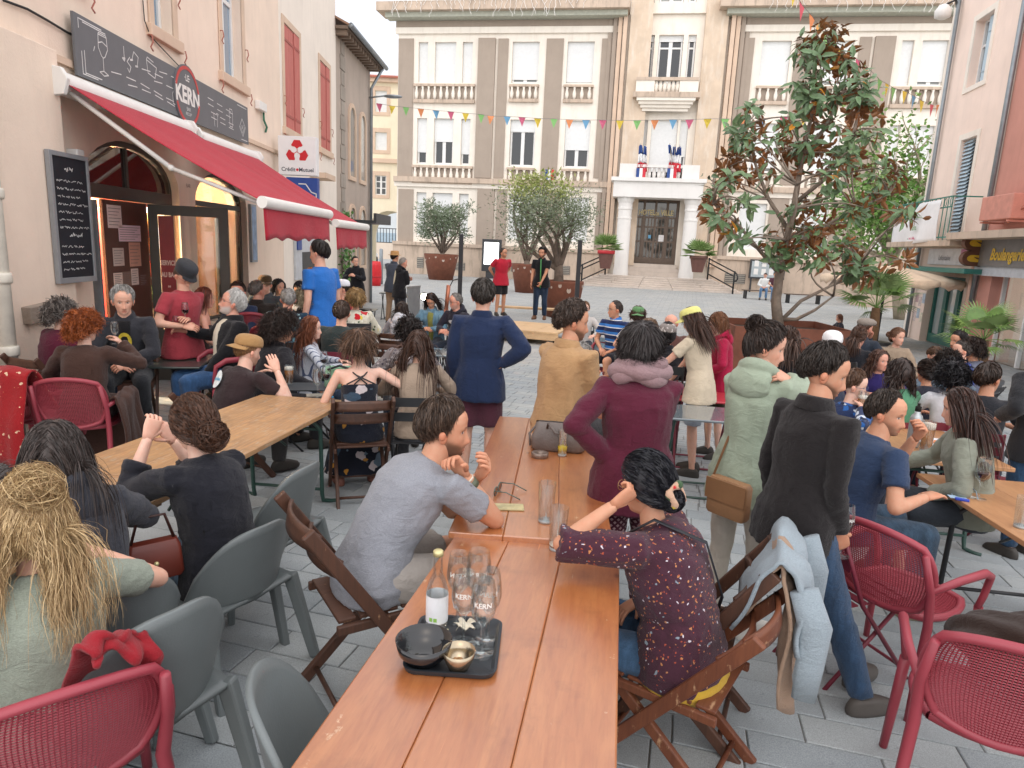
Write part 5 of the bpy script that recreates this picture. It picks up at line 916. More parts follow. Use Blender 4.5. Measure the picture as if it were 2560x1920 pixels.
    if bk_=='skirt':
        if pose=='sit':
            (h1,k1,a1),(h2,k3,a2)=LG;mk=(k1+k3)/2;ml_=(a1+a2)/2
            m.loft([ell(pv+np.array((0,-.02,-.03)),rt0,np.array((0,0,1.)),.19,.10),ell((pv+mk)/2,rt0,np.array((0,0,1.)),.2,.10),ell(mk,rt0,nrm((0,.5,1.)),.2,.085)]);m.loft([ell(mk+np.array((0,-.02,.04)),rt0,np.array((0,1.,0)),.2,.09),ell(mk*.4+ml_*.6,rt0,np.array((0,1.,0)),.24,.13),ell(ml_+np.array((0,0,.03)),rt0,np.array((0,1.,0)),.28,.17)])
        else: m.loft([ell(pv-np.array((0,0,.05)),rt0,np.array((0,1.,0)),.18,.13),ell(pv-np.array((0,0,.55)),rt0,np.array((0,1.,0)),.24,.2)])
    else:
        for (h,k,a) in LG:
            if bk_=='shorts': e1=h+(k-h)*.86;m.tube([h+np.array((0,0,.03)),h*.5+k*.5,e1],[.09*k2+be,.086*k2+be*1.3,.076*k2+be*1.6],14)
            else:
                a1=k+(a-k)*.97;m.tube([h+np.array((0,0,.03)),h*.6+k*.4,k],[.09*k2+be,.08*k2+be,.056*k2+be*1.1],14);m.tube([k,k*.6+a*.4,a1],[.055*k2+be*1.1,.056*k2+be,.045*k2+be],14);m.ball(tuple(k),.055*k2+be*1.05,10,8)
    cl(m,{'trousers': 'trousers','shorts': 'shorts','skirt': 'skirt'}[bk_],bc,bp,.005,vox*1.3)
    SHO=[]
    for (h,k,a),sd in zip(LG,(1,-1)):
        m=MB();SHO.append(m);f0=a+np.array((.012*sd,.055,-.085));m.loft([ell(f0+np.array((0,.012*q,dz_)),nrm((1,-.15*sd,0)),nrm((.15*sd,1,0)),.046*w_,.135*l_,16,2.5) for dz_,w_,l_,q in ((.006,.94,.98,0),(.03,1.02,1.02,0),(.055,.95,.95,-.6),(.078,.82,.72,-2.5),(.10,.8,.42,-4.2))])
    D['shoes']=(SHO,shoe)
    D['A']=A;D['hc']=hc;D['nb']=nb;D['rt']=rt;D['fwd']=fwd;D['pv']=pv;D['wa']=wa;D['ch']=ch;D['LG']=LG
    hy=R((head if head is not None else yaw)-yaw);D['Rh']=np.array(Matrix.Rotation(hy,3,'Z') @ Matrix.Rotation(-R(pitch),3,'X') @ Matrix.Rotation(R(hroll),3,'Y'))
    D.update(hair=hair,hat=hat,glasses=glasses,stub=stub,stubc=stubc,hcol=hcol)
    PPL.append(D)
    if seat: SEATS.append((seat,base,R(yaw),pz*s0,label))
    return D
def to_world(D,p): a=D['yaw'];p=np.array(p)*D['s'];return np.array((p[0]*math.cos(a)-p[1]*math.sin(a),p[0]*math.sin(a)+p[1]*math.cos(a),p[2]))+D['base']
def wob(V,amp,seed,f0=14.):
    rng=np.random.default_rng(seed);o=np.zeros(len(V));wv=V+.02*np.sin(V[:,[1,2,0]]*f0*.7)
    for f_,a in ((f0*.6,.5),(f0,.6),(f0*1.7,.5),(f0*3,.25)):
        for _ in range(2): k=rng.normal(size=3);k /= np.linalg.norm(k);k[2] *= 1.9;q_=np.sin(wv@k*f_+rng.random()*6);o+=a*(.4*q_+.95*(np.sqrt(np.abs(q_))*1.7-1.25))/2
    return o*amp
def hat_mb(kind):
    m=MB();b=MB()
    def dome(rx,ry,h,z0,yb=-.012,n=20,pw=.55): m.loft([[(rx*math.cos(t)*r_,yb+ry*math.sin(t)*r_,z0+z) for t in np.linspace(0,2*math.pi,n,endpoint=False)] for r_,z in ((.98,0),(1.0,h*.15),(.99,h*.4),(.92,h*.66),(.75,h*.86),(.45,h*.97),(.12,h*1.0))])
    if kind in ('cap','cap_back'):
        dome(.092,.116,.095,.045);sg=1 if kind=='cap' else -1
        m.grid(lambda u,v: (lambda a: (math.sin(a)*(.088+.012*v),sg*(math.cos(a)*.098+v*.085*math.cos(a)**.8)-.012,.05-.028*v-.018*abs(math.sin(a))*1.0+.004))((u-.5)*2.5),12,5)
    if kind=='flat':
        m.loft([[(.094*math.cos(t)*r_,-.0+.125*math.sin(t)*r_+yo,z0) for t in np.linspace(0,2*math.pi,22,endpoint=False)] for r_,yo,z0 in ((.95,.0,.05),(1.1,.005,.075),(1.08,.0,.10),(.8,-.01,.128),(.4,-.02,.14))]);m.grid(lambda u,v: (math.sin((u-.5)*2)*.08,.10+v*.045*math.cos((u-.5)*2),.062-.022*v),8,3)
    if kind=='cap_m':
        m.loft([[(.093*math.cos(t)*r_,-.01+.118*math.sin(t)*r_,z0) for t in np.linspace(0,2*math.pi,22,endpoint=False)] for r_,z0 in ((.97,.045),(1.0,.06),(1.04,.10),(1.0,.135),(.85,.15),(.3,.155))]);m.grid(lambda u,v: (math.sin((u-.5)*2.3)*.088,.075*math.cos((u-.5)*2.3)+.022+v*.05*math.cos((u-.5)*2.3),.055-.025*v),10,3)
    if kind=='straw':
        m.loft([[((.09*r_)*math.cos(t),-.012+.112*r_*math.sin(t),z0) for t in np.linspace(0,2*math.pi,24,endpoint=False)] for r_,z0 in ((1.55,.048),(1.5,.056),(1.02,.058),(1.0,.10),(.92,.145),(.6,.152),(.2,.145))])
    if kind=='helmet':
        m.loft([[((.112*r_)*math.cos(t),-.012+.138*r_*math.sin(t),z0) for t in np.linspace(0,2*math.pi,24,endpoint=False)] for r_,z0 in ((.96,.018),(1.0,.03),(1.0,.07),(.92,.11),(.7,.142),(.4,.157),(.1,.162))])
    if kind=='scarf':
        dome(.096,.120,.10,.03)
    return m
def finish_people():
    dg=bpy.context.evaluated_depsgraph_get();sk=skin_mat()
    for n,D in enumerate(PPL):
        near=D['near'];ob=D['body'];me=bpy.data.meshes.new_from_object(ob.evaluated_get(dg));nv=len(me.vertices);V=np.empty(nv*3);me.vertices.foreach_get('co',V);V=V.reshape(-1,3);F=[tuple(p.vertices) for p in me.polygons];bpy.data.meshes.remove(me)
        tone=np.array(lin(D['skin']));C=np.broadcast_to(tone,V.shape)
        hv=np.array(D['hands'].v);F+=[tuple(i+len(V) for i in f) for f in D['hands'].f];V=np.concatenate([V,hv]);C=np.concatenate([C,np.broadcast_to(tone*np.array((1,.93,.9)),hv.shape)])
        res={0: (22,28),1: (36,44),2: (52,64),3: (64,84)}[near]
        kv,kf,kc=head_arrays(res,D['skin'],brow=D['hcol'][0],stub=D['stub'],stubc=D['stubc'],female=D['fem'])
        hs=.97 if D['fem'] else 1.0;Rh,hc=D['Rh'],D['hc'];kv=(kv*hs)@Rh.T+hc;F+=[tuple(i+len(V) for i in f) for f in kf];V=np.concatenate([V,kv]);C=np.concatenate([C,kc])
        me=bpy.data.meshes.new('person');me.from_pydata((V*D['s']).tolist(),[],F);at=me.attributes.new('tone','FLOAT_COLOR','POINT');at.data.foreach_set('color',np.concatenate([C,np.ones((len(C),1))],1).ravel())
        root=mobj('person',me,sk,None,True);root.location=tuple(D['base']);root.rotation_euler=(0,0,D['yaw']);tag(root,D['label'],'person',D['group']);D['root']=root;s_=D['s']
        for k,(o,name,c,pat,wr) in enumerate(D['cloth']):
            cm=bpy.data.meshes.new_from_object(o.evaluated_get(dg));nv=len(cm.vertices);v=np.empty(nv*3);cm.vertices.foreach_get('co',v);nn=np.empty(nv*3);cm.vertices.foreach_get('normal',nn);v=v.reshape(-1,3);nn=nn.reshape(-1,3)
            v=(v+nn*(wob(v,wr*1.25,n*7+k,16)+wob(v*np.array((.6,.6,1.6)),wr*.55,n*7+k+3,34))[:,None])*s_;cm.vertices.foreach_set('co',v.ravel().astype(np.float32));cm.materials.clear();mobj(name,cm,cloth(c,pat),root,True)
        ms,c=D['shoes']
        for m in ms: m.v=[tuple(np.array(q)*s_) for q in m.v];m.build('shoe',plain('shoe_'+c,c,.6),root,True)
        H=lambda p: (np.asarray(p)*hs@Rh.T+hc)*s_
        if D['hair']:
            hp=dict(D['hair']);st=hp.pop('style');N=int(hp.pop('N',1)*{0: 150,1: 520,2: 1650,3: 4300}[near]);hp['rad']=hp.get('rad',1.)*{0: .007,1: .0037,2: .0022,3: .0014}[near];hp.setdefault('segs',5)
            v,f,sid=hair_arrays(st,N,n+11,**hp);hm=bpy.data.meshes.new('hair');hm.from_pydata(H(v).tolist(),[],f.tolist());a=hm.attributes.new('sid','FLOAT','POINT');a.data.foreach_set('value',sid);hm.validate();mobj('hair',hm,hair_mat(*D['hcol']),root,True)
        if D['hat']:
            hk,c,pat=D['hat'];m=hat_mb(hk);m.v=[tuple(q) for q in H(np.array(m.v))];m.build({'helmet': 'helmet','scarf': 'headscarf','straw': 'straw_hat'}.get(hk,'cap'),cloth(c,pat) if hk != 'helmet' else plain('helmet_white',c,.3),root,True,solid=.003)
        if D['glasses']:
            m=MB();up=0
            if D['glasses'][0]=='head': up=1
            rr=.021;ring=lambda sd: [(sd*.033+rr*1.15*math.cos(t),0,rr*math.sin(t)) for t in np.linspace(0,2*math.pi,15)]
            off=np.array((0,.094,0));rot=Matrix.Identity(3)
            if up: off=np.array((0,.055,.105));rot=Matrix.Rotation(R(62),3,'X')
            for sd in (-1,1):
                q=[np.array(rot @ Vector(p))+off for p in ring(sd)];m.tube(q,.0016 if not up else .003,6,False)
                q=[(sd*.055,0,.006),(sd*.079,-.03,.006),(sd*.083,-.10,0)];m.tube([np.array(rot @ Vector(p))+off for p in q],.0016 if not up else .0025,5)
            m.tube([np.array(rot @ Vector(p))+off for p in ((-.012,0,.004),(0,.004,.008),(.012,0,.004))],.0016,5)
            m.v=[tuple(q) for q in H(np.array(m.v))];gl=m.build('glasses',plain('specs_'+D['glasses'][1],D['glasses'][1],.3),root,True)
            if up:
                m2=MB()
                for sd in (-1,1): m2.loft([[tuple(np.array(rot @ Vector((sd*.033+r_*1.15*math.cos(t),.001,r_*math.sin(t))))+off) for t in np.linspace(0,2*math.pi,14,endpoint=False)] for r_ in (.021,.002)])
                m2.v=[tuple(q) for q in H(np.array(m2.v))];m2.build('lens',plain('lens_dark','#1a1614',.1),gl,True)
        for fn in D['extras']: fn(D,root,H)
    for D in PPL:
        for o in [D['body']]+[c[0] for c in D['cloth']]:
            me=o.data;bpy.data.objects.remove(o);bpy.data.meshes.remove(me)
# ------------------------------------------------------------------ the pink house and the bakery opposite
RY=R(10);r0=DP(1950,725);RF,RU=wallframe((r0[0],r0[1],0),(-math.sin(RY),-math.cos(RY)),(-math.cos(RY),math.sin(RY)))   # u grows towards the photographer
def rpx(x0,y0,x1,y1,off=0.): a,b=RU(x0,y0,off),RU(x1,y1,off);return min(a[0],b[0]),max(a[0],b[0]),min(a[1],b[1]),max(a[1],b[1])
ph=thing('pink_house','tall pale pink house with blue grey shutters and iron balcony','house');rpink=plaster('house_pink','#f6e0d2',.05,.15,60,.18);rred=plaster('house_red','#cf9688',.06,.2,50,.2)
ub=RU(2487,480)[0];cw_=window_glass('pane_sky','#8e9aa3',.9)
wa_=rpx(2428,60,2470,170);wa_=(RU(2432,120)[0],RU(2476,110)[0],RU(2450,205)[1],RU(2460,42)[1]);wb_=(RU(2394,420)[0],RU(2432,420)[0],RU(2400,590)[1],RU(2410,350)[1]);gd=(RU(2308,780)[0],RU(2400,780)[0],GZ-.05,RU(2350,690)[1])
m=MB();m.holed([(0,GZ-.2),(ub,GZ-.2),(ub,10),(0,10)],[rect(*wa_),rect(*wb_),rect(*gd)],0,-.4,RF);m.build('wall',rpink,ph);m=MB();fbox(m,RF,-.02,.0-.001,GZ-.2,10,-6,.004);fbox(m,RF,0,ub+9,GZ-.2,10,-6,-5.9);m.build('side_wall',cream_wall,ph)
m=MB();fbox(m,RF,.0,.35,GZ,10,.001,.02);m.build('white_strip',white_wall,ph)
for (u0,u1,z0,z1),kind in ((wa_,0),(wb_,1)):
    wn=bpy.data.objects.new('window',None);COL.objects.link(wn);wn.parent=ph;m=MB();m.holed(rect(u0-.14,u1+.14,z0-.12,z1+.15),[rect(u0,u1,z0,z1)],.001,.03,RF);m.build('surround',white_wall,wn);m=MB();fbox(m,RF,u0,u1,z0,z1,-.3,-.27);m.build('pane',cw_,wn)
    m=MB();uc=(u0+u1)/2;[fbox(m,RF,a,b,z0,z1,-.265,-.2) for a,b in ((u0,u0+.06),(u1-.06,u1),(uc-.04,uc+.04))];[fbox(m,RF,u0+.06,u1-.06,zz,zz+.06,-.262,-.21) for zz in (z0,z0+(z1-z0)*.6,z1-.06)];m.build('frame',frame_w,wn)
    sm=plain('shutter_blue','#b9cdd9',.6,.05);sh=bpy.data.objects.new('shutter',None);COL.objects.link(sh);sh.parent=wn;hb=u1 if kind==0 else u0;sg_=1 if kind==0 else -1
    if kind==0: m=MB();fbox(m,RF,u1-.55,u1-.02,z0+.03,z1-.02,-.16,-.12);m.build('panel',sm,sh);m=MB();[fbox(m,RF,u1-.5,u1-.07,zz,zz+.06,-.119,-.10) for zz in (z0+.3,z1-.4)];m.build('batten',sm,sh)
    else:
        n_=26
        for j in range(n_): m=MB();zz=z0+(z1-z0)*j/n_;m.add([RF(u0+.02,zz,-.05),RF(u0+.5,zz,-.05),RF(u0+.5,zz+.085,-.12),RF(u0+.02,zz+.085,-.12)],[(0,1,2,3)]);m.build('slat',sm,sh,solid=.012)
m=MB();m.tube([RF(.5,GZ,.1),RF(.5,10,.1)],.05,10);m.build('rainwater_pipe',zinc,ph,True)
bl=bpy.data.objects.new('balcony',None);COL.objects.link(bl);bl.parent=ph;b0,b1=RU(2300,560)[0],RU(2448,560)[0];bz=RU(2360,606)[1];bz1=RU(2360,508)[1];grn=plain('iron_green','#2f7a6c',.5)
m=MB();fbox(m,RF,b0-.3,b1+.4,bz-.14,bz,.001,.75);m.build('slab',hall_stone,bl)
m=MB();[m.bar(RF(b0,z,.68),RF(b1,z,.68),.03,.03) for z in (bz1,bz1-.25,bz+.08)];[m.bar(RF(u,bz1,.02),RF(u,bz1,.68),.03,.03) for u in (b0,b1)];m.build('rail',grn,bl)
for u in np.linspace(b0,b1,16): m=MB();m.bar(RF(u,bz,.68),RF(u,bz1,.68),.016,.016);m.build('bar',grn,bl)
for u in np.linspace(b0+.08,b1-.08,12): m=MB();m.tube([RF(u+.07*math.cos(t),bz1-.125+.1*math.sin(t),.68) for t in np.linspace(0,6.28,9)],.008,4,False);m.build('scroll',grn,bl)
bn=thing('banner','sagging white cloth banner tied to the green balcony railing','banner');BW=b0+.1,b1-.55
def bsurf(a,b): u=BW[0]+(BW[1]-BW[0])*a;top=bz1-.05-.55*max(0,1-abs(a-.28)/.28);bot=bz-.12+.10*a;return RF(u,top+(bot-top)*b,.73+.05*math.sin(a*7+b*3)*b)
m=MB();m.grid(bsurf,20,10);m.build('sheet',plain('banner_white','#e9e9ea',.8,.04),bn,True,solid=.004)
um=(BW[0]+BW[1])/2
for k,(tx,zz,sz,c) in enumerate((('chez nous ?',.48,.16,'#6d7478'),('maine.',.28,.22,'#6d9a62'),('rue de Belle...',.06,.10,'#c04a6a'))): put_text(tx,lambda u,z,d=0.: RF(u,z,.80),um+.15,bz+zz*1.3,sz,0,plain('ink_'+c,c,.8),bn,.8,.004,flip=1)
ls=thing('shop_plate','white wall plate with pink corner reading Lafontaine above the green door','sign');u0,u1,z0,z1=rpx(2323,622,2412,664,.06);m=MB();fbox(m,RF,u0,u1,z0,z1,.001,.05);m.build('plate',plain('plate_white','#e9e9ee',.4),ls);m=MB();fbox(m,RF,u1-.36,u1-.02,z1-.32,z1-.02,.0505,.055);m.build('pink_patch',plain('patch_pink','#d78ab2',.5),ls);put_text('Lafontaine',RF,(u0+u1)/2-.1,z0+.18,.2,.056,plain('ink_grey','#8a8a94',.6),ls,.9)
cn=thing('green_canopy','flat green metal canopy over the green glazed door','canopy');u0,u1,z0,z1=rpx(2270,668,2438,684,.3);m=MB();zc=RU(2350,674,.3)[1];fbox(m,RF,u0-.1,u1,zc-.06,zc+.06,.001,.55);m.build('canopy_plate',plain('green_dark','#2f6f66',.5),cn,bevel=.01)
dg_=bpy.data.objects.new('green_door',None);COL.objects.link(dg_);dg_.parent=ph;m=MB();fbox(m,RF,gd[0],gd[1],GZ,gd[3],-.3,-.27);m.build('pane',window_glass('door_pane','#b9c4c4',.9),dg_)
n_=3;wdt=(gd[1]-gd[0])/n_
for j in range(n_): m=MB();a,b=gd[0]+wdt*j,gd[0]+wdt*(j+1);m.holed(rect(a+.005,b-.005,GZ+.01,gd[3]-.01),[rect(a+.10,b-.10,GZ+.25,gd[3]-.15)],-.265,-.2,RF);m.build('leaf_frame',plain('green_dark',''),dg_)
for k in range(7): u=.55+.30*(k % 3)*.8;z=.1+.45*(k//3)+.1*(k % 2);m=MB();fbox(m,RF,u,u+.2,z,z+.28,.001,.006);m.build('flyer',plain('flyer%d' % (k % 4),['#d9c6c0','#b9c4d0','#e3d9c4','#c9a9a9'][k % 4],.8,.3,9),ph)
pp=thing('house_downpipe','salmon painted downpipe between the green door and the bakery','pipe');u,_=RU(2435,730);m=MB();m.tube([RF(u,GZ,.1),RF(u,RU(2440,660)[1],.1)],.06,10);m.build('pipe',plain('pipe_salmon','#d9b09c',.6),pp,True)
bkh=thing('bakery_building','red plastered house with grey shop fascia and glazed bakery front','building');u_e=ub+9;bfz=RU(2520,600)[1];bgz=RU(2520,668)[1];ug0=RU(2461,800)[0]
m=MB();m.holed([(ub+.003,GZ-.2),(u_e,GZ-.2),(u_e,10),(ub+.003,10)],[rect(max(ug0,ub+.15),u_e-.5,GZ-.1,bgz-.2)],.005,-.4,RF);m.build('wall',rred,bkh)
m=MB();fbox(m,RF,ub+.01,u_e,bgz,bfz,.006,.22);m.build('fascia',plain('fascia_grey','#7d7a78',.5),bkh);m=MB();fbox(m,RF,ub-.25,u_e,bfz,bfz+.16,.006,.8);m.build('ledge',hall_stone,bkh);m=MB();fbox(m,RF,ub+.02,u_e,bgz-.22,bgz-.002,.006,.16);m.build('light_band',plain('band_grey','#c3c8cf',.4),bkh)
m=MB();fbox(m,RF,ug0,u_e-.5,GZ,bgz-.2,-.35,-.33);m.build('pane',gl_m,bkh);
for u in np.arange(ug0,u_e-.5,1.15): m=MB();fbox(m,RF,u,u+.07,GZ,bgz-.2,-.32,-.24);m.build('mullion',frame_w,bkh)
m=MB();fbox(m,RF,ug0,u_e-.5,GZ,bgz-.2,-3,-2.9);m.build('shop_wall',plain('shop_wall','#c2c4c2',.8),bkh);m=MB();fbox(m,RF,ug0-.2,u_e-.5,GZ-.05,GZ,-3,-.36);m.build('shop_floor',plain('shop_floor','#9a948c',.6),bkh)
for k in range(4): m=MB();fbox(m,RF,ug0+.4,ug0+3.4,.1+.4*k,.14+.4*k,-1.5,-1.0);m.build('shelf',plain('shelf_cream','#cfc6a8',.6),bkh)
put_text('Boulangerie',RF,RU(2517,638,.23)[0],RU(2517,638,.23)[1],.36,.235,plain('letter_yellow','#e0b83a',.5),bkh,.85,.012,shear=.25,name='lettering')
br=thing('bread_sign','brown and yellow projecting sign shaped like two bread loaves','sign');p0=np.array(RF(ub+.25,0,0));a=PY(2409,626,p0[1]);b=PY(2473,626,p0[1]);zt_a=PY(2440,588,p0[1])[2];zb_a=PY(2440,666,p0[1])[2];BF=lambda u,z,d=0.: (u,p0[1]-d,z)
ww,hh=b[0]-a[0],(zt_a-zb_a)/2
for k in range(2):
    z0=zb_a+hh*k;pol=[(b[0],z0),(b[0],z0+hh)]+[(a[0]+ww*.38+ww*.38*math.cos(t),z0+hh/2+hh/2*math.sin(t)) for t in np.linspace(math.pi/2,3*math.pi/2,14)];m=MB();m.prism(pol,-.14,0,BF);m.build('loaf_body',plain('loaf_brown','#6b4636',.5),br)
    c=.10;pol=[(b[0]-.01,z0+c),(b[0]-.01,z0+hh-c)]+[(a[0]+ww*.40+(ww*.38-c)*math.cos(t),z0+hh/2+(hh/2-c)*math.sin(t)) for t in np.linspace(math.pi/2,3*math.pi/2,14)];m=MB();m.prism(pol,.002,.012,BF);lf=m.build('loaf_face',plain('loaf_yellow','#e3b63a',.45),br)
    m=MB();m.prism([(a[0]+ww*.42,z0+hh*.62),(a[0]+ww*.55,z0+hh*.48),(a[0]+ww*.75,z0+hh*.42),(a[0]+ww*.92,z0+hh*.52),(a[0]+ww*.75,z0+hh*.5),(a[0]+ww*.58,z0+hh*.56)],.013,.018,BF);m.build('loaf_cut',plain('loaf_brown',''),br)
acu=thing('air_conditioner','salmon painted air conditioner box on brackets above the bakery sign','air conditioner');u0,u1,z0,z1=rpx(2462,494,2530,546,.45);m=MB();fbox(m,RF,u0,u1,z0,z1,.15,.5);acm=plain('ac_salmon','#cf8d7d',.5);m.build('casing',acm,acu,bevel=.02);m=MB();
for k in range(5): m.tube([RF(u0-.012,(z0+z1)/2+.07*k*math.sin(t)+0*k,.325+.04*k*math.cos(t)) for t in np.linspace(0,2*math.pi,16)],.006,4,False)
m.build('fan_grille',plain('ac_grille','#a86a5c',.5),acu);m=MB();m.bar(RF(u0+.1,z0-.04,.0),RF(u0+.1,z0-.04,.5),.04,.04);m.bar(RF(u1-.1,z0-.04,.0),RF(u1-.1,z0-.04,.5),.04,.04);m.build('bracket',acm,acu);m=MB();m.tube([RF(u1,z0+.2,.3),RF(u1+.2,z0+.35,.2),RF(u1+.3,z0+.3,.05),RF(u1+.3,z0-.5,.05)],.025,6);m.build('hose',acm,acu,True)
m=MB();u_=RU(2487,480)[0];m.tube([RF(u_-.02,.9,.08),RF(u_-.02,10,.08)],.055,10);tag(m.build('gutter_pipe',zinc,None,True),'grey zinc pipe on the joint of pink house and red bakery wall','pipe')
wm=thing('floodlight','bulky white floodlight hung high on the pink house corner','lamp');c=PY(2358,28,r0[1]-.5);m=MB();m.lathe([(.1,0),(.2,.05),(.21,.22),(.12,.34),(.05,.38)],14,(c[0],c[1],c[2]-.2));m.build('housing',white_p,wm,True);m=MB();m.tube([(c[0],c[1],c[2]+.15),(c[0]+.3,c[1],c[2]+.3),RF(.1,c[2]+.25,.0)],.03,6);m.build('arm',iron,wm)
# low annex right of the town hall
an=thing('annex','low grey beige annex with lit window beside the town hall','building');m=MB();m.bx(17,30,33.5,35,GZ-.2,2.3);m.build('wall',hall_stone,an)
a=PY(2178,702,33.5);b=PY(2226,728,33.5);m=MB();m.bx(a[0],b[0],33.4,33.49,b[2],a[2]);m.build('window',glow('lit_window','#e8c07a',.9),an)
# ------------------------------------------------------------------ plants
def leaf_mb(m,p,d,up,L,w_,fold=.25,droop=.15):
    d=nrm(d);s_=nrm(np.cross(d,up));n=np.cross(s_,d);P_=lambda t,a: p+d*L*t+s_*a*w_/2*L*2.0+n*(-droop*L*t*t+fold*abs(a)*w_*L);r=[(0,0),(.3,.85),(.65,.85),(1,0)]
    vs=[P_(0,0),P_(.28,-.5),P_(.28,0),P_(.28,.5),P_(.66,-.45),P_(.66,0),P_(.66,.45),P_(1,0)];return m.add(vs,[(0,2,1),(0,3,2),(1,2,5,4),(2,3,6,5),(4,5,7),(5,6,7)])
def leaf_mat(name,top,under,rough=.35,var=.35,trans=.15):
    t=NT(name);ge=t.n('NewGeometry');oi=t.n('ObjectInfo');v=t.coord();n1=t.noise(t.coord('Object'),3.1,3);a,b=lin(top),lin(under)
    ca=t.mix(t.ramp(n1,[(.3,(0,0,0)),(.7,(1,1,1))]),vary(a,1-var),vary(a,1+var));ca=t.mix(.5,ca,t.mix(1.,ca,t.ramp(oi.outputs['Random'],[(0,(.6,.7,.6)),(1,(1.3,1.25,1.0))]),'MULTIPLY'));t.col(t.mix(ge.outputs['Backfacing'],ca,b));t.p(rough=rough,spec=.5);return t.m
def branch(p,q,bend,r0,r1,n=6,rng=random):
    p,q=np.array(p,float),np.array(q,float);off=np.array((rng.uniform(-1,1),rng.uniform(-1,1),rng.uniform(-.2,.8)))*bend;pts=[p+(q-p)*t+off*math.sin(math.pi*t)*np.linalg.norm(q-p) for t in np.linspace(0,1,n)];return pts,[r0+(r1-r0)*t for t in np.linspace(0,1,n)]
rg=random.Random(8)
MY=12.0;mg=thing('magnolia_tree','magnolia tree with glossy green leaves and rusty undersides in corten planter','tree',DY(1690,702,MY));mo=np.array(mg.location);bark=plain('bark_grey','#8a7d70',.9,.25,9,.5,30)
W2=lambda x,y,dy=0.: DY(x,y,MY+dy)-mo
tr=MB();trunk=[W2(1682,712),W2(1676,650,.05),W2(1684,590),W2(1700,520,-.05),W2(1716,440),W2(1735,330,.1),W2(1760,220),W2(1790,110)];tr.tube(trunk,[.10,.085,.075,.062,.05,.038,.027,.014],12)
limbs=[[W2(1690,690),W2(1730,650),W2(1790,620,-.2),W2(1860,570,-.3)],[W2(1690,600),W2(1640,540),W2(1590,480,-.3),W2(1540,440,-.3)],[W2(1690,560),W2(1760,500,.3),W2(1850,450,.4),W2(1920,420,.3)],[W2(1705,500),W2(1660,430,.3),W2(1630,350,.3),W2(1610,270,.2)],[W2(1716,440),W2(1790,380,-.3),W2(1840,300,-.3),W2(1860,220,-.2)],[W2(1735,330),W2(1780,280),W2(1820,200),W2(1830,140)],[W2(1690,690),W2(1720,690,-.1),W2(1760,670,-.3),W2(1800,640,-.5)],[W2(1690,580),W2(1700,520,-.6),W2(1720,450,-.9),W2(1720,400,-1.0)]]
for l_ in limbs: tr.tube(l_,[.038,.032,.024,.014],8)
axis=trunk+[p for l_ in limbs for p in l_[1:]];tips=[]
while len(tips)<140:
    y=rg.uniform(52,600);hw=np.interp(y,[50,120,200,300,400,480,560,600],[45,95,130,185,235,240,215,150]);cx=np.interp(y,[50,300,480,600],[1800,1745,1740,1760]);x=cx+rg.uniform(-1,1)*hw;dz=rg.uniform(-1,1)*hw/1469*MY*.85
    if y>520 and x<1650: continue
    if math.sin(x*.021+1)+math.sin(y*.028+x*.011)+math.sin(dz*3+y*.017)<-.75: continue
    t=W2(x,y,dz)
    if all(np.linalg.norm(t-s_)>.24 for s_ in tips): tips.append(t)
    elif rg.random()<.02: tips.append(t)
for t in tips:
    b=min((a for a in axis if a[2]<t[2]+.1),key=lambda a: np.linalg.norm(a-t),default=axis[2]);pts,rr=branch(b,t,.12,.02,.008,6,rg);tr.tube(pts,rr,5)
tr.build('trunk',bark,mg,True)
crown=bpy.data.objects.new('crown',None);COL.objects.link(crown);crown.parent=mg;lm=leaf_mat('magnolia_leaf','#66805c','#95633c');lm2=leaf_mat('magnolia_leaf_old','#c98a2e','#b9703a');leaf_me=[]
for k in range(4): q=MB();leaf_mb(q,np.zeros(3),(0,1,0),(0,0,1),1.,.32+.03*k,.3,.1+.08*k);me=q.mesh('leaf');me.materials.append(lm);leaf_me.append(me)
LV=[]
for t in tips:
    b=min(axis,key=lambda a: np.linalg.norm(a-t));ax=nrm(nrm(t-b)+np.array((0,0,.5)));e1=nrm(np.cross(ax,(.3,.7,.2)));e2=np.cross(ax,e1)
    for k in range(rg.randint(15,22)):
        a=k*2.4+rg.random();el=rg.uniform(-.8,.8);d=nrm((e1*math.cos(a)+e2*math.sin(a))*math.cos(el)+ax*math.sin(el));LV.append((t-ax*rg.uniform(0,.26)+d*.03+np.array((rg.gauss(0,.05),rg.gauss(0,.05),rg.gauss(0,.04))),d,nrm(ax+np.array((rg.uniform(-.5,.5),rg.uniform(-.5,.5),rg.uniform(-.3,.6)))),rg.uniform(.15,.25)))
LV.sort(key=lambda l_: (l_[0][1]-l_[3]*3))
fol=MB();old=MB()
for k,(p,d,up,L) in enumerate(LV):
    if k<300:
        o=bpy.data.objects.new('leaf',leaf_me[k % 4]);COL.objects.link(o);o.parent=crown;s_=nrm(np.cross(d,up));n=np.cross(s_,d);M_=Matrix(((s_[0],d[0],n[0],p[0]),(s_[1],d[1],n[1],p[1]),(s_[2],d[2],n[2],p[2]),(0,0,0,1)));o.matrix_local=M_ @ Matrix.Scale(L,4)
    else: leaf_mb(old if rg.random()<.035 else fol,p,d,up,L,.36,.3,rg.uniform(.05,.4))
for mb,mt in ((fol,lm),(old,lm2)):
    me=bpy.data.meshes.new('foliage');me.from_pydata(mb.v,[],mb.f);o=mobj('foliage',me,mt,crown);o['kind']='stuff'
cor=plain('corten','#7a4a38',.8,.2,5,.2,40,dirt=.4);gx,gy=mo[0]+.35,mo[1]+.2;gz_=g(gx,gy);pl=thing('rectangular_planter','long rectangular corten steel planter at the foot of the magnolia','planter');x0,x1=DY(1583,700,MY-.6)[0],DY(1838,720,MY-.6)[0]
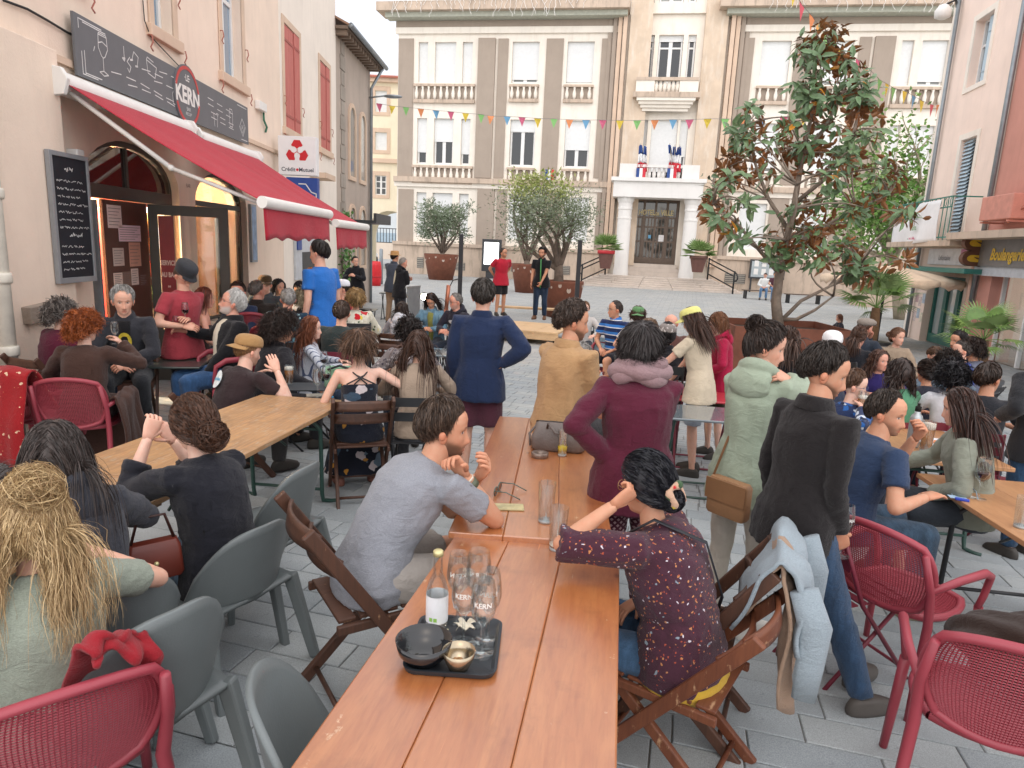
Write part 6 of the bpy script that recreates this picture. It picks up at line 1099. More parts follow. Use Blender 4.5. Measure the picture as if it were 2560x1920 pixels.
m=MB();zr_=mo[2]+.02
for a in ((x0,x1,MY-.75,MY-.71),(x0,x1,MY+.75,MY+.79),(x0,x0+.04,MY-.71,MY+.75),(x1-.04,x1,MY-.71,MY+.75)): m.bx(*a,gz_-.02,zr_)
m.build('panel',cor,pl);m=MB();m.bx(x0+.041,x1-.041,MY-.709,MY+.749,gz_,zr_-.12);m.build('soil',plain('soil','#4a3a2e',.95,.3,20),pl)
def pot(x,y,r0,r1,h,label,tilt=0):
    o=thing('round_planter',label,'planter',(x,y,g(x,y)));m=MB();m.lathe([(r0,.0),(r1,h),(r1,h+.05),(r1-.07,h+.05),(r1-.07,h-.12)],28);m.build('shell',cor,o,True)
    m=MB();m.lathe([(r1-.075,h-.16),(r1-.075,h-.1)],24);m.build('soil',plain('soil',''),o)
    for k in range(14): a=k*.45;zz=h*(.86+.07*math.sin(k*2.1));rr=r0+(r1-r0)*zz/h+.004;q=MB();c=np.array((rr*math.cos(a),rr*math.sin(a),zz));e1=np.array((-math.sin(a),math.cos(a),0));e2=nrm((0,0,1));s_=.035+.02*(k % 3);q.add([c+e1*s_*math.cos(t)+e2*s_*1.2*math.sin(t) for t in np.linspace(0,2*math.pi,8,endpoint=False)],[tuple(range(8))]);q.build('cut_hole',plain('hole_pale','#b9a89a',.8),o)
    return o
def olive(px,py,depth,cx,cy,rx,rz,label,nleaf,base_h,cols=('#6c7a5c','#808c74'),ls=.11,stems=4,seed=1):
    b=DY(px,py,depth);o=thing('olive_tree',label,'tree',b);r3=random.Random(seed);c=DY(cx,cy,depth)-b;m=MB();top=np.array((0,0,.55*1.0));m.tube([(0,0,-.5),(0.02,0,.2),top],[.2,.15,.13],10);ends=[]
    for k in range(stems+4):
        a=2*math.pi*k/(stems+4)+.4;e=c+np.array((rx*.62*math.cos(a),rx*.5*math.sin(a),-rz*.25+rz*.5*(k % 2)));pts,rr=branch(top-np.array((0,0,.15)),e,.14,.09,.02,8,r3);m.tube(pts,rr,7);ends.append(e)
        for j in range(4): q=e+np.array((r3.uniform(-1,1)*rx*.45,r3.uniform(-1,1)*rx*.45,r3.uniform(-.2,.8)*rz*.6));pts2,rr2=branch(pts[5],q,.15,.025,.006,5,r3);m.tube(pts2,rr2,4);ends.append(q)
    m.build('trunk',plain('bark_olive','#6e6156',.9,.3,8,.5,20),o,True);f=MB();blobs=[(c+np.array((r3.uniform(-1,1)*rx*.75,r3.uniform(-1,1)*rx*.75,r3.uniform(-.8,.8)*rz*.8)),r3.uniform(.28,.5)*rx) for _ in range(22)]+[(e,.32*rx) for e in ends]
    for k in range(nleaf):
        ce,rad=r3.choice(blobs);d=nrm(np.array((r3.gauss(0,1),r3.gauss(0,1),r3.gauss(0,1))));p=ce+d*rad*(r3.random()**.45)*np.array((1,1,.8));dd=nrm(d+np.array((r3.gauss(0,.8),r3.gauss(0,.8),.3)));s_=nrm(np.cross(dd,(r3.gauss(0,1),r3.gauss(0,1),r3.gauss(0,1))))*ls*.17;L=dd*ls*r3.uniform(.7,1.5)
        f.add([p,p+L*.5+s_,p+L,p+L*.5-s_],[(0,1,2,3)])
    me=bpy.data.meshes.new('crown');me.from_pydata(f.v,[],f.f);cr=mobj('crown',me,leaf_mat('olive_leaf_%s' % cols[0],cols[0],cols[1],.5),o);cr['kind']='stuff';return o
p1=DP(952,604);pot(p1[0],p1[1],.72,1.02,1.45,'round corten planter with cut holes holding the smaller olive tree')
olive(955,563,p1[1],958,482,1.62,1.45,'small olive tree with open forked trunk in corten planter',5200,1.4,ls=.17,seed=3)
p2=np.array((DY(1212,690,22.)[0],22.,0));pot(p2[0],p2[1],.5,.66,1.1,'round corten planter behind the stage holding the wide olive tree')
olive(1205,610,22.,1180,478,1.55,1.05,'wide olive tree with dark twisted trunk behind the stage',6500,1.,ls=.10,seed=5)
p3=np.array((DY(1137,640,33.)[0],33.,0));pot(p3[0],p3[1],.55,.78,1.3,'round corten planter half hidden by the speaker in red')
olive(1137,588,33.,1165,415,1.6,1.0,'young oak like tree with yellow green leaves in corten planter',1800,1.,('#8f9a4c','#a9ae6c'),.2,3,9)
# plane tree by the pink house
b=DP(1948,690);tb=thing('plane_tree','pale barked street tree with bare twigs and green foliage beside the pink house','tree',b);m=MB();bo=np.array(tb.location);V2=lambda x,y,d=0.: DY(x,y,b[1]+d)-bo
m.tube([V2(1948,695),V2(1942,640),V2(1935,590),V2(1925,540)],[.3,.24,.22,.2],12);r3=random.Random(5);ends=[]
for x,y in ((1860,440),(1905,400),(1960,350),(1990,430),(1885,330),(1970,300),(2000,400),(1845,520)):
    pts,rr=branch(V2(1928,560),V2(x,y,r3.uniform(-1,1)),.12,.13,.03,8,r3);m.tube(pts,rr,7);ends.append(pts[-1])
    for _ in range(7): q=pts[-1]+np.array((r3.uniform(-1,1),r3.uniform(-1,1),r3.uniform(-.2,1.3)))*1.0;p2_,r2_=branch(pts[r3.choice((5,6,7))],q,.2,.025,.008,6,r3);m.tube(p2_,r2_,4);ends.append(q)
m.build('trunk',plain('bark_pale','#a89c88',.9,.25,5,.4,20),tb,True);f=MB()
for k in range(3600):
    if k<2800: ce=V2(r3.choice((1870,1895,1915,1960,1885,1940)),r3.choice((420,460,500,445)),r3.uniform(-1,1));sp=.75
    else: ce=r3.choice(ends);sp=.5
    p=ce+np.array((r3.gauss(0,sp),r3.gauss(0,sp),r3.gauss(0,sp*.8)));d=nrm((r3.gauss(0,1),r3.gauss(0,1),r3.gauss(-.3,.7)));s_=nrm(np.cross(d,(r3.gauss(0,1),r3.gauss(0,1),r3.gauss(0,1))))*.07;f.add([p,p+d*.09+s_,p+d*.2,p+d*.09-s_],[(0,1,2,3)])
me=bpy.data.meshes.new('crown');me.from_pydata(f.v,[],f.f);mobj('crown',me,leaf_mat('plane_leaf','#5f8a3c','#86a45c',.6),tb)['kind']='stuff'
# palms in pots
def palm(px,py,depth,R_,label,n,trunk_h,potr,poth,seed,potc='#5d6064',plabel=None,name='fan_palm',grp=None):
    b=DY(px,py,depth);z0=g(b[0],b[1]);o=thing(name,label,'palm',(b[0],b[1],z0+poth));r3=random.Random(seed);th=b[2]-z0-poth
    if th>.05: m=MB();m.tube([(0,0,-.1),(0,0,th*.5),(0,0,th)],[.085,.10,.07],10);m.build('trunk',plain('palm_bark','#6a5038',.95,.3,14,.8,25),o,True)
    fr_m=leaf_mat('palm_leaf_%d' % seed,'#6f8f4c','#8aa06a',.45);fm=[]
    for v in range(2):
        q=MB();q.tube([(0,0,0),(0,.25,.03),(0,.5,.0)],.008,4)
        for k in range(17): a=(k-8)/8*1.45;d=np.array((math.sin(a),math.cos(a),0));s_=np.array((math.cos(a),-math.sin(a),0))*.022;p=np.array((0,.5,0));L=.5*(1-.25*abs(a)/1.45);q.add([p,p+d*L*.5+s_+(0,0,.02),p+d*L+(0,0,-.06-.05*v),p+d*L*.5-s_+(0,0,.02)],[(0,1,2,3)])
        me=q.mesh('frond');me.materials.append(fr_m);fm.append(me)
    for k in range(n):
        c=bpy.data.objects.new('frond',fm[k % 2]);COL.objects.link(c);c.parent=o;c.location=(0,0,max(th,0));c.rotation_euler=(R(r3.uniform(-15,75)),R(r3.uniform(-20,20)),k*2.4+r3.random()*.5);s_=R_*r3.uniform(.85,1.1);c.scale=(s_,s_,s_)
    if plabel: p_=thing('plant_pot',plabel,'pot',(b[0],b[1],z0));m=MB();m.lathe([(potr*.72,0),(potr,poth*.9),(potr*1.05,poth*.9),(potr*1.05,poth),(potr*.92,poth),(potr*.92,poth-.1)],22);m.build('shell',plain('pot_'+potc,potc,.6),p_,auto=35);m=MB();m.lathe([(potr*.9,poth-.12),(potr*.9,poth-.08)],18);m.build('soil',plain('soil',''),p_)
palm(1893,665,12.6,.85,'spiky fan palm with short trunk near the flat capped man',20,.4,.34,.62,2,plabel='dark grey pot of the fan palm near the flat capped man')
palm(2125,735,10.4,.75,'broad fan palm before the bakery window',20,.3,.34,.55,7,plabel='dark grey pot of the fan palm before the bakery window')
for k,(x,y,yb) in enumerate(((1307,533,580),(1506,545,588))):
    d_=41.5 if k==0 else 40.5;b=DY(x,yb,d_);pb2=thing('tall_planter',('tapered brown planter with red rim on the olive side of the porch','tapered brown planter on the notice board side of the porch')[k],'planter',b);m=MB();h=DY(x,y+8,d_)[2]-b[2];m.lathe([(.3,0),(.5,h),(.44,h),(.44,h-.1)],18);m.build('shell',plain('pot_brown','#6d4a42',.5),pb2,auto=35);m=MB();m.lathe([(.515,h*.82),(.52,h+.01)],18,cap=False);m.build('rim',plain('rim_red','#c22f36',.5) if k==0 else plain('pot_brown',''),pb2,auto=35,solid=.01)
    o=thing('porch_palm',('bushy palm in the red rimmed porch planter','bushy palm in the plain brown porch planter')[k],'palm',(b[0],b[1],b[2]+h));q=MB()
    for j in range(13): a=(j-6)/6*1.4;d=np.array((math.sin(a),math.cos(a),0));s_=np.array((math.cos(a),-math.sin(a),0))*.05;p=np.array((0,.45,0));q.add([p,p+d*.35+s_,p+d*.7+(0,0,-.1),p+d*.35-s_],[(0,1,2,3)])
    me=q.mesh('frond');me.materials.append(leaf_mat('porch_leaf','#6a8a48','#86a060',.5)) if not me.materials else 0
    for j in range(16): c=bpy.data.objects.new('frond',me);COL.objects.link(c);c.parent=o;c.rotation_euler=(R(rg.uniform(0,75)),0,j*2.4)
# vine on the stone building
vn=thing('climbing_vine','sparse green vine climbing the grey stone wall','vine');f=MB();m=MB();m.tube([WF3(.5+.1*math.sin(z*3),z,.05) for z in np.linspace(GZ,2.6,9)],.02,5);m.build('stem',bark,vn)
for k in range(420): z=rg.uniform(-.3,2.5);u=.55+rg.gauss(0,.28);p=np.array(WF3(u,z,rg.uniform(.04,.25)));d=nrm((rg.gauss(.3,.5),rg.gauss(0,1),rg.gauss(-.2,.8)));s_=nrm(np.cross(d,(rg.gauss(0,1),1,rg.gauss(0,1))))*.045;f.add([p,p+d*.06+s_,p+d*.13,p+d*.06-s_],[(0,1,2,3)])
me=bpy.data.meshes.new('leaves');me.from_pydata(f.v,[],f.f);mobj('leaves',me,leaf_mat('vine_leaf','#3f6a30','#5f8a48'),vn)['kind']='stuff'
# ------------------------------------------------------------------ bunting
def bunting(pts,dl,dr,label,cols,fs=.15):
    o=thing('bunting',label,'bunting');P3=[];n=len(pts)
    for i,(x,y) in enumerate(pts): P3.append(PY(x,y,dl+(dr-dl)*i/(n-1)))
    m=MB();m.tube(P3,.006,4);m.build('string',plain('string_grey','#8d8d8a',.8),o);cc={'y': '#e6cf52','g': '#8fcf80','o': '#ea9a68','b': '#78b4de','p': '#dd7294','r': '#dc6674'}
    for i,p in enumerate(P3):
        t=nrm(P3[min(i+1,n-1)]-P3[max(i-1,0)]);k=cols[i % len(cols)];a=rg.uniform(-.5,.5);q=MB();dn=np.array((.15*a,.5*a,-1));q.add([p-t*fs,p+t*fs,p+t*fs*.5+dn*fs*1.1+(0,.03*a,0),p+dn*fs*2.3,p-t*fs*.5+dn*fs*1.1-(0,.03*a,0)],[(0,1,2,4),(4,2,3)]);q.build('pennant',plain('pennant_'+k,cc[k],.7,.04),o,solid=.002)
bunting([(948,259),(981,265),(1015,268),(1052,272),(1090,276),(1127,279),(1164,283),(1203,286),(1227,290),(1268,291),(1305,293),(1344,296),(1385,297),(1424,299),(1465,300),(1507,300),(1550,301),(1593,301),(1637,300),(1683,299),(1724,299),(1769,297),(1813,297),(1860,298),(1905,296),(1960,292),(2010,288)],22.5,19,'rope of pastel pennants strung straight across the square','pygob',.112)
bunting([(1985,-25),(2005,12),(2030,40),(2065,88),(2100,125),(2120,135),(2145,150),(2165,165),(2200,200),(2218,210),(2234,220),(2262,228),(2285,240),(2305,252),(2330,262),(2345,262)],13.5,19.0,'second rope of bright pennants sloping down through the magnolia','yrogybpogygyb',.13)
# ------------------------------------------------------------------ things standing on the square
dk=thing('stage','low wooden podium of pale plywood boards','stage');fL,fR=DP(1008,704,.28),DP(1205,722,.28);ux=nrm((fR-fL)*np.array((1,1,0)));uy=np.array((-ux[1],ux[0],0));Ls=float(np.linalg.norm((fR-fL)[:2]));zs=g(fL[0],fL[1]);SF=lambda a,b,z: tuple(np.array((fL[0],fL[1],0))+ux*a+uy*b+np.array((0,0,zs+z)));dpt=1.75;ply=wood('plywood','#c9a47c','#dcbd94',0,.8,.6,bump=.05)
for k in range(4): q=MB();a=Ls*k/4;vs_=[SF(a+.004,0,.25),SF(a+Ls/4-.004,0,.25),SF(a+Ls/4-.004,dpt,.25),SF(a+.004,dpt,.25)];q.add(vs_+[(v[0],v[1],v[2]+.04) for v in vs_],[(0,3,2,1),(4,5,6,7),(0,1,5,4),(1,2,6,5),(2,3,7,6),(3,0,4,7)]);q.build('deck_board',ply,dk)
for b_ in (0.02,dpt-.06): q=MB();vs_=[SF(0,b_,.1),SF(Ls,b_,.1),SF(Ls,b_+.04,.1),SF(0,b_+.04,.1)];q.add(vs_+[(v[0],v[1],v[2]+.149) for v in vs_],[(0,3,2,1),(4,5,6,7),(0,1,5,4),(1,2,6,5),(2,3,7,6),(3,0,4,7)]);q.build('side_board',ply,dk)
for a in (.1,Ls/2,Ls-.1):
    for b_ in (.12,dpt-.12): q=MB();q.tube([SF(a,b_,-.02),SF(a,b_,.249)],.035,8);q.build('foot',dark_m,dk)
STAGE_Z=zs+.29
for k,(x,yt,yb_,lab) in enumerate(((985,505,700,'black square stage post behind the man in the printed hoodie'),(1238,518,722,'black square stage post next to the speaker with microphone'))):
    p=DY(x+8,640,18.4 if k==0 else 17.9);zt3=DY(x,yt,p[1])[2];o=thing('stage_post',lab,'post',(p[0],p[1],g(p[0],p[1])));m=MB();m.bx(-.055,.055,-.055,.055,.02,zt3-g(p[0],p[1]));m.build('post',plain('post_black','#2a2b30',.5),o,bevel=.006);m=MB();m.bx(-.3,.3,-.3,.3,0,.02);m.build('base_plate',plain('post_black',''),o)
bn_=thing('wooden_bench','plain plank bench at the back of the stage','bench');a,b=DY(1075,640,18.7),DY(1218,655,18.5);zz=g(0,18.6)+.52;m=MB();m.bar((a[0],a[1],zz),(b[0],b[1],zz),.32,.05);m.build('plank',ply,bn_,bevel=.006)
for t in (.1,.9): q=a+(b-a)*t;m=MB();m.bx(q[0]-.03,q[0]+.03,q[1]-.14,q[1]+.14,g(0,18.6),zz-.026);m.build('trestle',ply,bn_)
ad=thing('advert_panel','glowing white poster panel in a dark frame against the town hall','advertising panel');u0,z1=HU(1206,597,1.2);u1,z0=HU(1251,680,1.2);m=MB();fbox(m,HF_,u0,u1,z0,z1,1.0,1.25);m.build('frame',anth,ad,bevel=.04);m=MB();fbox(m,HF_,u0+.16,u1-.16,z0+.45,z1-.2,1.251,1.26);m.build('lit_face',glow('advert_white','#f4f6fa',1.6),ad);m=MB();fbox(m,HF_,u0+.3,u1-.3,GZ,z0,1.05,1.2);m.build('foot',anth,ad)
nb_=thing('notice_board','glazed municipal notice board with pinned papers','notice board');u0,z1=HU(1877,648,.6);u1,z0=HU(1960,700,.6);m=MB();fbox(m,HF_,u0,u1,z0,z1,.45,.6);m.build('case',anth,nb_);m=MB();fbox(m,HF_,u0+.1,u1-.1,z0+.1,z1-.1,.601,.61);m.build('back',plain('board_grey','#aab4b8',.4),nb_)
for k in range(8): uu=u0+.25+(u1-u0-.6)*(k % 4)/3.3;zz=z0+.25+(z1-z0)*.42*(k//4);m=MB();fbox(m,HF_,uu,uu+.26,zz,zz+.36,.611,.615);m.build('paper',white_p,nb_)
put_text('AFFICHAGE',HF_,(u0+u1)/2,z1-.22,.16,.616,plain('text_grey',''),nb_);m=MB();[fbox(m,HF_,u,u+.1,GZ,z0,.48,.58) for u in (u0+.1,u1-.2)];m.build('post',anth,nb_)
for k,(x,y,dd) in enumerate(((1640,640,36.),(1735,640,34.))):
    c=DY(x,y,dd);o=thing('street_bench',('dark slatted street bench where the person in white sits','dark slatted street bench seen behind the magnolia trunk')[k],'bench',(c[0],c[1],g(c[0],c[1])));m=MB()
    for j in range(4): q=MB();q.bx(-.9,.9,-.2+.1*j,-.12+.1*j,.42,.46);q.build('slat',wood('bench_wood','#4a3a30','#5d4a3c',0),o)
    for sx in (-.75,.75): q=MB();q.bx(sx-.03,sx+.03,-.2,.2,0,.419);q.build('leg',iron,o)
rb_=thing('red_barrel','red barrel shaped planter beside the post by the wall corner','barrel');p=DP(809,617);rb_.location=(p[0],p[1],g(p[0],p[1]));m=MB();m.lathe([(.30,0),(.33,.35),(.34,.6),(.32,.95),(.28,1.15),(.24,1.15),(.24,1.0)],20);m.build('shell',plain('barrel_red','#d0232c',.4),rb_,True);m=MB();m.lathe([(.335,.38),(.35,.42),(.335,.46)],20,cap=False);m.build('hoop',plain('barrel_red2','#b01d25',.4),rb_,True)
for k,(x,y,h) in enumerate(((823,614,1.7),(846,594,1.0))): p=DP(x,y);tag(MB().tube([(0,0,0),(0,0,h),(0,0,h+.04)],[.09,.09,.04],12).build('bollard',zinc,None,True,loc=(p[0],p[1],g(p[0],p[1]))),('tall rusty grey bollard touching the red barrel','short grey bollard further along the alley mouth')[k],'bollard')
# parasol
ps=thing('market_parasol','large beige market parasol with scalloped edge','parasol');py_=18.5;a,b,t=DY(1783,595,py_),DY(2062,605,py_),DY(1905,572,py_);cxp,rr=(a[0]+b[0])/2,(b[0]-a[0])/2;pm=cloth('#e3cbb0',None);NS=8;ez=(a[2]+b[2])/2-.1
for k in range(NS):
    def seg(u,v):
        an0=2*math.pi*(k+u)/NS+.2;r_=rr*v*(1-.04*math.sin(math.pi*u));return (cxp+r_*math.cos(an0),py_+r_*math.sin(an0),t[2]-(t[2]-ez-.1)*v**1.1-.05*math.sin(math.pi*u)*v)
    q=MB();q.grid(seg,6,6);q.build('canopy_panel',pm,ps,True,solid=.004)
    def val(u,v): p_=seg(u,1);return (p_[0],p_[1],p_[2]-.2*v*(1-.35*abs(math.cos(math.pi*u*2))))
    q=MB();q.grid(val,8,2);q.build('valance',pm,ps,True,solid=.004)
m=MB();m.tube([(cxp-.1,py_,g(cxp,py_)),(cxp-.1,py_,t[2])],.035,8);m.build('pole',iron,ps);m=MB();m.lathe([(.35,0),(.35,.08),(.1,.1)],16,(cxp-.1,py_,g(cxp,py_)));m.build('base',anth,ps)
# motorcycle
mc=thing('motorcycle','green and black motorcycle parked against the town hall plinth','motorcycle');p=DP(904,590);mc.location=(p[0]-.2,p[1],g(p[0],p[1]));mc.rotation_euler=(0,0,R(-12));tyr=plain('tyre','#1d1d1f',.8);mgn=plain('moto_green','#3d5a46',.35);chm=plain('moto_metal','#9aa0a4',.3,metal=.7)
for x in (-.72,.72):
    w_=bpy.data.objects.new('wheel',None);COL.objects.link(w_);w_.parent=mc;w_.location=(x,0,.33);q=MB();q.tube([(.28*math.cos(t),0,.28*math.sin(t)) for t in np.linspace(0,2*math.pi,25)],.05,8,False);q.build('tyre',tyr,w_,True);q=MB();q.tube([(.235*math.cos(t),0,.235*math.sin(t)) for t in np.linspace(0,2*math.pi,25)],.016,6,False);[q.tube([(0,.03*(-1)**k,0),(.235*math.cos(k*.52),0,.235*math.sin(k*.52))],.005,4) for k in range(12)];q.ball((0,0,0),.06);q.build('rim',chm,w_,True)
def mpart(name,fn,mat): q=MB();fn(q);return q.build(name,mat,mc,True)
mpart('fuel_tank',lambda q: q.ball((.18,0,.86),(.30,.15,.15)),mgn);mpart('seat',lambda q: q.tube([(-.10,0,.86),(-.4,0,.84),(-.72,0,.88)],[.11,.13,.09],10,True,.8),tyr);mpart('engine',lambda q: (q.box((.05,0,.48),(.42,.3,.34)),q.tube([(.15,0,.6),(.2,0,.78)],.11,10)),chm)
mpart('fork',lambda q: [q.tube([(.72,s_*.1,.33),(.46,s_*.1,1.02)],.03,6) for s_ in (-1,1)],iron);mpart('handlebar',lambda q: q.tube([(.36,-.38,1.12),(.42,-.2,1.14),(.46,0,1.06),(.42,.2,1.14),(.36,.38,1.12)],.018,6),iron);mpart('headlight',lambda q: q.ball((.62,0,.98),(.08,.11,.11)),chm)
for s_ in (-1,1): mpart('mirror',lambda q: (q.tube([(.38,s_*.3,1.12),(.36,s_*.34,1.34)],.008,4),q.ball((.36,s_*.34,1.38),(.02,.07,.05))),iron)
mpart('frame',lambda q: (q.tube([(.46,0,.98),(.2,0,.34),(-.3,0,.34),(-.72,0,.33)],.03,6),q.tube([(-.3,0,.36),(-.2,0,.8),(-.75,0,.8)],.025,6)),iron);mpart('exhaust',lambda q: q.tube([(.25,.16,.42),(.1,.18,.3),(-.4,.19,.34),(-.85,.19,.46)],[.025,.03,.05,.055],8),chm);mpart('front_mudguard',lambda q: q.tube([(.72+.36*math.cos(t),0,.33+.36*math.sin(t)) for t in np.linspace(.5,2.2,8)],.05,6,True,.3),mgn);mpart('kickstand',lambda q: q.tube([(-.05,-.1,.34),(-.1,-.3,.0)],.015,5),iron)
# white car in the passage street
cr=thing('white_car','white car parked beyond the vaulted passage','car');p=DY(806,534,62.);cr.location=(p[0]-.8,62.,GZ);cr.rotation_euler=(0,0,R(90));cw2=plain('car_white','#e8eaec',.25,.02,coat=.5)
q=MB();q.loft([[(x*l_,y*w_,z) for x,y in ((-1,-.7),(-.9,-1),(.9,-1),(1,-.7),(1,.7),(.9,1),(-.9,1),(-1,.7))] for l_,w_,z in ((1.95,.82,.28),(2.05,.88,.5),(2.0,.88,.8),(1.85,.84,.92))]);q.build('body',cw2,cr,bevel=.05);q=MB();q.loft([[(x0_+.0,y*w_,z) for x0_,y in ((-1.5*l_,-1),(1.0*l_,-1),(1.0*l_,1),(-1.5*l_,1))] for l_,w_,z in ((1.,.8,.9),(.78,.66,1.42))]);q.build('cabin_glass',pane_d,cr);q=MB();q.bx(-1.15,.76,-.62,.62,1.4,1.46);q.build('roof',cw2,cr,bevel=.03)
for sx in (-1.25,1.25):
    for sy in (-.82,.82): q=MB();q.tube([(sx,sy-.1,.32),(sx,sy+.1,.32)],.32,16);q.build('wheel',tyr,cr,True)
for sy in (-.6,.6):
    for sx in (-2.03,2.03): q=MB();q.box((sx,sy,.68),(.08,.32,.14));q.build('headlight',plain('lamp_lens','#d9dde0',.1),cr,bevel=.02)
# small stage gear
sp=thing('floor_spotlight','lit floor spotlight glowing beside the metal panel','spotlight');p=DY(917,641,15.0);m=MB();m.tube([(p[0],p[1]+.1,p[2]),(p[0],p[1]-.05,p[2])],[.07,.1],14);m.build('housing',dark_m,sp,True);m=MB();m.ball((p[0],p[1]-.07,p[2]),.075);m.build('lens',glow('spot_lens','#fff0cf',25.),sp,True);m=MB();m.tube([(p[0],p[1],g(p[0],p[1])),(p[0],p[1],p[2]-.08)],.015,6);m.lathe([(.2,0),(.2,.02)],12,(p[0],p[1],g(p[0],p[1])));m.build('stand',iron,sp)
mp_=thing('metal_panel','grey metal cabinet panel standing by the men in dark tops','panel');p=DY(895,640,15.6);gz2=g(p[0],p[1]);a,b=DY(881,620,15.6),DY(906,612,16.2);m=MB();m.bar((a[0],a[1],gz2+.55),(b[0],b[1],gz2+.55),.05,1.1);m.build('sheet',zinc,mp_,bevel=.005);m=MB();m.bar((a[0],a[1],gz2+1.1),(b[0],b[1],gz2+1.1),.07,.04);m.build('edge',chm,mp_)
cs=thing('copper_stand','tall copper coloured tripod stand holding a thin black arm','stand');p=DY(964,640,16.5);gz2=g(p[0],p[1]);cpm=plain('copper','#b5735a',.35,metal=.6);zt3=DY(970,616,16.5)[2];m=MB();m.tube([(p[0],p[1],gz2+.5),(p[0]+.05,p[1],zt3)],.05,10);m.build('column',cpm,cs,True)
for k in range(3): a=k*2.09;m=MB();m.tube([(p[0],p[1],gz2+.6),(p[0]+.35*math.cos(a),p[1]+.35*math.sin(a),gz2)],.03,6);m.build('leg',cpm,cs)
m=MB();m.tube([(p[0]+.05,p[1],zt3-.1),(p[0]+.15,p[1],zt3+.12),(p[0]+.28,p[1],zt3+.16)],.012,6);m.build('arm',iron,cs)
# ------------------------------------------------------------------ furniture
HIDE=(0,-40,0)
cgrey=plain('plastic_grey','#6c7374',.42,.08,3,.12,150);cred=plain('plastic_red','#9a3c48',.42,.07,4,.08,160);wdark=wood('chair_wood','#3d2a22','#5a3a2a',1,1.2,.5,.35,'#b08a68',freq=7);wdark_z=wood('chair_wood_z','#3d2a22','#5c3b2b',2,1.2,.5,.45,'#b08a68',freq=7)
wlight_z=wood('chair_wood_worn','#5f3424','#7d4a30',2,1.2,.5,.75,'#c49c78',freq=7);wlight=wood('chair_wood_worn_x','#5f3424','#7d4a30',0,1.2,.5,.6,'#c49c78',freq=7);redm=plain('metal_wine','#7a2a3a',.45);blkm=plain('metal_black','#26282b',.45);green_m=plain('metal_green','#2c4a42',.45,.1,dirt=.3)
def proto_grey():
    o=thing('grey_chair','x','chair',HIDE)
    def bk(u,v):
        a=(u-.5)*2;w_=.255-.015*v;top=.40-.20*abs(a)**3.2;x=a*w_;return (x,-.205-.075*v+.15*abs(a)**2.2*(1-.15*v),.43+top*v)
    m=MB();m.grid(bk,18,10);m.build('backrest',cgrey,o,True,solid=.016)
    def st(u,v): a=(u-.5)*2;return (a*(.225+.015*v),-.215+.44*v,.445-.02*math.sin(math.pi*v)*(1-a*a)-.02*(v>.9)*(v-.9)*10+.006*abs(a))
    m=MB();m.grid(st,12,12);m.build('seat',cgrey,o,True,solid=.018)
    for sx in (-1,1):
        m=MB();m.bar((sx*.215,-.19,.46),(sx*.255,-.30,0),.045,.06,taper=.75);m.build('leg',cgrey,o,bevel=.01);m=MB();m.bar((sx*.205,.20,.44),(sx*.235,.24,0),.045,.055,taper=.75);m.build('leg',cgrey,o,bevel=.01)
    return o
def lattice(fn,nu,nv,name,mat,par,th=.004):
    m=MB();m.grid(fn,nu,nv);o=m.build(name,mat,par);w_=o.modifiers.new('w','WIREFRAME');w_.thickness=th*2.2;w_.use_even_offset=False;w_.use_boundary=True;return o
def proto_red():
    o=thing('red_chair','x','armchair',HIDE)
    def edge(t): return (math.copysign(abs(math.cos(t))**.75,math.cos(t)),math.copysign(abs(math.sin(t))**.75,math.sin(t)))
    def bp(a,b):
        w_=.235+.02*b;return (a*w_,-.235-.06*(b+1)+.05*a*a,.655+b*.20)
    def bk(u,v):
        r_=v;t=2*math.pi*u;e=edge(t);return bp(e[0]*r_*.95,e[1]*r_*.95)
    def sq(u,v):
        a,b=(u-.5)*2,(v-.5)*2;k=math.sqrt(max(1e-6,1-.36*b*b));l_=math.sqrt(max(1e-6,1-.36*a*a));return bp(a*k,b*l_)
    lattice(sq,40,36,'backrest',cred,o,.0031);m=MB();m.tube([bp(a*math.sqrt(1-.36*b*b),b*math.sqrt(1-.36*a*a)) for a,b in [(x,-1) for x in np.linspace(-1,1,9)]+[(1,y) for y in np.linspace(-.8,1,9)]+[(x,1) for x in np.linspace(.8,-1,9)]+[(-1,y) for y in np.linspace(.8,-1,9)]],.017,8,False);m.build('back_frame',cred,o,True)
    def sp_(a,b): return (a*.225,.0+b*.215,.445+.012*(a*a+b*b)-.012)
    def ss(u,v): a,b=(u-.5)*2,(v-.5)*2;return sp_(a*math.sqrt(1-.36*b*b),b*math.sqrt(1-.36*a*a))
    lattice(ss,34,34,'seat',cred,o,.0033);m=MB();m.tube([sp_(a*math.sqrt(1-.36*b*b),b*math.sqrt(1-.36*a*a)) for a,b in [(x,-1) for x in np.linspace(-1,1,8)]+[(1,y) for y in np.linspace(-.75,1,8)]+[(x,1) for x in np.linspace(.75,-1,8)]+[(-1,y) for y in np.linspace(.75,-1,8)]],.018,8,False);m.build('seat_rim',cred,o,True)
    for sx in (-1,1):
        m=MB();m.tube([(sx*.225,-.335,.80),(sx*.24,-.27,.62),(sx*.23,-.22,.44),(sx*.245,-.27,.25),(sx*.265,-.33,0)],[.014,.018,.021,.02,.016],8);m.build('leg',cred,o,True);m=MB();m.tube([(sx*.245,.20,.44),(sx*.255,.225,.2),(sx*.265,.24,0)],[.021,.019,.016],8);m.build('leg',cred,o,True)
        m=MB();m.tube([(sx*.245,-.27,.63),(sx*.275,-.10,.655),(sx*.285,.10,.65),(sx*.275,.19,.61),(sx*.255,.205,.5),(sx*.245,.19,.44)],[.014,.017,.018,.017,.016,.015],8,True,1.2);m.build('armrest',cred,o,True)
    return o
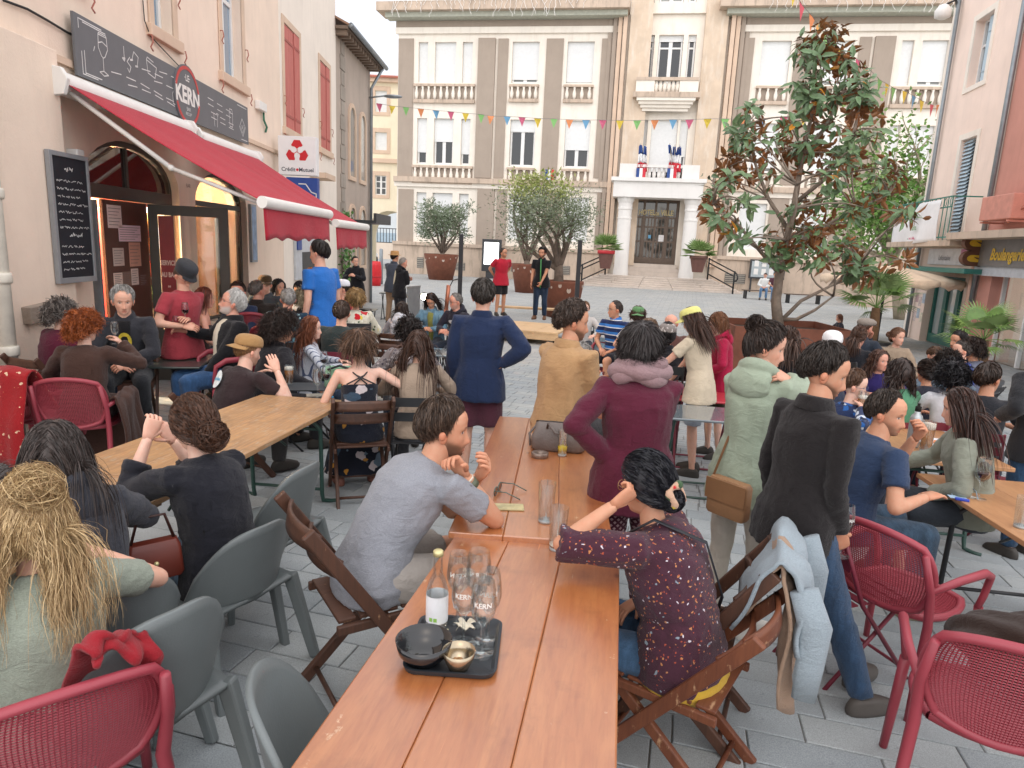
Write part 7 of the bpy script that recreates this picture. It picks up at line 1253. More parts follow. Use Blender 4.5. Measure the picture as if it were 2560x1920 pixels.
def proto_wood(worn=False):
    o=thing('folding_chair','x','chair',HIDE);z_,x_=(wlight_z,wlight) if worn else (wdark_z,wdark)
    for sx in (-1,1):
        m=MB();m.bar((sx*.215,-.33,.84),(sx*.215,.27,0.0),.026,.052,up=(0,1,0));m.build('long_leg',z_,o,bevel=.006);m=MB();m.bar((sx*.18,.19,.45),(sx*.18,-.28,.0),.026,.048,up=(0,1,0));m.build('short_leg',z_,o,bevel=.006)
        m=MB();m.bx(sx*.197-.011,sx*.197+.011,-.22,.22,.415,.452);m.build('seat_rail',z_,o,bevel=.005)
    for k in range(5): m=MB();m.bx(-.185,.185,-.21+.086*k,-.21+.086*k+.07,.453,.468);m.build('seat_slat',x_,o,bevel=.004)
    for zc in (.785,.675):
        def sl_(u,v): a=(u-.5)*2;y0=-.33+(.84-zc)*.714;return (a*.203,y0-.045*(1-a*a)+.012*v,zc+.035*(v-.5)*2*.95+.008*(1-a*a)*(v>.5))
        m=MB();m.grid(sl_,10,3);m.build('backrest_slat',x_,o,True,solid=.016)
    m=MB();m.tube([(-.168,-.20,.07),(.168,-.20,.07)],.011,8);m.tube([(-.203,.2,.10),(.203,.2,.10)],.011,8);m.build('stretcher',z_,o,True)
    return o
def proto_metal(mat,nm='bistro_chair'):
    o=thing(nm,'x','chair',HIDE)
    for sx in (-1,1):
        m=MB();m.tube([(sx*.19,-.30,.82),(sx*.19,-.12,.45),(sx*.19,.25,0)],.011,6);m.build('long_leg',mat,o,True);m=MB();m.tube([(sx*.165,.19,.44),(sx*.165,-.27,0)],.011,6);m.build('short_leg',mat,o,True)
    for k in range(6): m=MB();m.bx(-.19,.19,-.19+.066*k,-.145+.066*k,.45,.456);m.build('seat_slat',mat,o)
    for zc in (.78,.66): m=MB();m.bar((-.19,-.30+(.82-zc)*.49,zc),(.19,-.30+(.82-zc)*.49,zc),.008,.065);m.build('backrest_slat',mat,o)
    m=MB();m.tube([(-.19,.18,.09),(.19,.18,.09)],.008,6);m.build('stretcher',mat,o)
    return o
PROTO={'grey': proto_grey(),'red': proto_red(),'wood': proto_wood(),'worn': proto_wood(True),'wine': proto_metal(redm),'black': proto_metal(blkm)};USED=set();GRP={'grey': 'grey plastic chairs','red': 'red perforated armchairs','wood': 'dark wooden folding chairs','worn': 'dark wooden folding chairs','wine': 'wine red metal chairs','black': 'black metal chairs'}
def chair(kind,x,y,yaw,label,zs=1.):
    o=PROTO[kind] if kind not in USED else copy_tree(PROTO[kind]);USED.add(kind);place(o,x,y,yaw,label);o.scale=(1,1,zs);o['group']=GRP[kind];return o
def chair_px(kind,px,py,h,yaw,label): p=DP(px,py,h);return chair(kind,p[0],p[1],R(yaw),label)
TB={}
def table(key,L0,L1,W,label,top,n,legm,h=.75,th=.03,flip=False,gap=.0005,side=1,edge=None):
    "L0,L1: ends of the left edge (xy)"
    a,b=np.array(L0,float),np.array(L1,float);d=(b-a)/np.linalg.norm(b-a);L=np.linalg.norm(b-a);r_=np.array((d[1],-d[0]));c=(a+b)/2+r_*W/2*side;ang=math.atan2(d[1],d[0])-math.pi/2;za,zb=g(*(a+r_*W/2)),g(*(b+r_*W/2));z=g(*c)
    o=thing('trestle_table',label,'table',(c[0],c[1],z));tilt=math.atan2(zb-za,L);o.rotation_euler=(tilt,0,ang)
    for k in range(n): m=MB();m.bx(-W/2+W*k/n+gap/2,-W/2+W*(k+1)/n-gap/2,-L/2,L/2,h-th,h+.0004*(k % 2));m.build('board',top,o,bevel=.005)
    for sy in (-1,1): m=MB();m.bx(-W/2+.05,W/2-.05,sy*(L/2-.2)-.035,sy*(L/2-.2)+.035,h-th-.035,h-th-.0005);m.build('batten',top,o)
    for sy in (-1,1):
        y0=sy*(L/2-.32);m=MB()
        for sx in (-1,1):
            x=sx*(W/2-.09);m.tube([(x*.75,y0-sy*.10,h-th-.03),(x,y0-sy*.04,h-.16),(x,y0,.09),(x,y0+sy*.02,.03),(x+sx*.05,y0+sy*.06,.015),(x+sx*.09,y0+sy*.09,.014)],.0155,8)
        m.tube([(-(W/2-.09),y0,.12),(W/2-.09,y0,.12)],.012,8);m.tube([(-(W/2-.09),y0-sy*.04,h-.16),(W/2-.09,y0-sy*.04,h-.16)],.012,8);m.tube([(0,y0-sy*.03,h-.3),(0,y0-sy*.42,h-th-.03)],.009,6);m.build('leg_frame',legm,o,True)
    TB[key]=(np.array((c[0],c[1])),d,z,h,tilt);return o
def on_table(key,px,py):
    c,d,z,h,tilt=TB[key];r_=ray(px*K,py*K);t=0.1
    lo,hi=.2,60.
    for _ in range(50):
        m_=(lo+hi)/2;q=CAMO+r_*m_;zt=z+h+((q[0]-c[0])*d[0]+(q[1]-c[1])*d[1])*math.tan(tilt)
        if q[2]>zt: lo=m_
        else: hi=m_
    return CAMO+r_*lo
var=wood('varnished_pine','#a05a30','#b97846',1,1.0,.34,.22,'#e0c4a0',.9,freq=6,bump=.06);weath=wood('weathered_pine','#8a6c52','#c99a68',1,1.5,.5,1.05,'#b5a692',.25,freq=11);oak=wood('orange_pine','#a8764f','#bf8e62',1,1.0,.45,.25,'#d9c4a4',.2,freq=6)
def ed(px,py,h=.75): p=DP(px,py,h);return p[:2]
a,b=ed(622,1659),ed(1010,1110);d=(b-a)/np.linalg.norm(b-a);table('T1',a-d*.85,a-d*.85+d*2.25,.68,'near varnished orange pine table carrying the tray of empty glasses',var,3,green_m)
e=a-d*.85+d*2.23;table('T2',e+np.array((-.02,.0)),ed(1078,903),.68,'varnished orange pine table with grey leather bag and juice glass',var,3,green_m,h=.772)
a,b=ed(180,985),ed(560,850);d=(b-a)/np.linalg.norm(b-a);table('TL',b-d*2.15,b,.72,'weathered pale wooden table with green legs and beer glasses',weath,2,green_m);table('TL2',b-d*4.35,b-d*2.17,.72,'weathered pale wooden table where the three women in dark tops sit',weath,2,green_m)
a,b=ed(1985,1020),ed(2212,1165);d=(a-b)/np.linalg.norm(a-b);table('TR',a-d*2.1,a,.74,'worn orange wooden table with red wine glass and blue lighter',oak,2,blkm)
a=ed(1962,990);d=nrm((.16,1.));table('TR2',a,a+d*2.1,.70,'worn pine table with aluminium bottle, beer and plate',oak,2,green_m)
def small(key,px,py,w_,l_,ang,label,mat,legm,h=.74):
    p=DP(px,py,h);o=thing('bistro_table',label,'table',(p[0],p[1],g(p[0],p[1])));o.rotation_euler=(0,0,R(ang));m=MB();m.bx(-w_/2,w_/2,-l_/2,l_/2,h-.022,h);m.build('table_top',mat,o,bevel=.008)
    for sx in (-1,1): m=MB();m.tube([(sx*w_*.4,-l_*.38,0),(sx*w_*.4,l_*.34,h-.024)],.012,6);m.build('leg',legm,o);m=MB();m.tube([(sx*w_*.36,l_*.38,0),(sx*w_*.36,-l_*.34,h-.024)],.012,6);m.build('leg',legm,o)
    m=MB();m.tube([(-w_*.4,-l_*.36,.03),(w_*.4,-l_*.36,.03)],.01,6);m.tube([(-w_*.36,l_*.36,.03),(w_*.36,l_*.36,.03)],.01,6);m.build('stretcher',legm,o)
    d=np.array((math.cos(R(ang+90)),math.sin(R(ang+90))));TB[key]=(p[:2],d,g(p[0],p[1]),h,0.);return o
dkt=plain('table_dark','#3a423f',.3,.12,6,coat=.3,dirt=.2);small('B1',365,778,.72,.72,12,'dark green square table by the bar wall with plates',dkt,blkm);redt=plain('table_red','#b83a44',.35,.06,coat=.3);small('RD',1520,852,.62,.62,-8,'bright red metal table with pints and cigarette packs',redt,redm);glt=plain('table_glass_grey','#6f7a80',.12,.1,coat=.8);small('GT',1540,893,.95,.55,-6,'grey shiny table with dark green trestle legs before the red table',glt,green_m)
small('M1',985,712,.75,.6,-6,'dark square table of the couple in denim and black',dkt,blkm);small('M2',990,762,.9,.55,-8,'grey shiny table beside the man in navy sweater',glt,blkm);small('M3',560,705,.75,.9,5,'dark table of the group before the bank',dkt,blkm);small('M4',785,668,.5,.5,0,'small dark table beside the woman in the red floral shirt',dkt,blkm);small('M5',842,632,.5,.5,0,'small black table in front of the man in straw hat',dkt,blkm)
# free standing chairs
chair_px('grey',800,1600,.62,-74,'grey plastic chair pushed against the varnished table with the tray')
chair_px('grey',262,1395,.62,60,'grey plastic chair with the red and black jacket wedged in it')
chair_px('grey',565,1075,.62,74,'empty grey plastic chair beyond the woman in the black sweater')
chair_px('red',1962,1215,.60,-58,'red perforated armchair tucked at the table of the man in navy')
chair_px('red',2150,1440,.60,-28,'red perforated armchair with a brown coat thrown over its side')
chair_px('red',70,850,.62,-8,'red perforated armchair covered by the red paisley cloth')
chair_px('wood',848,770,.62,-8,'empty dark wooden folding chair behind the girl in white')
chair_px('wood',1490,1222,.70,66,'dark wooden folding chair hung with the grey and beige jackets')
chair_px('wine',2185,1020,.55,60,'wine red metal chair behind the girl in the sage sweatshirt')
chair_px('wine',1292,775,.6,150,'wine red metal chair hung with the pale denim jacket')
chair_px('wine',1830,1300,.35,-70,'wine red metal chair under the man in the navy t-shirt')
# glasses, plates, bottles
tg_=NT('thin_glass');lw=tg_.n('LayerWeight');lw.inputs[0].default_value=.28;gs_=tg_.n('BsdfGlossy');gs_.inputs['Roughness'].default_value=.03;gs_.inputs['Color'].default_value=(.9,.93,.93,1);tp_s=tg_.n('BsdfTransparent');tp_s.inputs[0].default_value=(.975,.985,.985,1);mx=tg_.n('MixShader');fc=tg_.n('Math',operation='MULTIPLY_ADD');fc.inputs[1].default_value=.5;fc.inputs[2].default_value=.025;tg_.l(lw.outputs['Fresnel'],fc.inputs[0]);tg_.l(fc.outputs[0],mx.inputs[0]);tg_.l(tp_s.outputs[0],mx.inputs[1]);tg_.l(gs_.outputs[0],mx.inputs[2]);tg_.l(mx.outputs[0],tg_.out.inputs[0]);thin=tg_.m;beer=NT('beer');beer.col(lin('#c97a1e'));beer.p(rough=.1,trans=.55,ior=1.33);beer=beer.m;wine=NT('red_wine');wine.col(lin('#3a0a14'));wine.p(rough=.05,trans=.3,ior=1.33,coat=1.);wine=wine.m;foam=plain('foam','#f0e9dc',.8);juice=plain('juice','#e3c22c',.3)
def at3(p,h=0): return (float(p[0]),float(p[1]),float(p[2])+h)
def pint(p,label,fill=None,lvl=.11,hd=.018,h=.15,r_=.038,cat='glass',sc=1.):
    o=thing('pint_glass',label,cat,at3(p,.001));m=MB();m.lathe([(r_*.8,.0),(r_*.82,.012),(r_*.98,h),(r_*.95,h),(r_*.78,.014)],20);m.build('glass_wall',thin,o,True)
    m=MB();m.lathe([(r_*.79,.001),(r_*.79,.012)],16);m.build('glass_foot',plain('glass_base','#c9d0d2',.05),o,True)
    if fill: m=MB();rr=r_*(.78+.17*lvl/h);m.lathe([(r_*.76,.0135),(rr,lvl)],18);m.build('drink',fill,o,True)
    if fill and hd: m=MB();m.lathe([(rr*1.0,lvl+.0005),(rr*1.02,lvl+hd),(rr*.6,lvl+hd+.004)],18);m.build('foam',foam,o,True)
    o.scale=(sc,)*3;return o
def wineglass(p,label,fill=0.,logo=False,sc=1.,flip=1):
    o=thing('wine_glass',label,'glass',at3(p,.001));m=MB();m.lathe([(.034,0),(.034,.003),(.006,.010),(.0042,.03),(.0042,.078),(.011,.088),(.029,.108),(.0345,.135),(.032,.17),(.027,.205),(.0263,.205),(.0313,.17),(.0337,.135),(.0282,.110),(.008,.090)],20);m.build('glass_wall',thin,o,True)
    if fill: m=MB();m.lathe([(.009,.0905),(.0272,.1095),(.033,.1335),(.033,.134)],18);m.build('wine',wine,o,True)
    if logo:
        tm=text_mb('KERN',.019,0,.0004);m=MB();m.v=[(.034*math.sin(x/.034)*flip,-.0348*math.cos(x/.034),.152+y) for x,y,_ in tm.v];m.f=tm.f;m.build('lettering',white_p,o)
    o.scale=(sc,)*3;return o
tr=thing('serving_tray','black rounded rectangular plastic tray on the varnished table','tray');q=[on_table('T1',x,y) for x,y in ((868,1462),(1076,1478),(1086,1345),(902,1336))];cx_,cy_=np.mean([p[0] for p in q]),np.mean([p[1] for p in q]);ux=nrm((q[1]-q[0])[:2].tolist()+[0]);wx=np.linalg.norm(q[1]-q[0]);wy=np.linalg.norm(q[3]-q[0]);zt3=np.mean([p[2] for p in q])
def rr_(hx,hy,r_,z,n=6):
    out=[]
    for sx,sy,a0 in ((1,1,0),(-1,1,90),(-1,-1,180),(1,-1,270)):
        for k in range(n+1): a=R(a0+90*k/n);out.append((sx*(hx-r_)+r_*math.cos(a),sy*(hy-r_)+r_*math.sin(a),z))
    return out
m=MB();m.loft([rr_(wx/2-.03,wy/2-.03,.03,.002),rr_(wx/2-.006,wy/2-.006,.035,.004),rr_(wx/2,wy/2,.04,.018),rr_(wx/2-.008,wy/2-.008,.035,.018),rr_(wx/2-.018,wy/2-.018,.03,.008),rr_(wx/2-.06,wy/2-.06,.03,.0065)]);m.build('tray_body',plain('tray_black','#2b3036',.5,.1,5,.1,200),tr,auto=40);tr.location=(cx_,cy_,zt3);tr.rotation_euler=(TB['T1'][4],0,math.atan2(ux[1],ux[0]))
def ont(x,y): p=on_table('T1',x,y);return np.array((p[0],p[1],p[2]+.008))
for k,(x,y,lab) in enumerate(((1000,1396,'empty stemmed glass printed KERN beside the peanut bowl'),(1040,1418,'empty stemmed glass at the tray corner'),(1052,1390,'empty stemmed glass at the tray edge with a pink wine trace'),(988,1345,'empty stemmed glass behind the folded napkin'),(1030,1350,'tall empty stemmed glass at the far side of the tray'))): wineglass(ont(x,y),lab,0.,True,1.08 if k != 4 else 1.15,1 if k in (0,1) else -1)
bt=thing('lemonade_bottle','clear glass bottle with gold cap and white label on the tray','bottle',at3(ont(943,1355)));m=MB();m.lathe([(.031,0),(.033,.01),(.033,.115),(.026,.145),(.015,.17),(.013,.225),(.0145,.23)],22);m.build('glass_body',thin,bt,True);m=MB();m.lathe([(.0336,.02),(.0336,.105)],22,cap=False);lb=m.build('paper_label',plain('label_white','#e9ebee',.5),bt,True);m=MB();[m.add([(.0345*math.sin(a_),-.0345*math.cos(a_),.028),(.0345*math.sin(a_+.3),-.0345*math.cos(a_+.3),.028),(.0345*math.sin(a_+.3),-.0345*math.cos(a_+.3),.04),(.0345*math.sin(a_),-.0345*math.cos(a_),.04)],[(0,1,2,3)]) for a_ in (-.6,-.2)];m.build('green_mark',plain('mark_green','#8fc25a',.5),lb);m=MB();m.lathe([(.0155,.226),(.0155,.24),(.012,.243)],18);m.build('cap',plain('cap_gold','#d9cf9a',.35,metal=.5),bt,True)
bo_=tag(MB().lathe([(.02,.0),(.036,.002),(.056,.03),(.062,.062),(.060,.062),(.053,.03),(.034,.007),(.01,.006)],28).build('black_bowl',plain('bowl_black','#141519',.12,.05,coat=.6),None,True,loc=at3(ont(915,1432))),'glossy black bowl on the tray','bowl');bo_.scale=(1.25,1.25,1.05)
mb_=thing('snack_bowl','small steel bowl with leftover peanuts on the tray','bowl',at3(ont(990,1450)));m=MB();m.lathe([(.018,0),(.024,.002),(.036,.03),(.040,.05),(.0385,.05),(.034,.03),(.022,.005),(.008,.005)],24);m.build('steel',plain('steel','#b3a48c',.22,.08,metal=.9),mb_,True)
for k in range(24): a_=k*2.4;rr=.02*math.sqrt(k/24);m=MB();m.ball((rr*math.cos(a_),rr*math.sin(a_),.012+.003*(k % 3)),(.0055,.004,.004),6,4);m.build('peanut',plain('peanut','#c99a6c',.7),mb_,True)
mb_.scale=(1.12,)*3
nk=MB();nk.grid(lambda u,v: (.05*(u-.5)+.008*math.sin(v*9),.045*(v-.5)+.006*math.sin(u*11),.012+.016*abs(math.sin(u*5+v*4))),10,10);p=ont(1003,1368);tag(nk.build('paper_napkin',plain('napkin','#e3d9c4',.9),None,True,loc=at3(p),solid=.001),'crumpled cream paper napkin between the empty glasses','napkin')
for k,(x,y,c) in enumerate(((935,1385,'#d9d6d8'),(950,1382,'#c9c2a0'),(918,1383,'#b9c0d0'))): p=ont(x,y);tag(MB().box((0,0,.003+.002*k),(.05,.07,.002),.4*k-.3).build('paper_card',plain('card_'+c,c,.6,.3,40),None,loc=at3(p)),('pale printed card beside the bottle','yellowish card lying over the pale card','bluish card at the tray rim behind the black bowl')[k],'card')
tt=lambda k,x,y: on_table(k,x,y)
pint(tt('T1',1203,1188),'nearly empty pint glass with a film of beer foam',beer,.02,.004,.165,.036,sc=1.1);pint(tt('T2',1178,1128),'empty pint glass standing behind the foam stained one',None,h=.165,r_=.036,sc=1.1);pint(tt('T2',1214,985),'half full glass of yellow juice beside the leather bag',juice,.055,0,.145,.03,sc=1.1)
at_=thing('ashtray','round dented metal ashtray on the varnished table','ashtray',at3(tt('T2',1166,988)));m=MB();m.lathe([(.045,0),(.05,.004),(.052,.03),(.047,.033),(.02,.028),(.012,.02)],24);m.build('dish',plain('ashtray_metal','#8a7a70',.4,.1,metal=.7),at_,True)
ph_=tag(MB().box((0,0,.005),(.155,.075,.009)).build('mobile_phone',plain('phone_case','#b5aa7c',.35,.3,22),None,loc=at3(tt('T2',1095,1098),.001),rz=.05,bevel=.006),'mobile phone in a patterned case lying on the table','phone')
def shades(p,rz,label,c='#5f6f68',fold=True):
    o=thing('sunglasses',label,'sunglasses',at3(p,.022),rz);m=MB()
    for sx in (-1,1): m.tube([(sx*.034+.028*math.cos(t),0,.02*math.sin(t)) for t in np.linspace(0,2*math.pi,15)],.003,6,False);m.tube([(sx*.064,0,.01),(sx*.066,.06,.012),(sx*.064,.13,-.014)],.0028,6)
    m.tube([(-.008,0,.006),(.008,0,.006)],.003,6);m.build('frame',plain('shade_'+c,c,.35),o,True)
    for sx in (-1,1): m=MB();m.add([(sx*.034+.026*math.cos(t),.001,.018*math.sin(t)) for t in np.linspace(0,2*math.pi,14,endpoint=False)],[tuple(range(14))]);m.build('lens',plain('lens_brown','#6e3a2a',.08,coat=.5),o)
    return o
shades(tt('T2',1075,1065),R(-105),'green framed sunglasses with brown lenses on the varnished table')
# leather bag
lb_=thing('leather_bag','slouchy grey leather handbag with handle loop on the table','bag',at3(tt('T2',1205,972)),R(-6));lm_=plain('leather_grey','#6f6662',.55,.15,6,.5,50);m=MB();m.loft([[(x*(1+.05*math.sin(y*30+z*40)),y,z) for x,y,_ in rr_(hx,hy,.03,0)] for hx,hy,z in ((.145,.06,.0),(.165,.075,.02),(.16,.07,.09),(.15,.055,.14),(.14,.03,.17),(.135,.018,.178))]);m.build('body',lm_,lb_,True)
m=MB();m.tube([(-.07,-.055,.15),(-.065,-.075,.19),(-.02,-.085,.13),(.02,-.08,.12),(.05,-.07,.17),(.055,-.05,.15)],.008,8);m.build('handle',lm_,lb_,True);m=MB();m.tube([(-.14,0,.15),(-.18,-.02,.10),(-.17,-.05,.03)],.007,6);m.build('strap',lm_,lb_,True);m=MB();m.tube([(-.125,0,.179),(.125,0,.179)],.004,6);m.build('zip',plain('zip_dark','#3a3432',.4),lb_)
# on the weathered table
pint(tt('TL',625,832),'pint of amber beer beside the dark tray',beer,.115,.022,.15,.036,sc=1.15);wineglass(tt('TL',686,858),'empty stemmed glass on the weathered table',0,False,1.1);wineglass(tt('TL',706,848),'stemmed glass of red wine beside the green bag',.5,False,1.15);wineglass(tt('TL',700,792+18),'small glass of red wine in front of the striped shirt',.5,False,1.1)
o=MB();o.loft([rr_(.2,.15,.03,.002),rr_(.21,.16,.03,.014),rr_(.2,.15,.03,.012)]);tag(o.build('round_tray',plain('tray_dark','#343b40',.5),None,auto=40,loc=at3(tt('TL',668,838)),rz=.2),'dark tray lying near the end of the weathered table','tray')
tag(MB().box((0,0,.008),(.15,.08,.014)).build('tobacco_pouch',plain('pouch','#8d8a80',.7,.3,30),None,loc=at3(tt('TL',683,856)),rz=.35,bevel=.004),'grey tobacco pouch at the table corner','pouch');tag(MB().box((0,0,.008),(.07,.022,.013)).build('lighter',plain('lighter_blue','#3aa3d8',.3),None,loc=at3(tt('TL',712,859)),rz=-.3,bevel=.004),'light blue lighter beside the tobacco pouch','lighter')
gb=thing('green_bag','pale green canvas bag on the table beside the woman in the floral dress','bag',at3(tt('TL',735,838)),.2);m=MB();m.loft([rr_(.11,.05,.03,0),rr_(.13,.07,.03,.03),rr_(.125,.06,.03,.12),rr_(.12,.03,.02,.19)]);m.build('body',cloth('#7fa88a',None),gb,True);m=MB();m.tube([(-.1,-.06,.17),(0,-.08,.21),(.1,-.06,.17)],.01,6);m.build('strap',plain('strap_black','#26262a',.6),gb,True)
# other tables
for k,(x,y) in enumerate(((298,775),(318,777))): tag(MB().lathe([(.05,0),(.09,.008),(.125,.022),(.12,.024),(.07,.012),(.02,.01)],26).build('plate',plain('plate_white','#dfe4e4',.25),None,True,loc=at3(tt('B1',x,y),.001+.02*k)),('white plate with cutlery at the dark green table','second white plate stacked beside the cutlery')[k],'plate')
m=MB();p=tt('B1',330,778);m.bar((-.1,0,.05),(.1,.02,.05),.012,.004);tag(m.build('knife',plain('steel',''),None,loc=at3(p)),'knife resting across the white plates','cutlery')
for k,(x,y,f_) in enumerate(((548,700,beer),(588,690,beer))): pint(tt('M3',x,y),('amber beer beside the bright blue cloth','amber beer near the red armchair back')[k],f_,.11,.015,.15,.036,sc=1.1)
o=MB();o.grid(lambda u,v: (.16*(u-.5),.1*(v-.5),.02+.03*math.sin(u*3.1)*math.sin(v*3.1)),10,8);tag(o.build('blue_cap',cloth('#1f9ac0',None),None,True,loc=at3(tt('M3',570,700)),solid=.004),'bright blue cloth cap dropped on the dark table','cap')
pint(tt('M1',984,716),'amber beer of the couple in denim and black',beer,.11,.012,.15,.036,sc=1.1)
for k,(x,y,f_) in enumerate(((1462,858,None),(1530,850,beer),(1512,842,juice))): pint(tt('RD',x,y),('empty stemless glass on the red table','pint of amber beer on the red table','printed cup with yellow band on the red table')[k],f_,.11,.012 if k==1 else 0,.15,.036,sc=1.05)
tag(MB().box((0,0,.012),(.055,.085,.022)).build('cigarette_pack',plain('pack_grey','#9a9a98',.5,.3,60),None,loc=at3(tt('RD',1525,868),.001),rz=.4,bevel=.003),'grey cigarette pack on the red table','packet');tag(MB().lathe([(.03,0),(.036,.02),(.03,.022),(.02,.012)],16).build('ashtray',plain('ashtray_metal',''),None,True,loc=at3(tt('RD',1492,855))),'small metal ashtray on the red table','ashtray')
pint(tt('TR2',1998,975),'large foaming wheat beer next to the aluminium bottle',beer,.15,.035,.20,.042,sc=1.15)
ab=thing('aluminium_bottle','brushed aluminium drinking bottle with black cap','bottle',at3(tt('TR2',1970,965)));m=MB();m.lathe([(.034,0),(.036,.01),(.036,.17),(.03,.195),(.016,.21),(.016,.222)],22);m.build('body',plain('aluminium','#b3b9bc',.4,.05,metal=.6),ab,True);m=MB();m.lathe([(.017,.2225),(.017,.25),(.008,.255),(.008,.27)],14);m.build('cap',dark_m,ab,True);ab.scale=(1.25,)*3
tag(MB().lathe([(.05,0),(.10,.008),(.14,.024),(.135,.026),(.08,.012),(.02,.011)],26).build('plate',plain('plate_white',''),None,True,loc=at3(tt('TR2',2022,962),.001)),'white plate with orange scraps next to the wheat beer','plate');tag(MB().ball((0,0,.008),(.06,.035,.012),8,5).build('food_scraps',plain('food_orange','#d98a5a',.7,.3,40),None,True,loc=at3(tt('TR2',2022,960),.012)),'orange food scraps on the white plate','food')
wineglass(tt('TR',2113,1078),'stemmed glass of dark red wine on the worn orange table',.5,False,1.2);shades(tt('TR',2072,1062),R(160),'pale blue sunglasses lying on the worn orange table','#9fb3c2');tag(MB().box((0,0,.008),(.07,.022,.014)).build('lighter',plain('lighter_deep','#2a45b8',.3),None,loc=at3(tt('TR',2078,1082)),rz=-.5,bevel=.004),'dark blue lighter on the worn orange table','lighter');tag(MB().box((0,0,.003),(.09,.05,.003)).build('paper_card',plain('card_blue','#a9c4dc',.6,.2,40),None,loc=at3(tt('TR',2068,1075)),rz=-.2),'blue rolling paper card beside the lighter','card');pint(tt('TR',2205,1140),'clear empty glass at the end of the worn orange table',None,h=.15,sc=1.1)
# ------------------------------------------------------------------ the people
SH=dict(style='short',length=.042,thick=.014);SHM=dict(style='short',length=.055,thick=.02,mess=.5);LG_=dict(style='long',line='long',length=.38,thick=.016);CUR=dict(style='curly',line='long',length=.10,thick=.032,curl=.018);BALD=dict(style='short',line='bald',length=.02,thick=.006,N=.3);CROP=dict(style='short',length=.022,thick=.008,mess=.3)
def logo_back(txt,c,cz=.0,sx=.1,sy=.06,side=-1):
    def f(D,root,H):
        pass
    return f
def bag_strap(c,pts_fn):
    def f(D,root,H):
        m=MB();m.tube([np.array(p)*D['s'] for p in pts_fn(D)],.013,6,True,.35);m.build('strap',plain('strap_'+c,c,.6),root,True)
    return f
def band_round(name,c,k,r=.036,w_=.012,arm=0,rough=.5):
    def f(D,root,H):
        sh,el,wr=D['A'][arm];q=el+(wr-el)*k;d=nrm(wr-el);m=MB();m.tube([(q-d*w_/2)*D['s'],(q+d*w_/2)*D['s']],r*D['s'],16);m.build(name,plain('band_'+c,c,rough),root,True)
    return f
def held(fn,arm=0,fwd=.09,up=-.06):
    def f(D,root,H):
        sh,el,wr=D['A'][arm];d=nrm(wr-el);q=to_world(D,wr+d*fwd+np.array((0,0,up)));fn(q)
    return f
def patch(name,c,part,dx,dz,rx,rz,back=True,txt=None,tc='#ffffff',ts=.05):
    "flat print lying on the torso"
    def f(D,root,H):
        s_=D['s'];sgn=-1 if back else 1;ch,nb,rt,fw=D['ch'],D['nb'],D['rt'],D['fwd'];up=nrm(nb-ch);c0=ch+up*dz+rt*dx
        def W(a,b):
            x=dx+a;lim=.175;cur=.14*math.sqrt(max(.05,1-(x/.19)**2));return (ch+rt*x+up*(dz+b)+fw*sgn*(cur+.014))*s_
        m=MB();m.grid(lambda u,v: (lambda t,r_: W(rx*r_*math.cos(t),rz*r_*math.sin(t)))(2*math.pi*u,max(.02,v)),20,5);pt=m.build(name,plain('print_'+c,c,.7,.25,30),root,True)
        if txt: tm=text_mb(txt,ts,0,.001);m=MB();m.v=[tuple(np.array(W(-sgn*x*-1 if not back else x,y))+fw*sgn*.004*s_) for x,y,_ in tm.v];m.f=tm.f;m.build('lettering',plain('print_'+tc,tc,.7),pt)
    return f
# --- close company round the near tables
def yellow_hem(D,root,H):
    m=MB();pv_=D['pv'];rx=np.array((1.,0,0));fy=np.array((0,1.,0));m.loft([[q*D['s'] for q in ell(pv_+np.array((0,-.012,z)),rx,fy,a,b,24)] for z,a,b in ((-.105,.19,.155),(-.075,.218,.168),(-.03,.212,.165))]);m.build('undershirt',cloth('#c9a23a',None),root,True)
def scrunchie(D,root,H):
    m=MB();c=np.array((0,-.135,-.02));m.tube([c+np.array((.042*math.cos(t),.012*math.sin(3*t),.042*math.sin(t))) for t in np.linspace(0,2*math.pi,22)],[.016+.004*math.sin(5*t) for t in np.linspace(0,2*math.pi,22)],8,False);m.v=[tuple(q) for q in H(np.array(m.v))];m.build('scrunchie',cloth('#c9a58c','floral_red'),root,True)
person('bearded man in heather grey t-shirt leaning on the table, fist at his mouth',(962,866),2.78,'sit',-58,head=-86,pitch=4,lean=34,near=3,skin='tan',hair=dict(style='short',length=.065,thick=.022,mess=.55),hcol=('#2e2420','#6a5648'),stub=.8,arms=(('px',1002,1026,2.66,(.3,.2,-1),(0,-.6,.6),1.15),('px',1034,1030,2.76,(-.1,.2,-1),(.2,-.5,.6),.9)),topc=('tee','#8b8e96','heather'),bottom=('shorts','#a8a29c',None),seat=('wood','dark wooden folding chair of the man in the grey t-shirt'),build=1.06,
       extras=[band_round('watch','#5c6350',.80,.034,.03),band_round('bracelet','#d8cbb8',.90,.031,.008)])
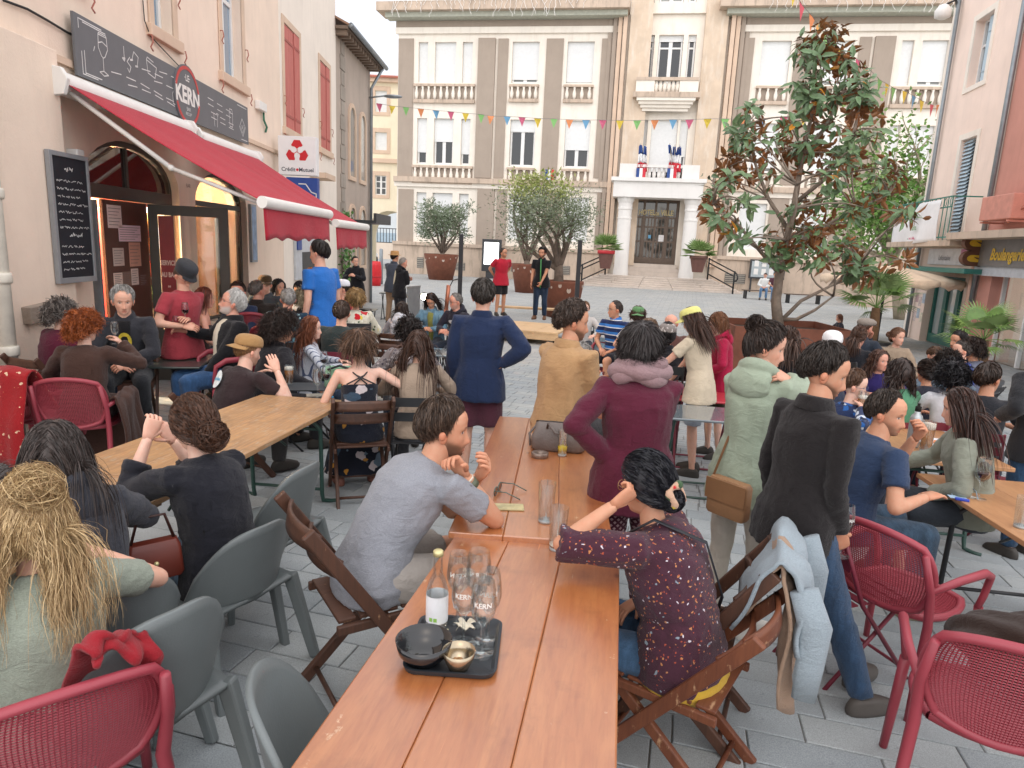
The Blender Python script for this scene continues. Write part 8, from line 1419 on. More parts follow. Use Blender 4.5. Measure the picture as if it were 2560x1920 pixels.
person('woman in burgundy blouse with tiny flowers and flowery scrunchie, elbow on table',(1405,985),2.42,'sit',56,head=50,pitch=8,lean=20,near=3,sex='f',skin='tan',hair=dict(style='bun',line='long',tie=(0,-.095,-.03),bunr=.045,thick=.02,mess=.15),hcol=('#15151a','#2c2d36'),arms=('lap',('px',1328,1090,2.32,(-.4,.2,-1),(.5,.2,.5),1.25)),topc=('blouse','#4a2a38','floral_small'),bottom=('trousers','#4a6a8c','denim'),seat=('worn','reddish worn folding chair of the woman in the flowery blouse'),build=1.12,
       glasses=('on','#a9885a'),extras=[scrunchie,yellow_hem,bag_strap('#22242a',lambda D: [D['nb']+D['rt']*-.10+D['fwd']*.10+np.array((0,0,.0)),D['nb']+D['rt']*-.09-D['fwd']*.03+np.array((0,0,.045)),D['ch']-D['fwd']*.165+np.array((0,0,.05)),D['wa']+D['rt']*.10-D['fwd']*.15,D['pv']+D['rt']*.19-D['fwd']*.06+np.array((0,0,.05))])])
person('woman in black knitted sweater with messy brown bun, hands joined at her face',(418,862),2.80,'sit',62,head=58,pitch=4,lean=14,near=3,sex='f',skin='fair',hair=dict(style='bun',line='long',tie=(0,-.10,-.02),bunr=.06,thick=.022,mess=.7),hcol=('#33231c','#6e4c3a'),arms=(('px',372,950,2.95,(.5,.2,-1),(-.3,.6,.2),.9),('px',320,945,2.85,(-.5,.3,-1),(.3,.6,.2),.8)),topc=('sweater','#23242c',None,.52),bottom=('trousers','#7f9ab5','denim'),seat=('grey','grey plastic chair of the woman in the black sweater'))
person('woman in charcoal hoodie with gold rimmed sunglasses on long dark hair',(118,918),2.25,'sit',56,head=22,pitch=2,lean=16,near=3,sex='f',skin='light',hair=dict(style='long',line='long',length=.36,thick=.018,mess=.35,N=1.4,rad=.8),hcol=('#231d1b','#5c504c'),arms=('table','table'),topc=('hoodie','#3d3f47',None),bottom=('trousers','#30343c','denim'),glasses=('head','#c9b98a'),seat=('grey','grey plastic chair of the woman in the charcoal hoodie'))
person('blonde woman in sage green top with tousled half up hair',(62,1075),1.78,'sit',40,head=25,pitch=10,lean=12,near=3,sex='f',skin='light',hair=dict(style='bun',line='long',tie=(.02,-.06,.085),bunr=.058,thick=.024,mess=.9,rad=.7,N=1.4),hcol=('#96734a','#e4c898'),arms=('table','table'),topc=('tee','#8f978a','heather'),bottom=('trousers','#3a4048','denim'),seat=('red','red perforated armchair of the blonde woman in sage'),extras=[lambda D,root,H: loose_hair(D,root,H)])
def loose_hair(D,root,H):
    v,f,sid=hair_arrays('long',8000,77,line='long',length=.34,thick=.014,rad=.0009,mess=.5,curl=.008);me=bpy.data.meshes.new('loose_hair');me.from_pydata(H(v).tolist(),[],f.tolist());a=me.attributes.new('sid','FLOAT','POINT');a.data.foreach_set('value',sid);mobj('loose_hair',me,hair_mat('#96734a','#e4c898'),root,True)
person('standing man in black fleece and jeans holding a wine glass low',(1792,748),2.88,'stand',-66,head=-110,pitch=14,lean=6,near=3,skin='tan',hair=dict(style='short',length=.045,thick=.018,mess=.35),hcol=('#1f1a18','#4c423c'),stub=.85,arms=(('px',1815,1150,2.75,(.3,-1,0),(-1,.3,0),1.1),'hang'),topc=('fleece','#242122',None),bottom=('trousers','#3d5878','denim'),shoe='#57514c',build=.9,legs=(((.17,.17,.50),(.30,.27,.085)),((.03,.24,.51),(.14,.42,.10))),extras=[held(lambda q: wineglass(q,'wine glass held low by the man in black fleece',.5,True,1.15),0,.07,-.06)])
person('smiling man in navy t-shirt resting his chin on his fist',(1922,848),3.78,'sit',-84,head=-136,pitch=6,lean=16,near=3,skin='tan',hair=dict(style='short',length=.035,thick=.014,mess=.25,line='recede'),hcol=('#2a2320','#5a4e46'),stub=.55,arms=(('px',2000,1075,3.55,(.4,-.6,-.4),(0,0,-1),.35),('px',1978,945,3.80,(-.3,.4,-1),(.2,-.6,.4),1.0)),topc=('tee','#2e3f5c',None),bottom=('trousers','#41586e','denim'),shoe='#a3967c',build=1.08,extras=[patch('chest_logo','#d5d8dc','',.07,.05,.025,.016,False)])
person('woman in mint hoodie and white trousers, hand over her mouth',(1662,700),3.42,'stand',-52,head=-108,pitch=10,lean=6,near=3,sex='f',skin='light',hair=dict(style='bun',line='long',tie=(0,-.075,.085),bunr=.045,thick=.015,mess=.6),hcol=('#201a18','#4c3c34'),arms=(('px',1700,818,3.34,(.5,.2,-1),(-.3,-.8,.2),1.1),'cross'),topc=('hoodie','#a2af9b',None),bottom=('trousers','#cfc7ba',None),shoe='#d9d4cc',build=.9)
person('woman in burgundy sweater and mauve scarf with a hand on her hip',(1388,704),3.28,'stand',4,head=-6,lean=5,near=3,sex='f',skin='light',hair=dict(style='short',line='long',length=.07,thick=.026,mess=.3),hcol=('#231e1f','#57504f'),arms=('cross','hip'),topc=('sweater','#5a1f33',None),bottom=('trousers','#5a2438','diamond'),build=1.14,extras=[lambda D,root,H: scarf(D,root,H)])
def scarf(D,root,H):
    nb,rt,fw=D['nb'],D['rt'],D['fwd'];m=MB()
    for k,(r_,z,th) in enumerate(((.115,.0,.038),(.125,.035,.04),(.105,.07,.034))): m.tube([(nb+rt*math.cos(t)*r_+fw*math.sin(t)*r_*.85+np.array((0,0,z+.012*math.sin(2*t+k)-.02*math.sin(t))))*D['s'] for t in np.linspace(0,2*math.pi,30)],[(th+.008*math.sin(4*t+k*2))*D['s'] for t in np.linspace(0,2*math.pi,30)],10,False)
    m.build('scarf',cloth('#93797c','heather'),root,True)
person('bearded man in tan jacket sitting on the edge of the table',(1240,654),4.35,'sit',-52,head=-84,pitch=6,lean=6,pelvis=.88,legs=(((.13,.43,.85),(.14,.40,.43)),((-.07,.43,.85),(-.08,.38,.43))),near=2,skin='tan',hair=dict(style='short',length=.05,thick=.022,mess=.5,curl=.006),hcol=('#2f2622','#6b5a50'),stub=.8,arms=('cross','cross'),topc=('jacket','#b8936a',None),bottom=('trousers','#3c3a3c',None))
person('girl in sage sweatshirt with long straight dark hair',(2082,842),4.05,'sit',64,head=58,pitch=10,lean=14,near=2,sex='f',skin='light',hair=dict(LG_,length=.40),hcol=('#241a17','#5a4038'),arms=('table','lap'),topc=('sweater','#8b9083',None),bottom=('shorts','#3a4048',None),seat=None)
person('boy in glasses and blue white patterned shirt drinking',(1850,800),4.75,'sit',-58,head=-112,pitch=8,near=2,sex='c',s=.9,skin='fair',hair=SH,hcol=('#4a3428','#7a5a44'),arms=(('px',1862,882,4.6),'table'),topc=('long','#27365c','geo'),glasses=('on','#2a3a6a'),extras=[held(lambda q: pint(q,'beer glass in the hands of the boy with patterned shirt',beer,.09,.02,.14,.036),0,.07,-.06)])
person('standing man in navy sweater and burgundy shorts seen from behind',(1045,607),5.5,'stand',-4,head=-2,lean=3,near=2,skin='light',hair=dict(SH,thick=.022),hcol=('#241f1d','#57504a'),arms=('hip','hang'),topc=('jacket','#22304f',None),bottom=('shorts','#5d3340',None))
def dress_straps(D,root,H):
    s_=D['s'];nb,ch,rt,fw,wa=D['nb'],D['ch'],D['rt'],D['fwd'],D['wa'];m=MB()
    for sg_ in (-1,1):
        for e in (.05,.11): m.tube([(nb+rt*sg_*.095+np.array((0,0,-.012)))*s_,(nb*.5+ch*.5-fw*.118+rt*sg_*.03)*s_,(ch-fw*.128-rt*sg_*e)*s_],.006*s_,5)
    m.build('straps',plain('strap_black','#26262a',.6),root,True)
person('woman in floral black dress with crossed back straps and shaggy brown hair',(775,716),5.15,'sit',18,head=10,pitch=6,lean=8,near=2,sex='f',skin='fair',hair=dict(style='short',line='long',length=.13,thick=.026,mess=.55),hcol=('#3f2e26','#8a6a54'),arms=(('px',872,800,5.4),'lap'),topc=('tank','#202430','floral_dark'),bottom=('skirt','#202430','floral_dark'),seat=('wood','dark wooden folding chair of the woman in the floral dress'),extras=[dress_straps],shoe='#8a5a4c')
person('woman in beige top with long straight brown hair seen from behind',(905,716),5.3,'sit',6,head=-8,lean=8,near=2,sex='f',skin='light',hair=dict(LG_,length=.46),hcol=('#2f2019','#5d4032'),arms=('table','table'),topc=('long','#ad9a88',None),bottom=('trousers','#4a4c50',None),seat=('black','black metal chair of the long haired woman in beige'))
person('person in patterned blouse with dark curly hair beside the long haired woman',(884,692),6.3,'sit',20,lean=8,near=1,sex='f',skin='tan',hair=dict(CUR,length=.07),hcol=('#1c1716','#3c3230'),topc=('blouse','#8d8586','bw'),seat=('black','black metal chair of the person in patterned blouse'))
# --- the party by the bar door
person('woman in burgundy top with greying curly hair',(130,650),6.0,'sit',-22,head=-40,lean=8,near=1,sex='f',skin='fair',hair=dict(CUR,length=.075,thick=.026),hcol=('#4a403c','#97908a'),arms=('lap','lap'),topc=('sweater','#571a30',None),bottom=('trousers','#34567e','denim'),seat=('wood','dark wooden folding chair of the woman with greying curls'))
person('woman in brown sweater with orange red bob holding a glass',(180,676),5.25,'sit',12,head=-20,lean=10,near=2,sex='f',skin='fair',hair=dict(CUR,length=.075,thick=.028,curl=.012,mess=.4),hcol=('#7a3818','#c8703a'),arms=(('px',262,742,5.5),'table'),topc=('sweater','#46312a',None),bottom=('skirt','#4a342c',None),seat=('red','red perforated armchair of the woman with orange red hair'),extras=[held(lambda q: wineglass(q,'small glass of amber drink held by the red haired woman',0.,False,.9),0,.08,-.06)])
person('man with swept back grey hair in dark jacket and yellow printed t-shirt',(264,620),6.1,'sit',-158,head=-146,pitch=8,lean=14,near=2,skin='light',hair=dict(style='short',line='recede',length=.10,thick=.02,mess=.3),hcol=('#77736f','#c9c6c2'),arms=('fold','fold'),topc=('jacket','#33343a',None,.96,'#17171a'),bottom=('trousers','#2a2c30',None),stub=.12,stubc='#a9a39e',extras=[patch('yellow_print','#cdb83a','',.0,-.03,.055,.085,False)],seat=('wood','dark wooden folding chair of the man with the yellow print'))
person('standing man in red t-shirt and dark cap pouring attention on his wine',(396,570),6.7,'stand',-112,head=-118,pitch=34,lean=4,near=2,skin='light',hair=CROP,hcol=('#6a5446','#8a7466'),hat=('cap_m','#33353a',None),glasses=('on','#a33a34'),arms=(('px',398,705,6.5),('px',404,690,6.6)),topc=('tee','#a8404a',None),bottom=('trousers','#4c4d52','denim'),build=1.1,extras=[held(lambda q: wineglass(q,'glass of red wine held by the man in the dark cap',.5,False,1.),1,.08,-.05)])
person('white haired man with beard and glasses in black cardigan leaning back',(500,626),6.5,'sit',130,head=122,pitch=-18,lean=-6,near=2,skin='red',hair=dict(style='short',length=.08,thick=.024,mess=.35,line='recede'),hcol=('#b9b6b2','#eceae6'),stub=.85,stubc='#c9c6c2',glasses=('on','#8a5a4a'),arms=(('px',400,715,6.6),('px',425,838,6.2)),topc=('jacket','#1c1c20',None,.96,'#d6cbb8'),bottom=('trousers','#3f6390','denim'),build=1.1,seat=('red','red perforated armchair of the white haired man'),extras=[held(lambda q: wineglass(q,'glass of red wine raised by the white haired man',.5,False,1.),0,.08,-.07)])
person('man in brown t-shirt with backwards tan cap, head resting on his hand',(535,732),5.45,'sit',-30,head=-42,pitch=12,lean=24,near=2,skin='fair',hair=CROP,hcol=('#7a5638','#a37c54'),hat=('cap_back','#b08a5c',None),stub=.4,stubc='#8a5a38',arms=(('px',598,800,5.35,(.5,.2,-1),(-.6,.2,.5),.5),'table'),topc=('tee','#35282a',None),bottom=('trousers','#3d3b3c',None),seat=('wood','dark wooden folding chair of the man in the tan cap'),extras=[patch('back_print','#dfe6ea','',-.07,.0,.06,.075,True,'Dickies','#3aa0c8',.036)])
person('man in black jacket with bushy dark curls and yellow sunglasses on top',(606,682),6.25,'sit',-52,head=-56,lean=14,near=2,skin='tan',hair=dict(CUR,length=.12,thick=.04,curl=.02),hcol=('#1f1917','#4a3a34'),glasses=('head','#e3c22a'),arms=(('px',690,840,6.0),'table'),topc=('jacket','#232227',None),bottom=('trousers','#2c2c30',None),seat=('black','black metal chair of the man with bushy curls'))
person('girl with long wavy auburn hair and striped white shirt',(673,685),6.6,'sit',-72,head=-84,lean=6,near=2,sex='f',s=.9,skin='fair',hair=dict(LG_,length=.40,curl=.012,thick=.02),hcol=('#5f3322','#a8684a'),arms=('table','table'),topc=('long','#cfd3dc','stripe_v'),bottom=('trousers','#3c4a60','denim'),seat=('black','black metal chair of the auburn haired girl'))
person('young man in bright blue t-shirt and black shorts walking past',(690,521),8.4,'stand',62,head=78,pitch=4,lean=3,near=2,skin='light',hair=dict(SH,length=.06),hcol=('#1f1a18','#3c3430'),arms=('hang','hang'),topc=('tee','#2d6fc0',None),bottom=('shorts','#1e1e22',None),legs=(((.10,.16,.50),(.11,-.10,.12)),((-.10,.12,.50),(-.11,.14,.085))))
person('woman with auburn hair and bare shoulders behind the open glass door',(441,622),7.6,'sit',-62,near=1,sex='f',skin='red',hair=dict(LG_,length=.22),hcol=('#4a221a','#8a4a38'),topc=('tank','#3a2c2a',None),arms=('lap','lap'),seat=('black','black metal chair behind the open glass door'))
person('smiling man in dark blue jacket with hand at his cheek by the shop window',(514,610),8.4,'sit',158,head=-170,near=1,skin='red',hair=SH,hcol=('#2c201c','#4c3a32'),arms=('chin','table'),topc=('jacket','#2b3854',None),seat=('red','red perforated armchair of the smiling man by the window'))
person('older man in camouflage cap and glasses facing the square',(572,586),9.6,'sit',-175,head=-172,near=1,skin='light',hair=CROP,hcol=('#8a8682','#b9b6b2'),hat=('cap','#5c4a34',None),glasses=('on','#5a3a30'),arms=('table','table'),topc=('jacket','#4a5258',None),seat=('black','black metal chair of the man in camouflage cap'))
person('woman with sleek black hair behind the man in camouflage cap',(602,598),10.3,'sit',-160,head=-120,near=1,sex='f',skin='light',hair=dict(LG_,length=.25),hcol=('#141316','#26242a'),topc=('long','#1d1d22',None),seat=('black','black metal chair of the sleek black haired woman'))
person('man with greying hair and dark brown jacket seen from behind',(556,607),8.6,'sit',8,head=-34,near=1,skin='red',hair=CROP,hcol=('#4a403a','#8f8780'),topc=('jacket','#332c28',None),arms=('table','table'),seat=('red','red perforated armchair of the man in dark brown jacket'))
person('grey haired man in blue tropical shirt seen from behind',(621,624),8.1,'sit',4,head=28,near=1,skin='red',hair=CROP,hcol=('#84807c','#bcb8b4'),topc=('tee','#1f3a50','hawaii'),arms=('table','table'),build=1.1,seat=('black','black metal chair of the man in tropical shirt'))
person('woman with pale blonde curls and black jacket seen from behind',(658,614),8.3,'sit',-4,head=-6,near=1,sex='f',skin='light',hair=dict(CUR,length=.07,thick=.026),hcol=('#9a8a70','#dccdae'),topc=('jacket','#26242a',None),seat=('black','black metal chair of the pale blonde woman'))
person('woman with tied black hair and white t-shirt looking down',(648,594),10.,'sit',172,head=160,pitch=28,near=1,sex='f',skin='tan',hair=dict(style='bun',line='long',thick=.014,tie=(0,-.1,.05),bunr=.03),hcol=('#17161a','#2c2a30'),topc=('tee','#dcdde2',None),arms=('table','table'),seat=('black','black metal chair of the woman in white t-shirt'))
person('person in white hooded top eating beside the cash machine',(673,572),11.2,'sit',118,head=100,pitch=12,near=1,sex='f',skin='light',hair=dict(LG_,length=.15),hcol=('#8a5a34','#b98452'),topc=('hoodie','#dedee4',None),arms=('chin','table'),s=1.0,pelvis=.62)
person('woman with blonde curls and red floral shirt',(768,613),8.8,'sit',12,head=20,near=1,sex='f',skin='light',hair=dict(CUR,length=.075,thick=.028,curl=.012),hcol=('#7a5c38','#c4a06a'),topc=('blouse','#d6d0bc','floral_red'),build=1.1,seat=('black','black metal chair of the woman in red floral shirt'))
person('person in white cap turned towards the bank',(738,594),9.8,'sit',140,head=120,near=1,skin='light',hair=CROP,hat=('cap','#e3e4ea',None),topc=('tee','#a03a44',None),seat=('black','black metal chair of the person in white cap'))
person('heavy set person in dark green sweater behind the walking man',(738,652),7.4,'sit',0,near=1,skin='light',hair=SH,hcol=('#3a2c24','#5c483c'),topc=('sweater','#303a3a',None),build=1.15,seat=('wine','wine red metal chair of the person in dark green sweater'))
# --- further into the square
person('woman in black zipped hoodie standing by the stone corner with a drink',(768,554),17.2,'stand',172,head=-140,near=1,sex='f',skin='light',hair=CROP,hcol=('#2a211e','#4c3e38'),arms=('hold','hold'),topc=('jacket','#202126',None),bottom=('trousers','#26272c',None))
person('man in straw hat and slate jacket standing with his back turned',(853,544),17.6,'stand',-18,head=-40,near=1,skin='tan',hair=CROP,hat=('straw','#b58c5c',None),arms=('cross','cross'),topc=('jacket','#4a505c',None),bottom=('trousers','#a3866c',None))
person('man with shaved head and black hoodie with pale face print on the back',(871,557),16.6,'stand',-52,head=-62,pitch=8,near=1,skin='red',hair=dict(CROP,thick=.004,length=.01),hcol=('#8a8078','#b0a8a0'),arms=('cross','cross'),topc=('hoodie','#1e1e22',None),bottom=('trousers','#3a3c44',None),extras=[patch('face_print','#d6cfb8','',-.03,-.08,.055,.17,True)])
person('girl in white hoodie with bow in her long dark hair',(868,652),9.9,'sit',-12,near=1,sex='f',s=.88,skin='light',hair=dict(LG_,length=.30),hcol=('#2a211f','#54453f'),topc=('hoodie','#dcdde3',None),bottom=('trousers','#25262a',None),seat=('wood','dark wooden folding chair of the girl in white hoodie'))
person('woman in denim jacket with long dark hair looking down',(932,634),10.6,'sit',172,head=168,pitch=34,lean=16,near=1,sex='f',skin='tan',hair=dict(LG_,length=.34),hcol=('#241c1a','#4a3a34'),arms=('fold','fold'),topc=('jacket','#6f93a8','denim',.96,'#8a8a4a'),seat=('black','black metal chair of the woman in denim jacket'))
person('balding man in dark hoodie with white lettering talking over the table',(985,634),10.4,'sit',142,head=118,pitch=12,lean=12,near=1,skin='red',hair=dict(CROP,line='recede',thick=.006),hcol=('#6a645f','#a09a94'),stub=.4,stubc='#8a8680',glasses=('on','#3a3a3c'),arms=('fold','fold'),topc=('hoodie','#2c2a36',None),extras=[patch('chest_print','#d8d8da','',.0,.02,.07,.03,False)],seat=('black','black metal chair of the man in dark printed hoodie'))
person('man in red t-shirt and black shorts listening with arms behind his back',(1088,536),18.2,'stand',-152,head=-124,near=1,skin='tan',hair=dict(CROP,line='recede',thick=.005),hcol=('#3c302a','#5a4a42'),stub=.4,glasses=('on','#4a4a4c'),arms=(('v',(.12,-.16,1.02)),('v',(-.12,-.16,1.02))),topc=('tee','#b8283c',None),bottom=('shorts','#222326',None),build=1.08,floor=STAGE_Z-g(-.3,18.))
spk=person('bearded speaker in black polo shirt holding a microphone on the stage',(1172,535),17.7,'stand',168,head=160,pitch=4,near=1,skin='tan',hair=dict(style='short',line='man',length=.14,thick=.022,mess=.3),hcol=('#1b1716','#332b28'),stub=.85,arms=('hang',('px',1166,618,17.5)),topc=('polo','#1c1d22',None),bottom=('trousers','#2b3c54','denim'),shoe='#6b4a34',floor=STAGE_Z-g(.7,17.7))
person('grey haired man in olive t-shirt seen from behind',(1258,741),5.2,'sit',-16,head=-26,near=1,skin='red',hair=CROP,hcol=('#6b6764','#a9a5a0'),topc=('tee','#6c6a5c',None),seat=('black','black metal chair of the man in olive t-shirt'))
person('girl with pulled back hair facing the tables',(1266,634),11.2,'sit',178,near=1,sex='c',s=.88,skin='fair',hair=dict(style='pony',line='long',thick=.012),hcol=('#6a4c38','#9a7454'),topc=('long','#c9c4c0',None),seat=('black','black metal chair of the girl with pulled back hair'))
person('man in glasses and blue striped polo shirt turned sideways',(1330,650),9.8,'sit',138,head=104,near=1,skin='tan',hair=dict(CROP,line='recede',thick=.005),hcol=('#3a302c','#5c504a'),glasses=('on','#3a2c28'),arms=('lap','lap'),topc=('polo','#20305c','stripe_polo'),bottom=('shorts','#2a2c34',None),seat=('red','red perforated armchair of the man in striped polo'))
person('person in green cap and white t-shirt seen from behind',(1380,662),9.2,'sit',6,head=-14,near=1,sex='f',skin='light',hair=dict(style='short',line='long',length=.08),hcol=('#3f2a22','#6a4a3c'),hat=('cap_back','#5f8a5c',None),topc=('tee','#e3e2e6',None),seat=('black','black metal chair of the person in green cap'))
person('woman with light brown hair shading her face with a hand',(1404,690),7.4,'sit',-38,head=-62,pitch=10,near=1,sex='f',skin='light',hair=dict(LG_,length=.28),hcol=('#5a4436','#9c7f66'),arms=('chin','chin'),topc=('long','#c6c3c8',None),seat=('black','black metal chair of the light brown haired woman'))
person('person with leopard print headscarf and black jacket',(1444,695),6.9,'sit',-14,near=1,sex='f',skin='tan',hair=dict(style='bun',line='long',thick=.014,bunr=.04,tie=(0,-.09,-.05)),hcol=('#1a1718','#2c282a'),hat=('scarf','#8d8682','headscarf'),topc=('jacket','#232329',None),seat=('black','black metal chair of the person in headscarf'))
person('bald man seen beyond the headscarf',(1452,678),8.8,'sit',10,near=1,skin='red',hair=None,topc=('tee','#5a3a34',None),seat=('black','black metal chair of the bald man'))
person('girl in yellow cap and cream top leaning over the red table',(1497,666),6.4,'stand',58,head=62,pitch=22,lean=14,near=2,sex='f',skin='light',hair=dict(LG_,length=.36),hcol=('#3a2a24','#6a4e42'),hat=('cap','#e3df8c',None),arms=('table',('px',1400,782,6.5)),topc=('tee','#dccdb4',None),bottom=('shorts','#a9b0bc',None),glasses=('on','#5a4a44'))
person('girl in magenta hoodie and glasses with brown bob',(1553,676),7.0,'stand',92,head=104,pitch=6,near=2,sex='f',skin='fair',hair=dict(LG_,length=.18,line='fringe'),hcol=('#5c3a28','#9a6a4a'),arms=('hold','lap'),topc=('hoodie','#a81e44',None),bottom=('shorts','#4c4a3c',None),glasses=('on','#8a5a54'))
person('girl with curly ponytail in a turquoise tie and black t-shirt',(1706,707),5.3,'sit',-8,near=1,sex='f',skin='light',hair=dict(style='pony',line='long',tie=(0,-.1,.02),length=.24,mess=.8,thick=.018),hcol=('#33241e','#5f463a'),topc=('tee','#1e1e23',None),pelvis=.66,s=.96)
person('child in white helmet behind the man in fleece',(1800,719),7.3,'sit',4,near=1,sex='c',s=.9,skin='light',hair=SH,hat=('helmet','#eceef0',None),topc=('long','#3c4458',None),pelvis=.6)
person('bearded man in grey flat cap listening with hand at his ear',(1872,690),9.3,'sit',-62,head=-72,near=1,skin='red',hair=CROP,hcol=('#3f2c22','#6a4a38'),stub=.85,stubc='#5a3a28',hat=('flat','#8f857c',None),arms=('table','chin'),topc=('jacket','#2c3440',None),seat=('black','black metal chair of the man in flat cap'))
person('woman in black top with brown braid beside the man in flat cap',(1858,706),8.2,'sit',-52,head=-48,near=1,sex='f',skin='red',hair=dict(style='pony',line='long',tie=(0,-.1,-.02),length=.26),hcol=('#3a2820','#6a4c3c'),arms=('table','chin'),topc=('long','#202127',None),seat=('black','black metal chair of the woman with brown braid'))
person('woman in beige knitted shawl and purple sleeves facing the tables',(1942,710),9.2,'sit',176,head=-160,near=1,sex='f',skin='light',hair=dict(style='bun',line='long',tie=(.06,-.08,.03),bunr=.035,thick=.016),hcol=('#6a4a3a','#9a745c'),arms=('fold','fold'),topc=('sweater','#a3907c',None),seat=('black','black metal chair of the woman in beige shawl'))
person('woman with wavy brown hair and violet top glancing up',(1904,757),7.4,'sit',168,head=-158,pitch=-4,near=1,sex='f',skin='red',hair=dict(LG_,length=.34,curl=.012),hcol=('#33231d','#6a4a3c'),topc=('long','#332a66',None),seat=('black','black metal chair of the woman in violet'))
person('woman with long dark wavy hair and green top seen from behind',(1948,779),6.0,'sit',6,near=1,sex='f',skin='light',hair=dict(LG_,length=.28,curl=.01,thick=.026),hcol=('#241b19','#4c3c36'),topc=('tee','#5f9a78',None),seat=('wine','wine red metal chair of the woman in green top'))
person('child with brown hair bent over a table by the palm',(2020,750),8.2,'sit',-160,head=-170,pitch=30,near=1,sex='c',s=.85,skin='light',hair=SH,hcol=('#4a3428','#7a5c46'),topc=('tee','#b9a08a',None),seat=('black','black metal chair of the child by the palm'))
person('man with dark curly crop bowed over the table',(2050,762),7.6,'sit',170,head=-170,pitch=36,lean=18,near=1,skin='light',hair=dict(CUR,length=.05,thick=.024,line='man'),hcol=('#1e1816','#3c302a'),topc=('tee','#5c6a78',None),seat=('black','black metal chair of the man with curly crop'))
person('person with small dark bun seen from behind',(2006,780),6.8,'sit',10,near=1,sex='f',skin='tan',hair=dict(style='bun',line='long',tie=(0,-.1,.04),bunr=.045,thick=.022,mess=.5),hcol=('#1f1917','#3f322c'),topc=('tee','#2a2c38',None),seat=('black','black metal chair of the person with small dark bun'))
person('man with dark beard looking aside by the palm pot',(2072,717),9.2,'sit',150,head=98,near=1,skin='tan',hair=SHM,hcol=('#191516','#332b2a'),stub=.85,topc=('tee','#39404c',None),seat=('black','black metal chair of the man with dark beard'))
person('man with cropped hair and bright blue t-shirt',(2080,737),8.4,'sit',40,head=84,near=1,skin='light',hair=CROP,hcol=('#2e2622','#4c423c'),topc=('tee','#3f55a8',None),seat=('black','black metal chair of the man in bright blue'))
person('person with round dark curls near the bakery palm',(2106,736),8.9,'sit',30,near=1,skin='tan',hair=dict(CUR,length=.07,thick=.03),hcol=('#1f1715','#46342c'),topc=('tee','#6a6e80',None),seat=('black','black metal chair of the person with round curls'))
person('person in white t-shirt with loose black curls seen from behind',(2066,786),5.9,'sit',-22,head=-44,near=1,sex='f',skin='tan',hair=dict(CUR,length=.10,thick=.034,curl=.02),hcol=('#141316','#2c2a30'),topc=('tee','#dedee4',None),seat=('wine','wine red metal chair of the person with black curls'))
person('young man in charcoal t-shirt with dark fringe',(2142,788),5.7,'sit',-38,head=-72,near=1,skin='tan',hair=SHM,hcol=('#241c18','#4c3a30'),topc=('tee','#2b2d33',None),arms=('table','table'),seat=('wine','wine red metal chair of the young man in charcoal'))
person('standing person in black sweater and jeans carrying a white box',(2262,726),4.9,'stand',12,near=1,skin='light',hair=SH,topc=('sweater','#26272b',None),bottom=('trousers','#34506e','denim'),arms=('hang',('px',2165,895,4.9)))
person('child with brown bob and black top beyond the corten planter',(1812,679),14.5,'stand',84,near=1,sex='c',skin='light',hair=dict(LG_,length=.12),hcol=('#5c3a2a','#8a5c44'),topc=('tee','#232530',None))
person('person in white jacket sitting on the bench by the notice board',(1654,590),35.6,'sit',160,head=150,pitch=25,near=0,skin='light',hair=CROP,topc=('jacket','#dfe0de',None),bottom=('trousers','#6f93b8','denim'),arms=('lap','lap'),pelvis=.6)
person('person in dark top and jeans sitting on the far bench',(1676,588),34.6,'sit',175,near=0,skin='tan',hair=SH,topc=('tee','#5a3a44',None),bottom=('trousers','#5f86b0','denim'),arms=('lap','lap'),pelvis=.6)
finish_people()
# seats under the sitters
for (kind,lab),base,yaw,pz,who in SEATS:
    zs=max(.88,min(1.3,(pz-.082)/.455));chair(kind,base[0]-math.sin(yaw)*.02,base[1]+math.cos(yaw)*.02,yaw,lab,zs)
for k,o in PROTO.items():
    if k not in USED:
        for c in kids(o): bpy.data.objects.remove(c)
        bpy.data.objects.remove(o)
# microphone
D=spk;sh,el,wr=D['A'][1];q=to_world(D,wr+nrm(wr-el)*.06);hd=to_world(D,D['hc']+np.array((0,.11,-.09)));mi=thing('microphone','handheld microphone raised by the speaker','microphone');d_=nrm(hd-q);m=MB();m.tube([q-d_*.1,hd-d_*.05],.014,8);m.build('handle',plain('mic_green','#3f8a4a',.4),mi,True);m=MB();m.ball(tuple(hd-d_*.03),.026);m.build('head',dark_m,mi,True)
# draped clothes
def drape(name,label,cat,pts,mat,th=.012,nu=14,nv=16,wav=.02):
    A,B,C_,D_=[np.array(p,float) for p in pts]   # top-left, top-right, bottom-right, bottom-left
    nrm_=nrm(np.cross(B-A,D_-A))
    def f(u,v): p=(A*(1-u)+B*u)*(1-v)+(D_*(1-u)+C_*u)*v;return p+nrm_*wav*(math.sin(u*9+v*2)*v+.5*math.sin(u*17)*v*.6)+np.array((0,0,-.02*math.sin(u*6)*v))
    m=MB();m.grid(f,nu,nv);o=m.build(name,mat,None,True,solid=th);return tag(o,label,cat)
def heap(name,label,cat,c,r,mat,seed,rz=0,fz=.7):
    m=MB();m.ball((0,0,0),r,48,28);rn=random.Random(seed);ks=[(rn.uniform(14,46)*np.array((rn.gauss(0,1),rn.gauss(0,1),rn.gauss(0,1)*fz)),rn.random()*6) for _ in range(7)];m.v=[tuple(np.array(v)*(1+.05*sum(math.sin(float(k@np.array(v))+f) for k,f in ks))) for v in m.v];return tag(m.build(name,mat,None,True,loc=tuple(map(float,c)),rz=rz),label,cat)
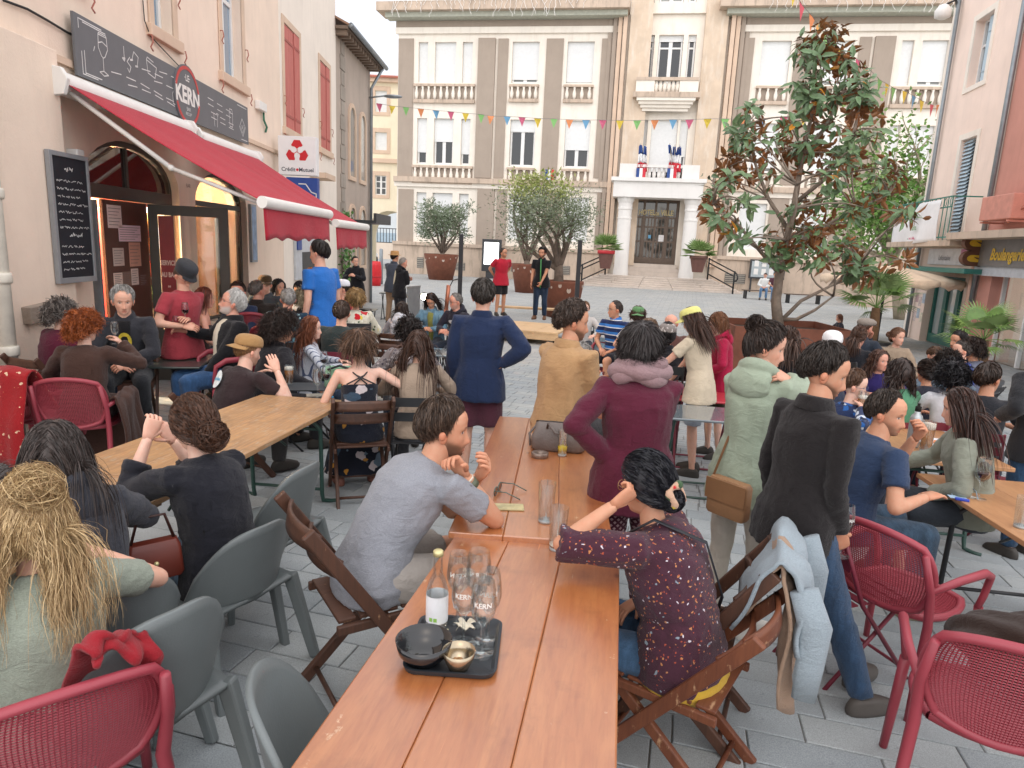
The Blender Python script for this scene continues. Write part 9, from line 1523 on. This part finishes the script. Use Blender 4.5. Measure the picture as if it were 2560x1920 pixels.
def hung(name,label,cat,T,u0,u1,path,mat,amp=.03,sleeves=(),seed=0):
    "a garment folded over a chair back; path: (y, z) from the front over the top and down behind"
    pth=np.array(path);n=len(pth);o_=thing(name,label,cat);rn=random.Random(seed);f1,f2,f3=[rn.random()*6 for _ in range(3)]
    def f(u,v):
        i=v*(n-1);k=min(int(i),n-2);y,z=pth[k]+(pth[k+1]-pth[k])*(i-k);dn=max(0,v-.35)/.65;x=u0+(u1-u0)*u;return T(x+.02*math.sin(v*7+f1)*dn,y-amp*dn*(math.sin(u*13+f2)+.6*math.sin(u*23+v*3+f3))-.01*math.sin(v*19+u*5),z-dn*.06*math.sin(u*4+f3)-.008*math.sin(u*15))
    m=MB();m.grid(f,30,26);m.build('cloth_body',mat,o_,True,solid=.014)
    for (x,y,z,L,dx) in sleeves: m=MB();m.tube([T(x,y,z),T(x+dx*.3,y-.05,z-L*.35),T(x+dx*.6,y-.055,z-L*.7),T(x+dx,y-.04,z-L)],[.05,.06,.052,.044],12,True,.5);m.v=[tuple(np.array(v)*1+np.array((.006*math.sin(v[2]*70),.006*math.cos(v[2]*55),0))) for v in m.v];m.build('sleeve',mat,o_,True)
    return o_
def cx3(o,p): return np.array(o.matrix_basis @ Vector(p))
def find(lab): return next(o for o in bpy.data.objects if o.parent is None and o.get('label')==lab)
o=find('red perforated armchair covered by the red paisley cloth');T=lambda *p: cx3(o,p)
hung('paisley_cloth','red cloth with pale paisley drops draped over a red armchair','cloth',T,-.33,.35,((-.14,.56),(-.24,.78),(-.33,.90),(-.40,.84),(-.47,.5),(-.50,.16)),cloth('#9c1f24','paisley'),.04,(),3)
o=find('red perforated armchair of the woman with orange red hair');T=lambda *p: cx3(o,p)
hung('brown_coat','brown coat hanging beside the orange haired woman over her armrest','coat',lambda x,y,z: T(-y-.02,x,z),-.22,.2,((-.2,.5),(-.25,.64),(-.29,.70),(-.335,.64),(-.355,.35),(-.36,.08)),cloth('#4a322a',None),.02,(),4)
o=find('dark wooden folding chair hung with the grey and beige jackets');T=lambda *p: cx3(o,p)
hung('beige_jacket','beige jacket hanging under the light grey jacket','jacket',T,-.22,.10,((-.24,.66),(-.29,.80),(-.335,.885),(-.38,.80),(-.40,.6),(-.41,.34)),cloth('#a68b76',None),.02,(),2);hung('grey_jacket','light grey denim jacket hung over a folding chair back','jacket',T,-.24,.26,((-.20,.60),(-.28,.80),(-.33,.90),(-.41,.84),(-.44,.66),(-.45,.50)),cloth('#8f9ba3','heather'),.03,((.20,-.42,.84,.42,.05),(-.20,-.43,.80,.40,-.04)),5)
o=find('wine red metal chair hung with the pale denim jacket');T=lambda *p: cx3(o,p)
hung('denim_jacket','pale blue denim jacket hung over a wine red metal chair','jacket',T,-.2,.2,((-.2,.6),(-.27,.78),(-.31,.86),(-.36,.8),(-.38,.6),(-.39,.42)),cloth('#9fbccb','denim'),.025,((.17,-.36,.8,.45,.04),),9)
o=find('grey plastic chair with the red and black jacket wedged in it');T=lambda *p: cx3(o,p)
hung('red_jacket','red rain jacket crumpled over a grey plastic chair back','jacket',T,-.25,-.08,((-.10,.50),(-.17,.66),(-.23,.80),(-.275,.835),(-.30,.80),(-.305,.76)),cloth('#96202a',None),.012,(),7);heap('black_fleece','black fleece stuffed under the red rain jacket','jacket',T(-.10,-.02,.54),(.19,.11,.09),cloth('#1c1b1e',None),5,o.rotation_euler[2])
o=find('red perforated armchair with a brown coat thrown over its side');T=lambda *p: cx3(o,p)
heap('dark_coat','dark brown coat heaped on the red armchair by the orange table','coat',T(.16,.16,.60),(.30,.20,.13),cloth('#33241e',None),8,o.rotation_euler[2])
lb2=thing('brown_handbag','small reddish brown leather handbag between the two dark clad women','bag');D=next(d for d in PPL if d['label'].startswith('woman in charcoal'));q=DP(332,1205,.6);lb2.location=tuple(map(float,q));lb2.rotation_euler=(0,0,R(40));lb2.scale=(.8,)*3;m=MB();m.loft([rr_(.12,.05,.02,-.1),rr_(.13,.055,.02,-.08),rr_(.12,.05,.02,.06),rr_(.11,.03,.02,.09)]);m.build('body',plain('leather_red','#6a2c20',.4),lb2,auto=40);m=MB();m.tube([(-.1,0,.08),(-.06,0,.22),(.06,0,.22),(.1,0,.08)],.008,6);m.build('handle',plain('leather_dark','#3a1c16',.5),lb2,True);m=MB();m.ball((0,-.056,-.01),.012);m.build('clasp',plain('cap_gold',''),lb2,True)
sb=thing('satchel','tan leather shoulder satchel worn by the woman in mint hoodie','bag');D=next(d for d in PPL if d['label'].startswith('woman in mint'));q=to_world(D,D['pv']+np.array((.05,-.19,-.10)));sb.location=tuple(q);sb.rotation_euler=(0,0,D['yaw']);sb.scale=(.86,)*3;m=MB();m.loft([rr_(.12,.035,.02,-.11),rr_(.13,.04,.02,-.09),rr_(.13,.04,.02,.09),rr_(.12,.03,.02,.11)]);m.build('pouch',plain('leather_tan','#9a7250',.5,.15,9,.3,40),sb,auto=40);m=MB();m.loft([rr_(.133,.004,.003,-.02),rr_(.133,.004,.003,.105)]);m.v=[(x,y-.046,z) for x,y,z in m.v];m.build('flap',plain('leather_tan2','#8a6444',.5),sb)
st_=[np.array((-.11,0,.1))];m=MB();nbw=np.array(D['nb'])-np.array(D['pv'])-np.array((.05,-.19,-.10));m.tube([(-.12,.0,.10),tuple((nbw+D['rt']*-.07+np.array((0,-.10,-.22)))*D['s']*1.0),tuple((nbw+D['rt']*.03+np.array((0,-.075,-.02)))*D['s']),tuple((nbw+D['rt']*.12+np.array((0,.02,.0)))*D['s'])],.008,6);m.build('strap',plain('leather_tan2',''),sb,True)
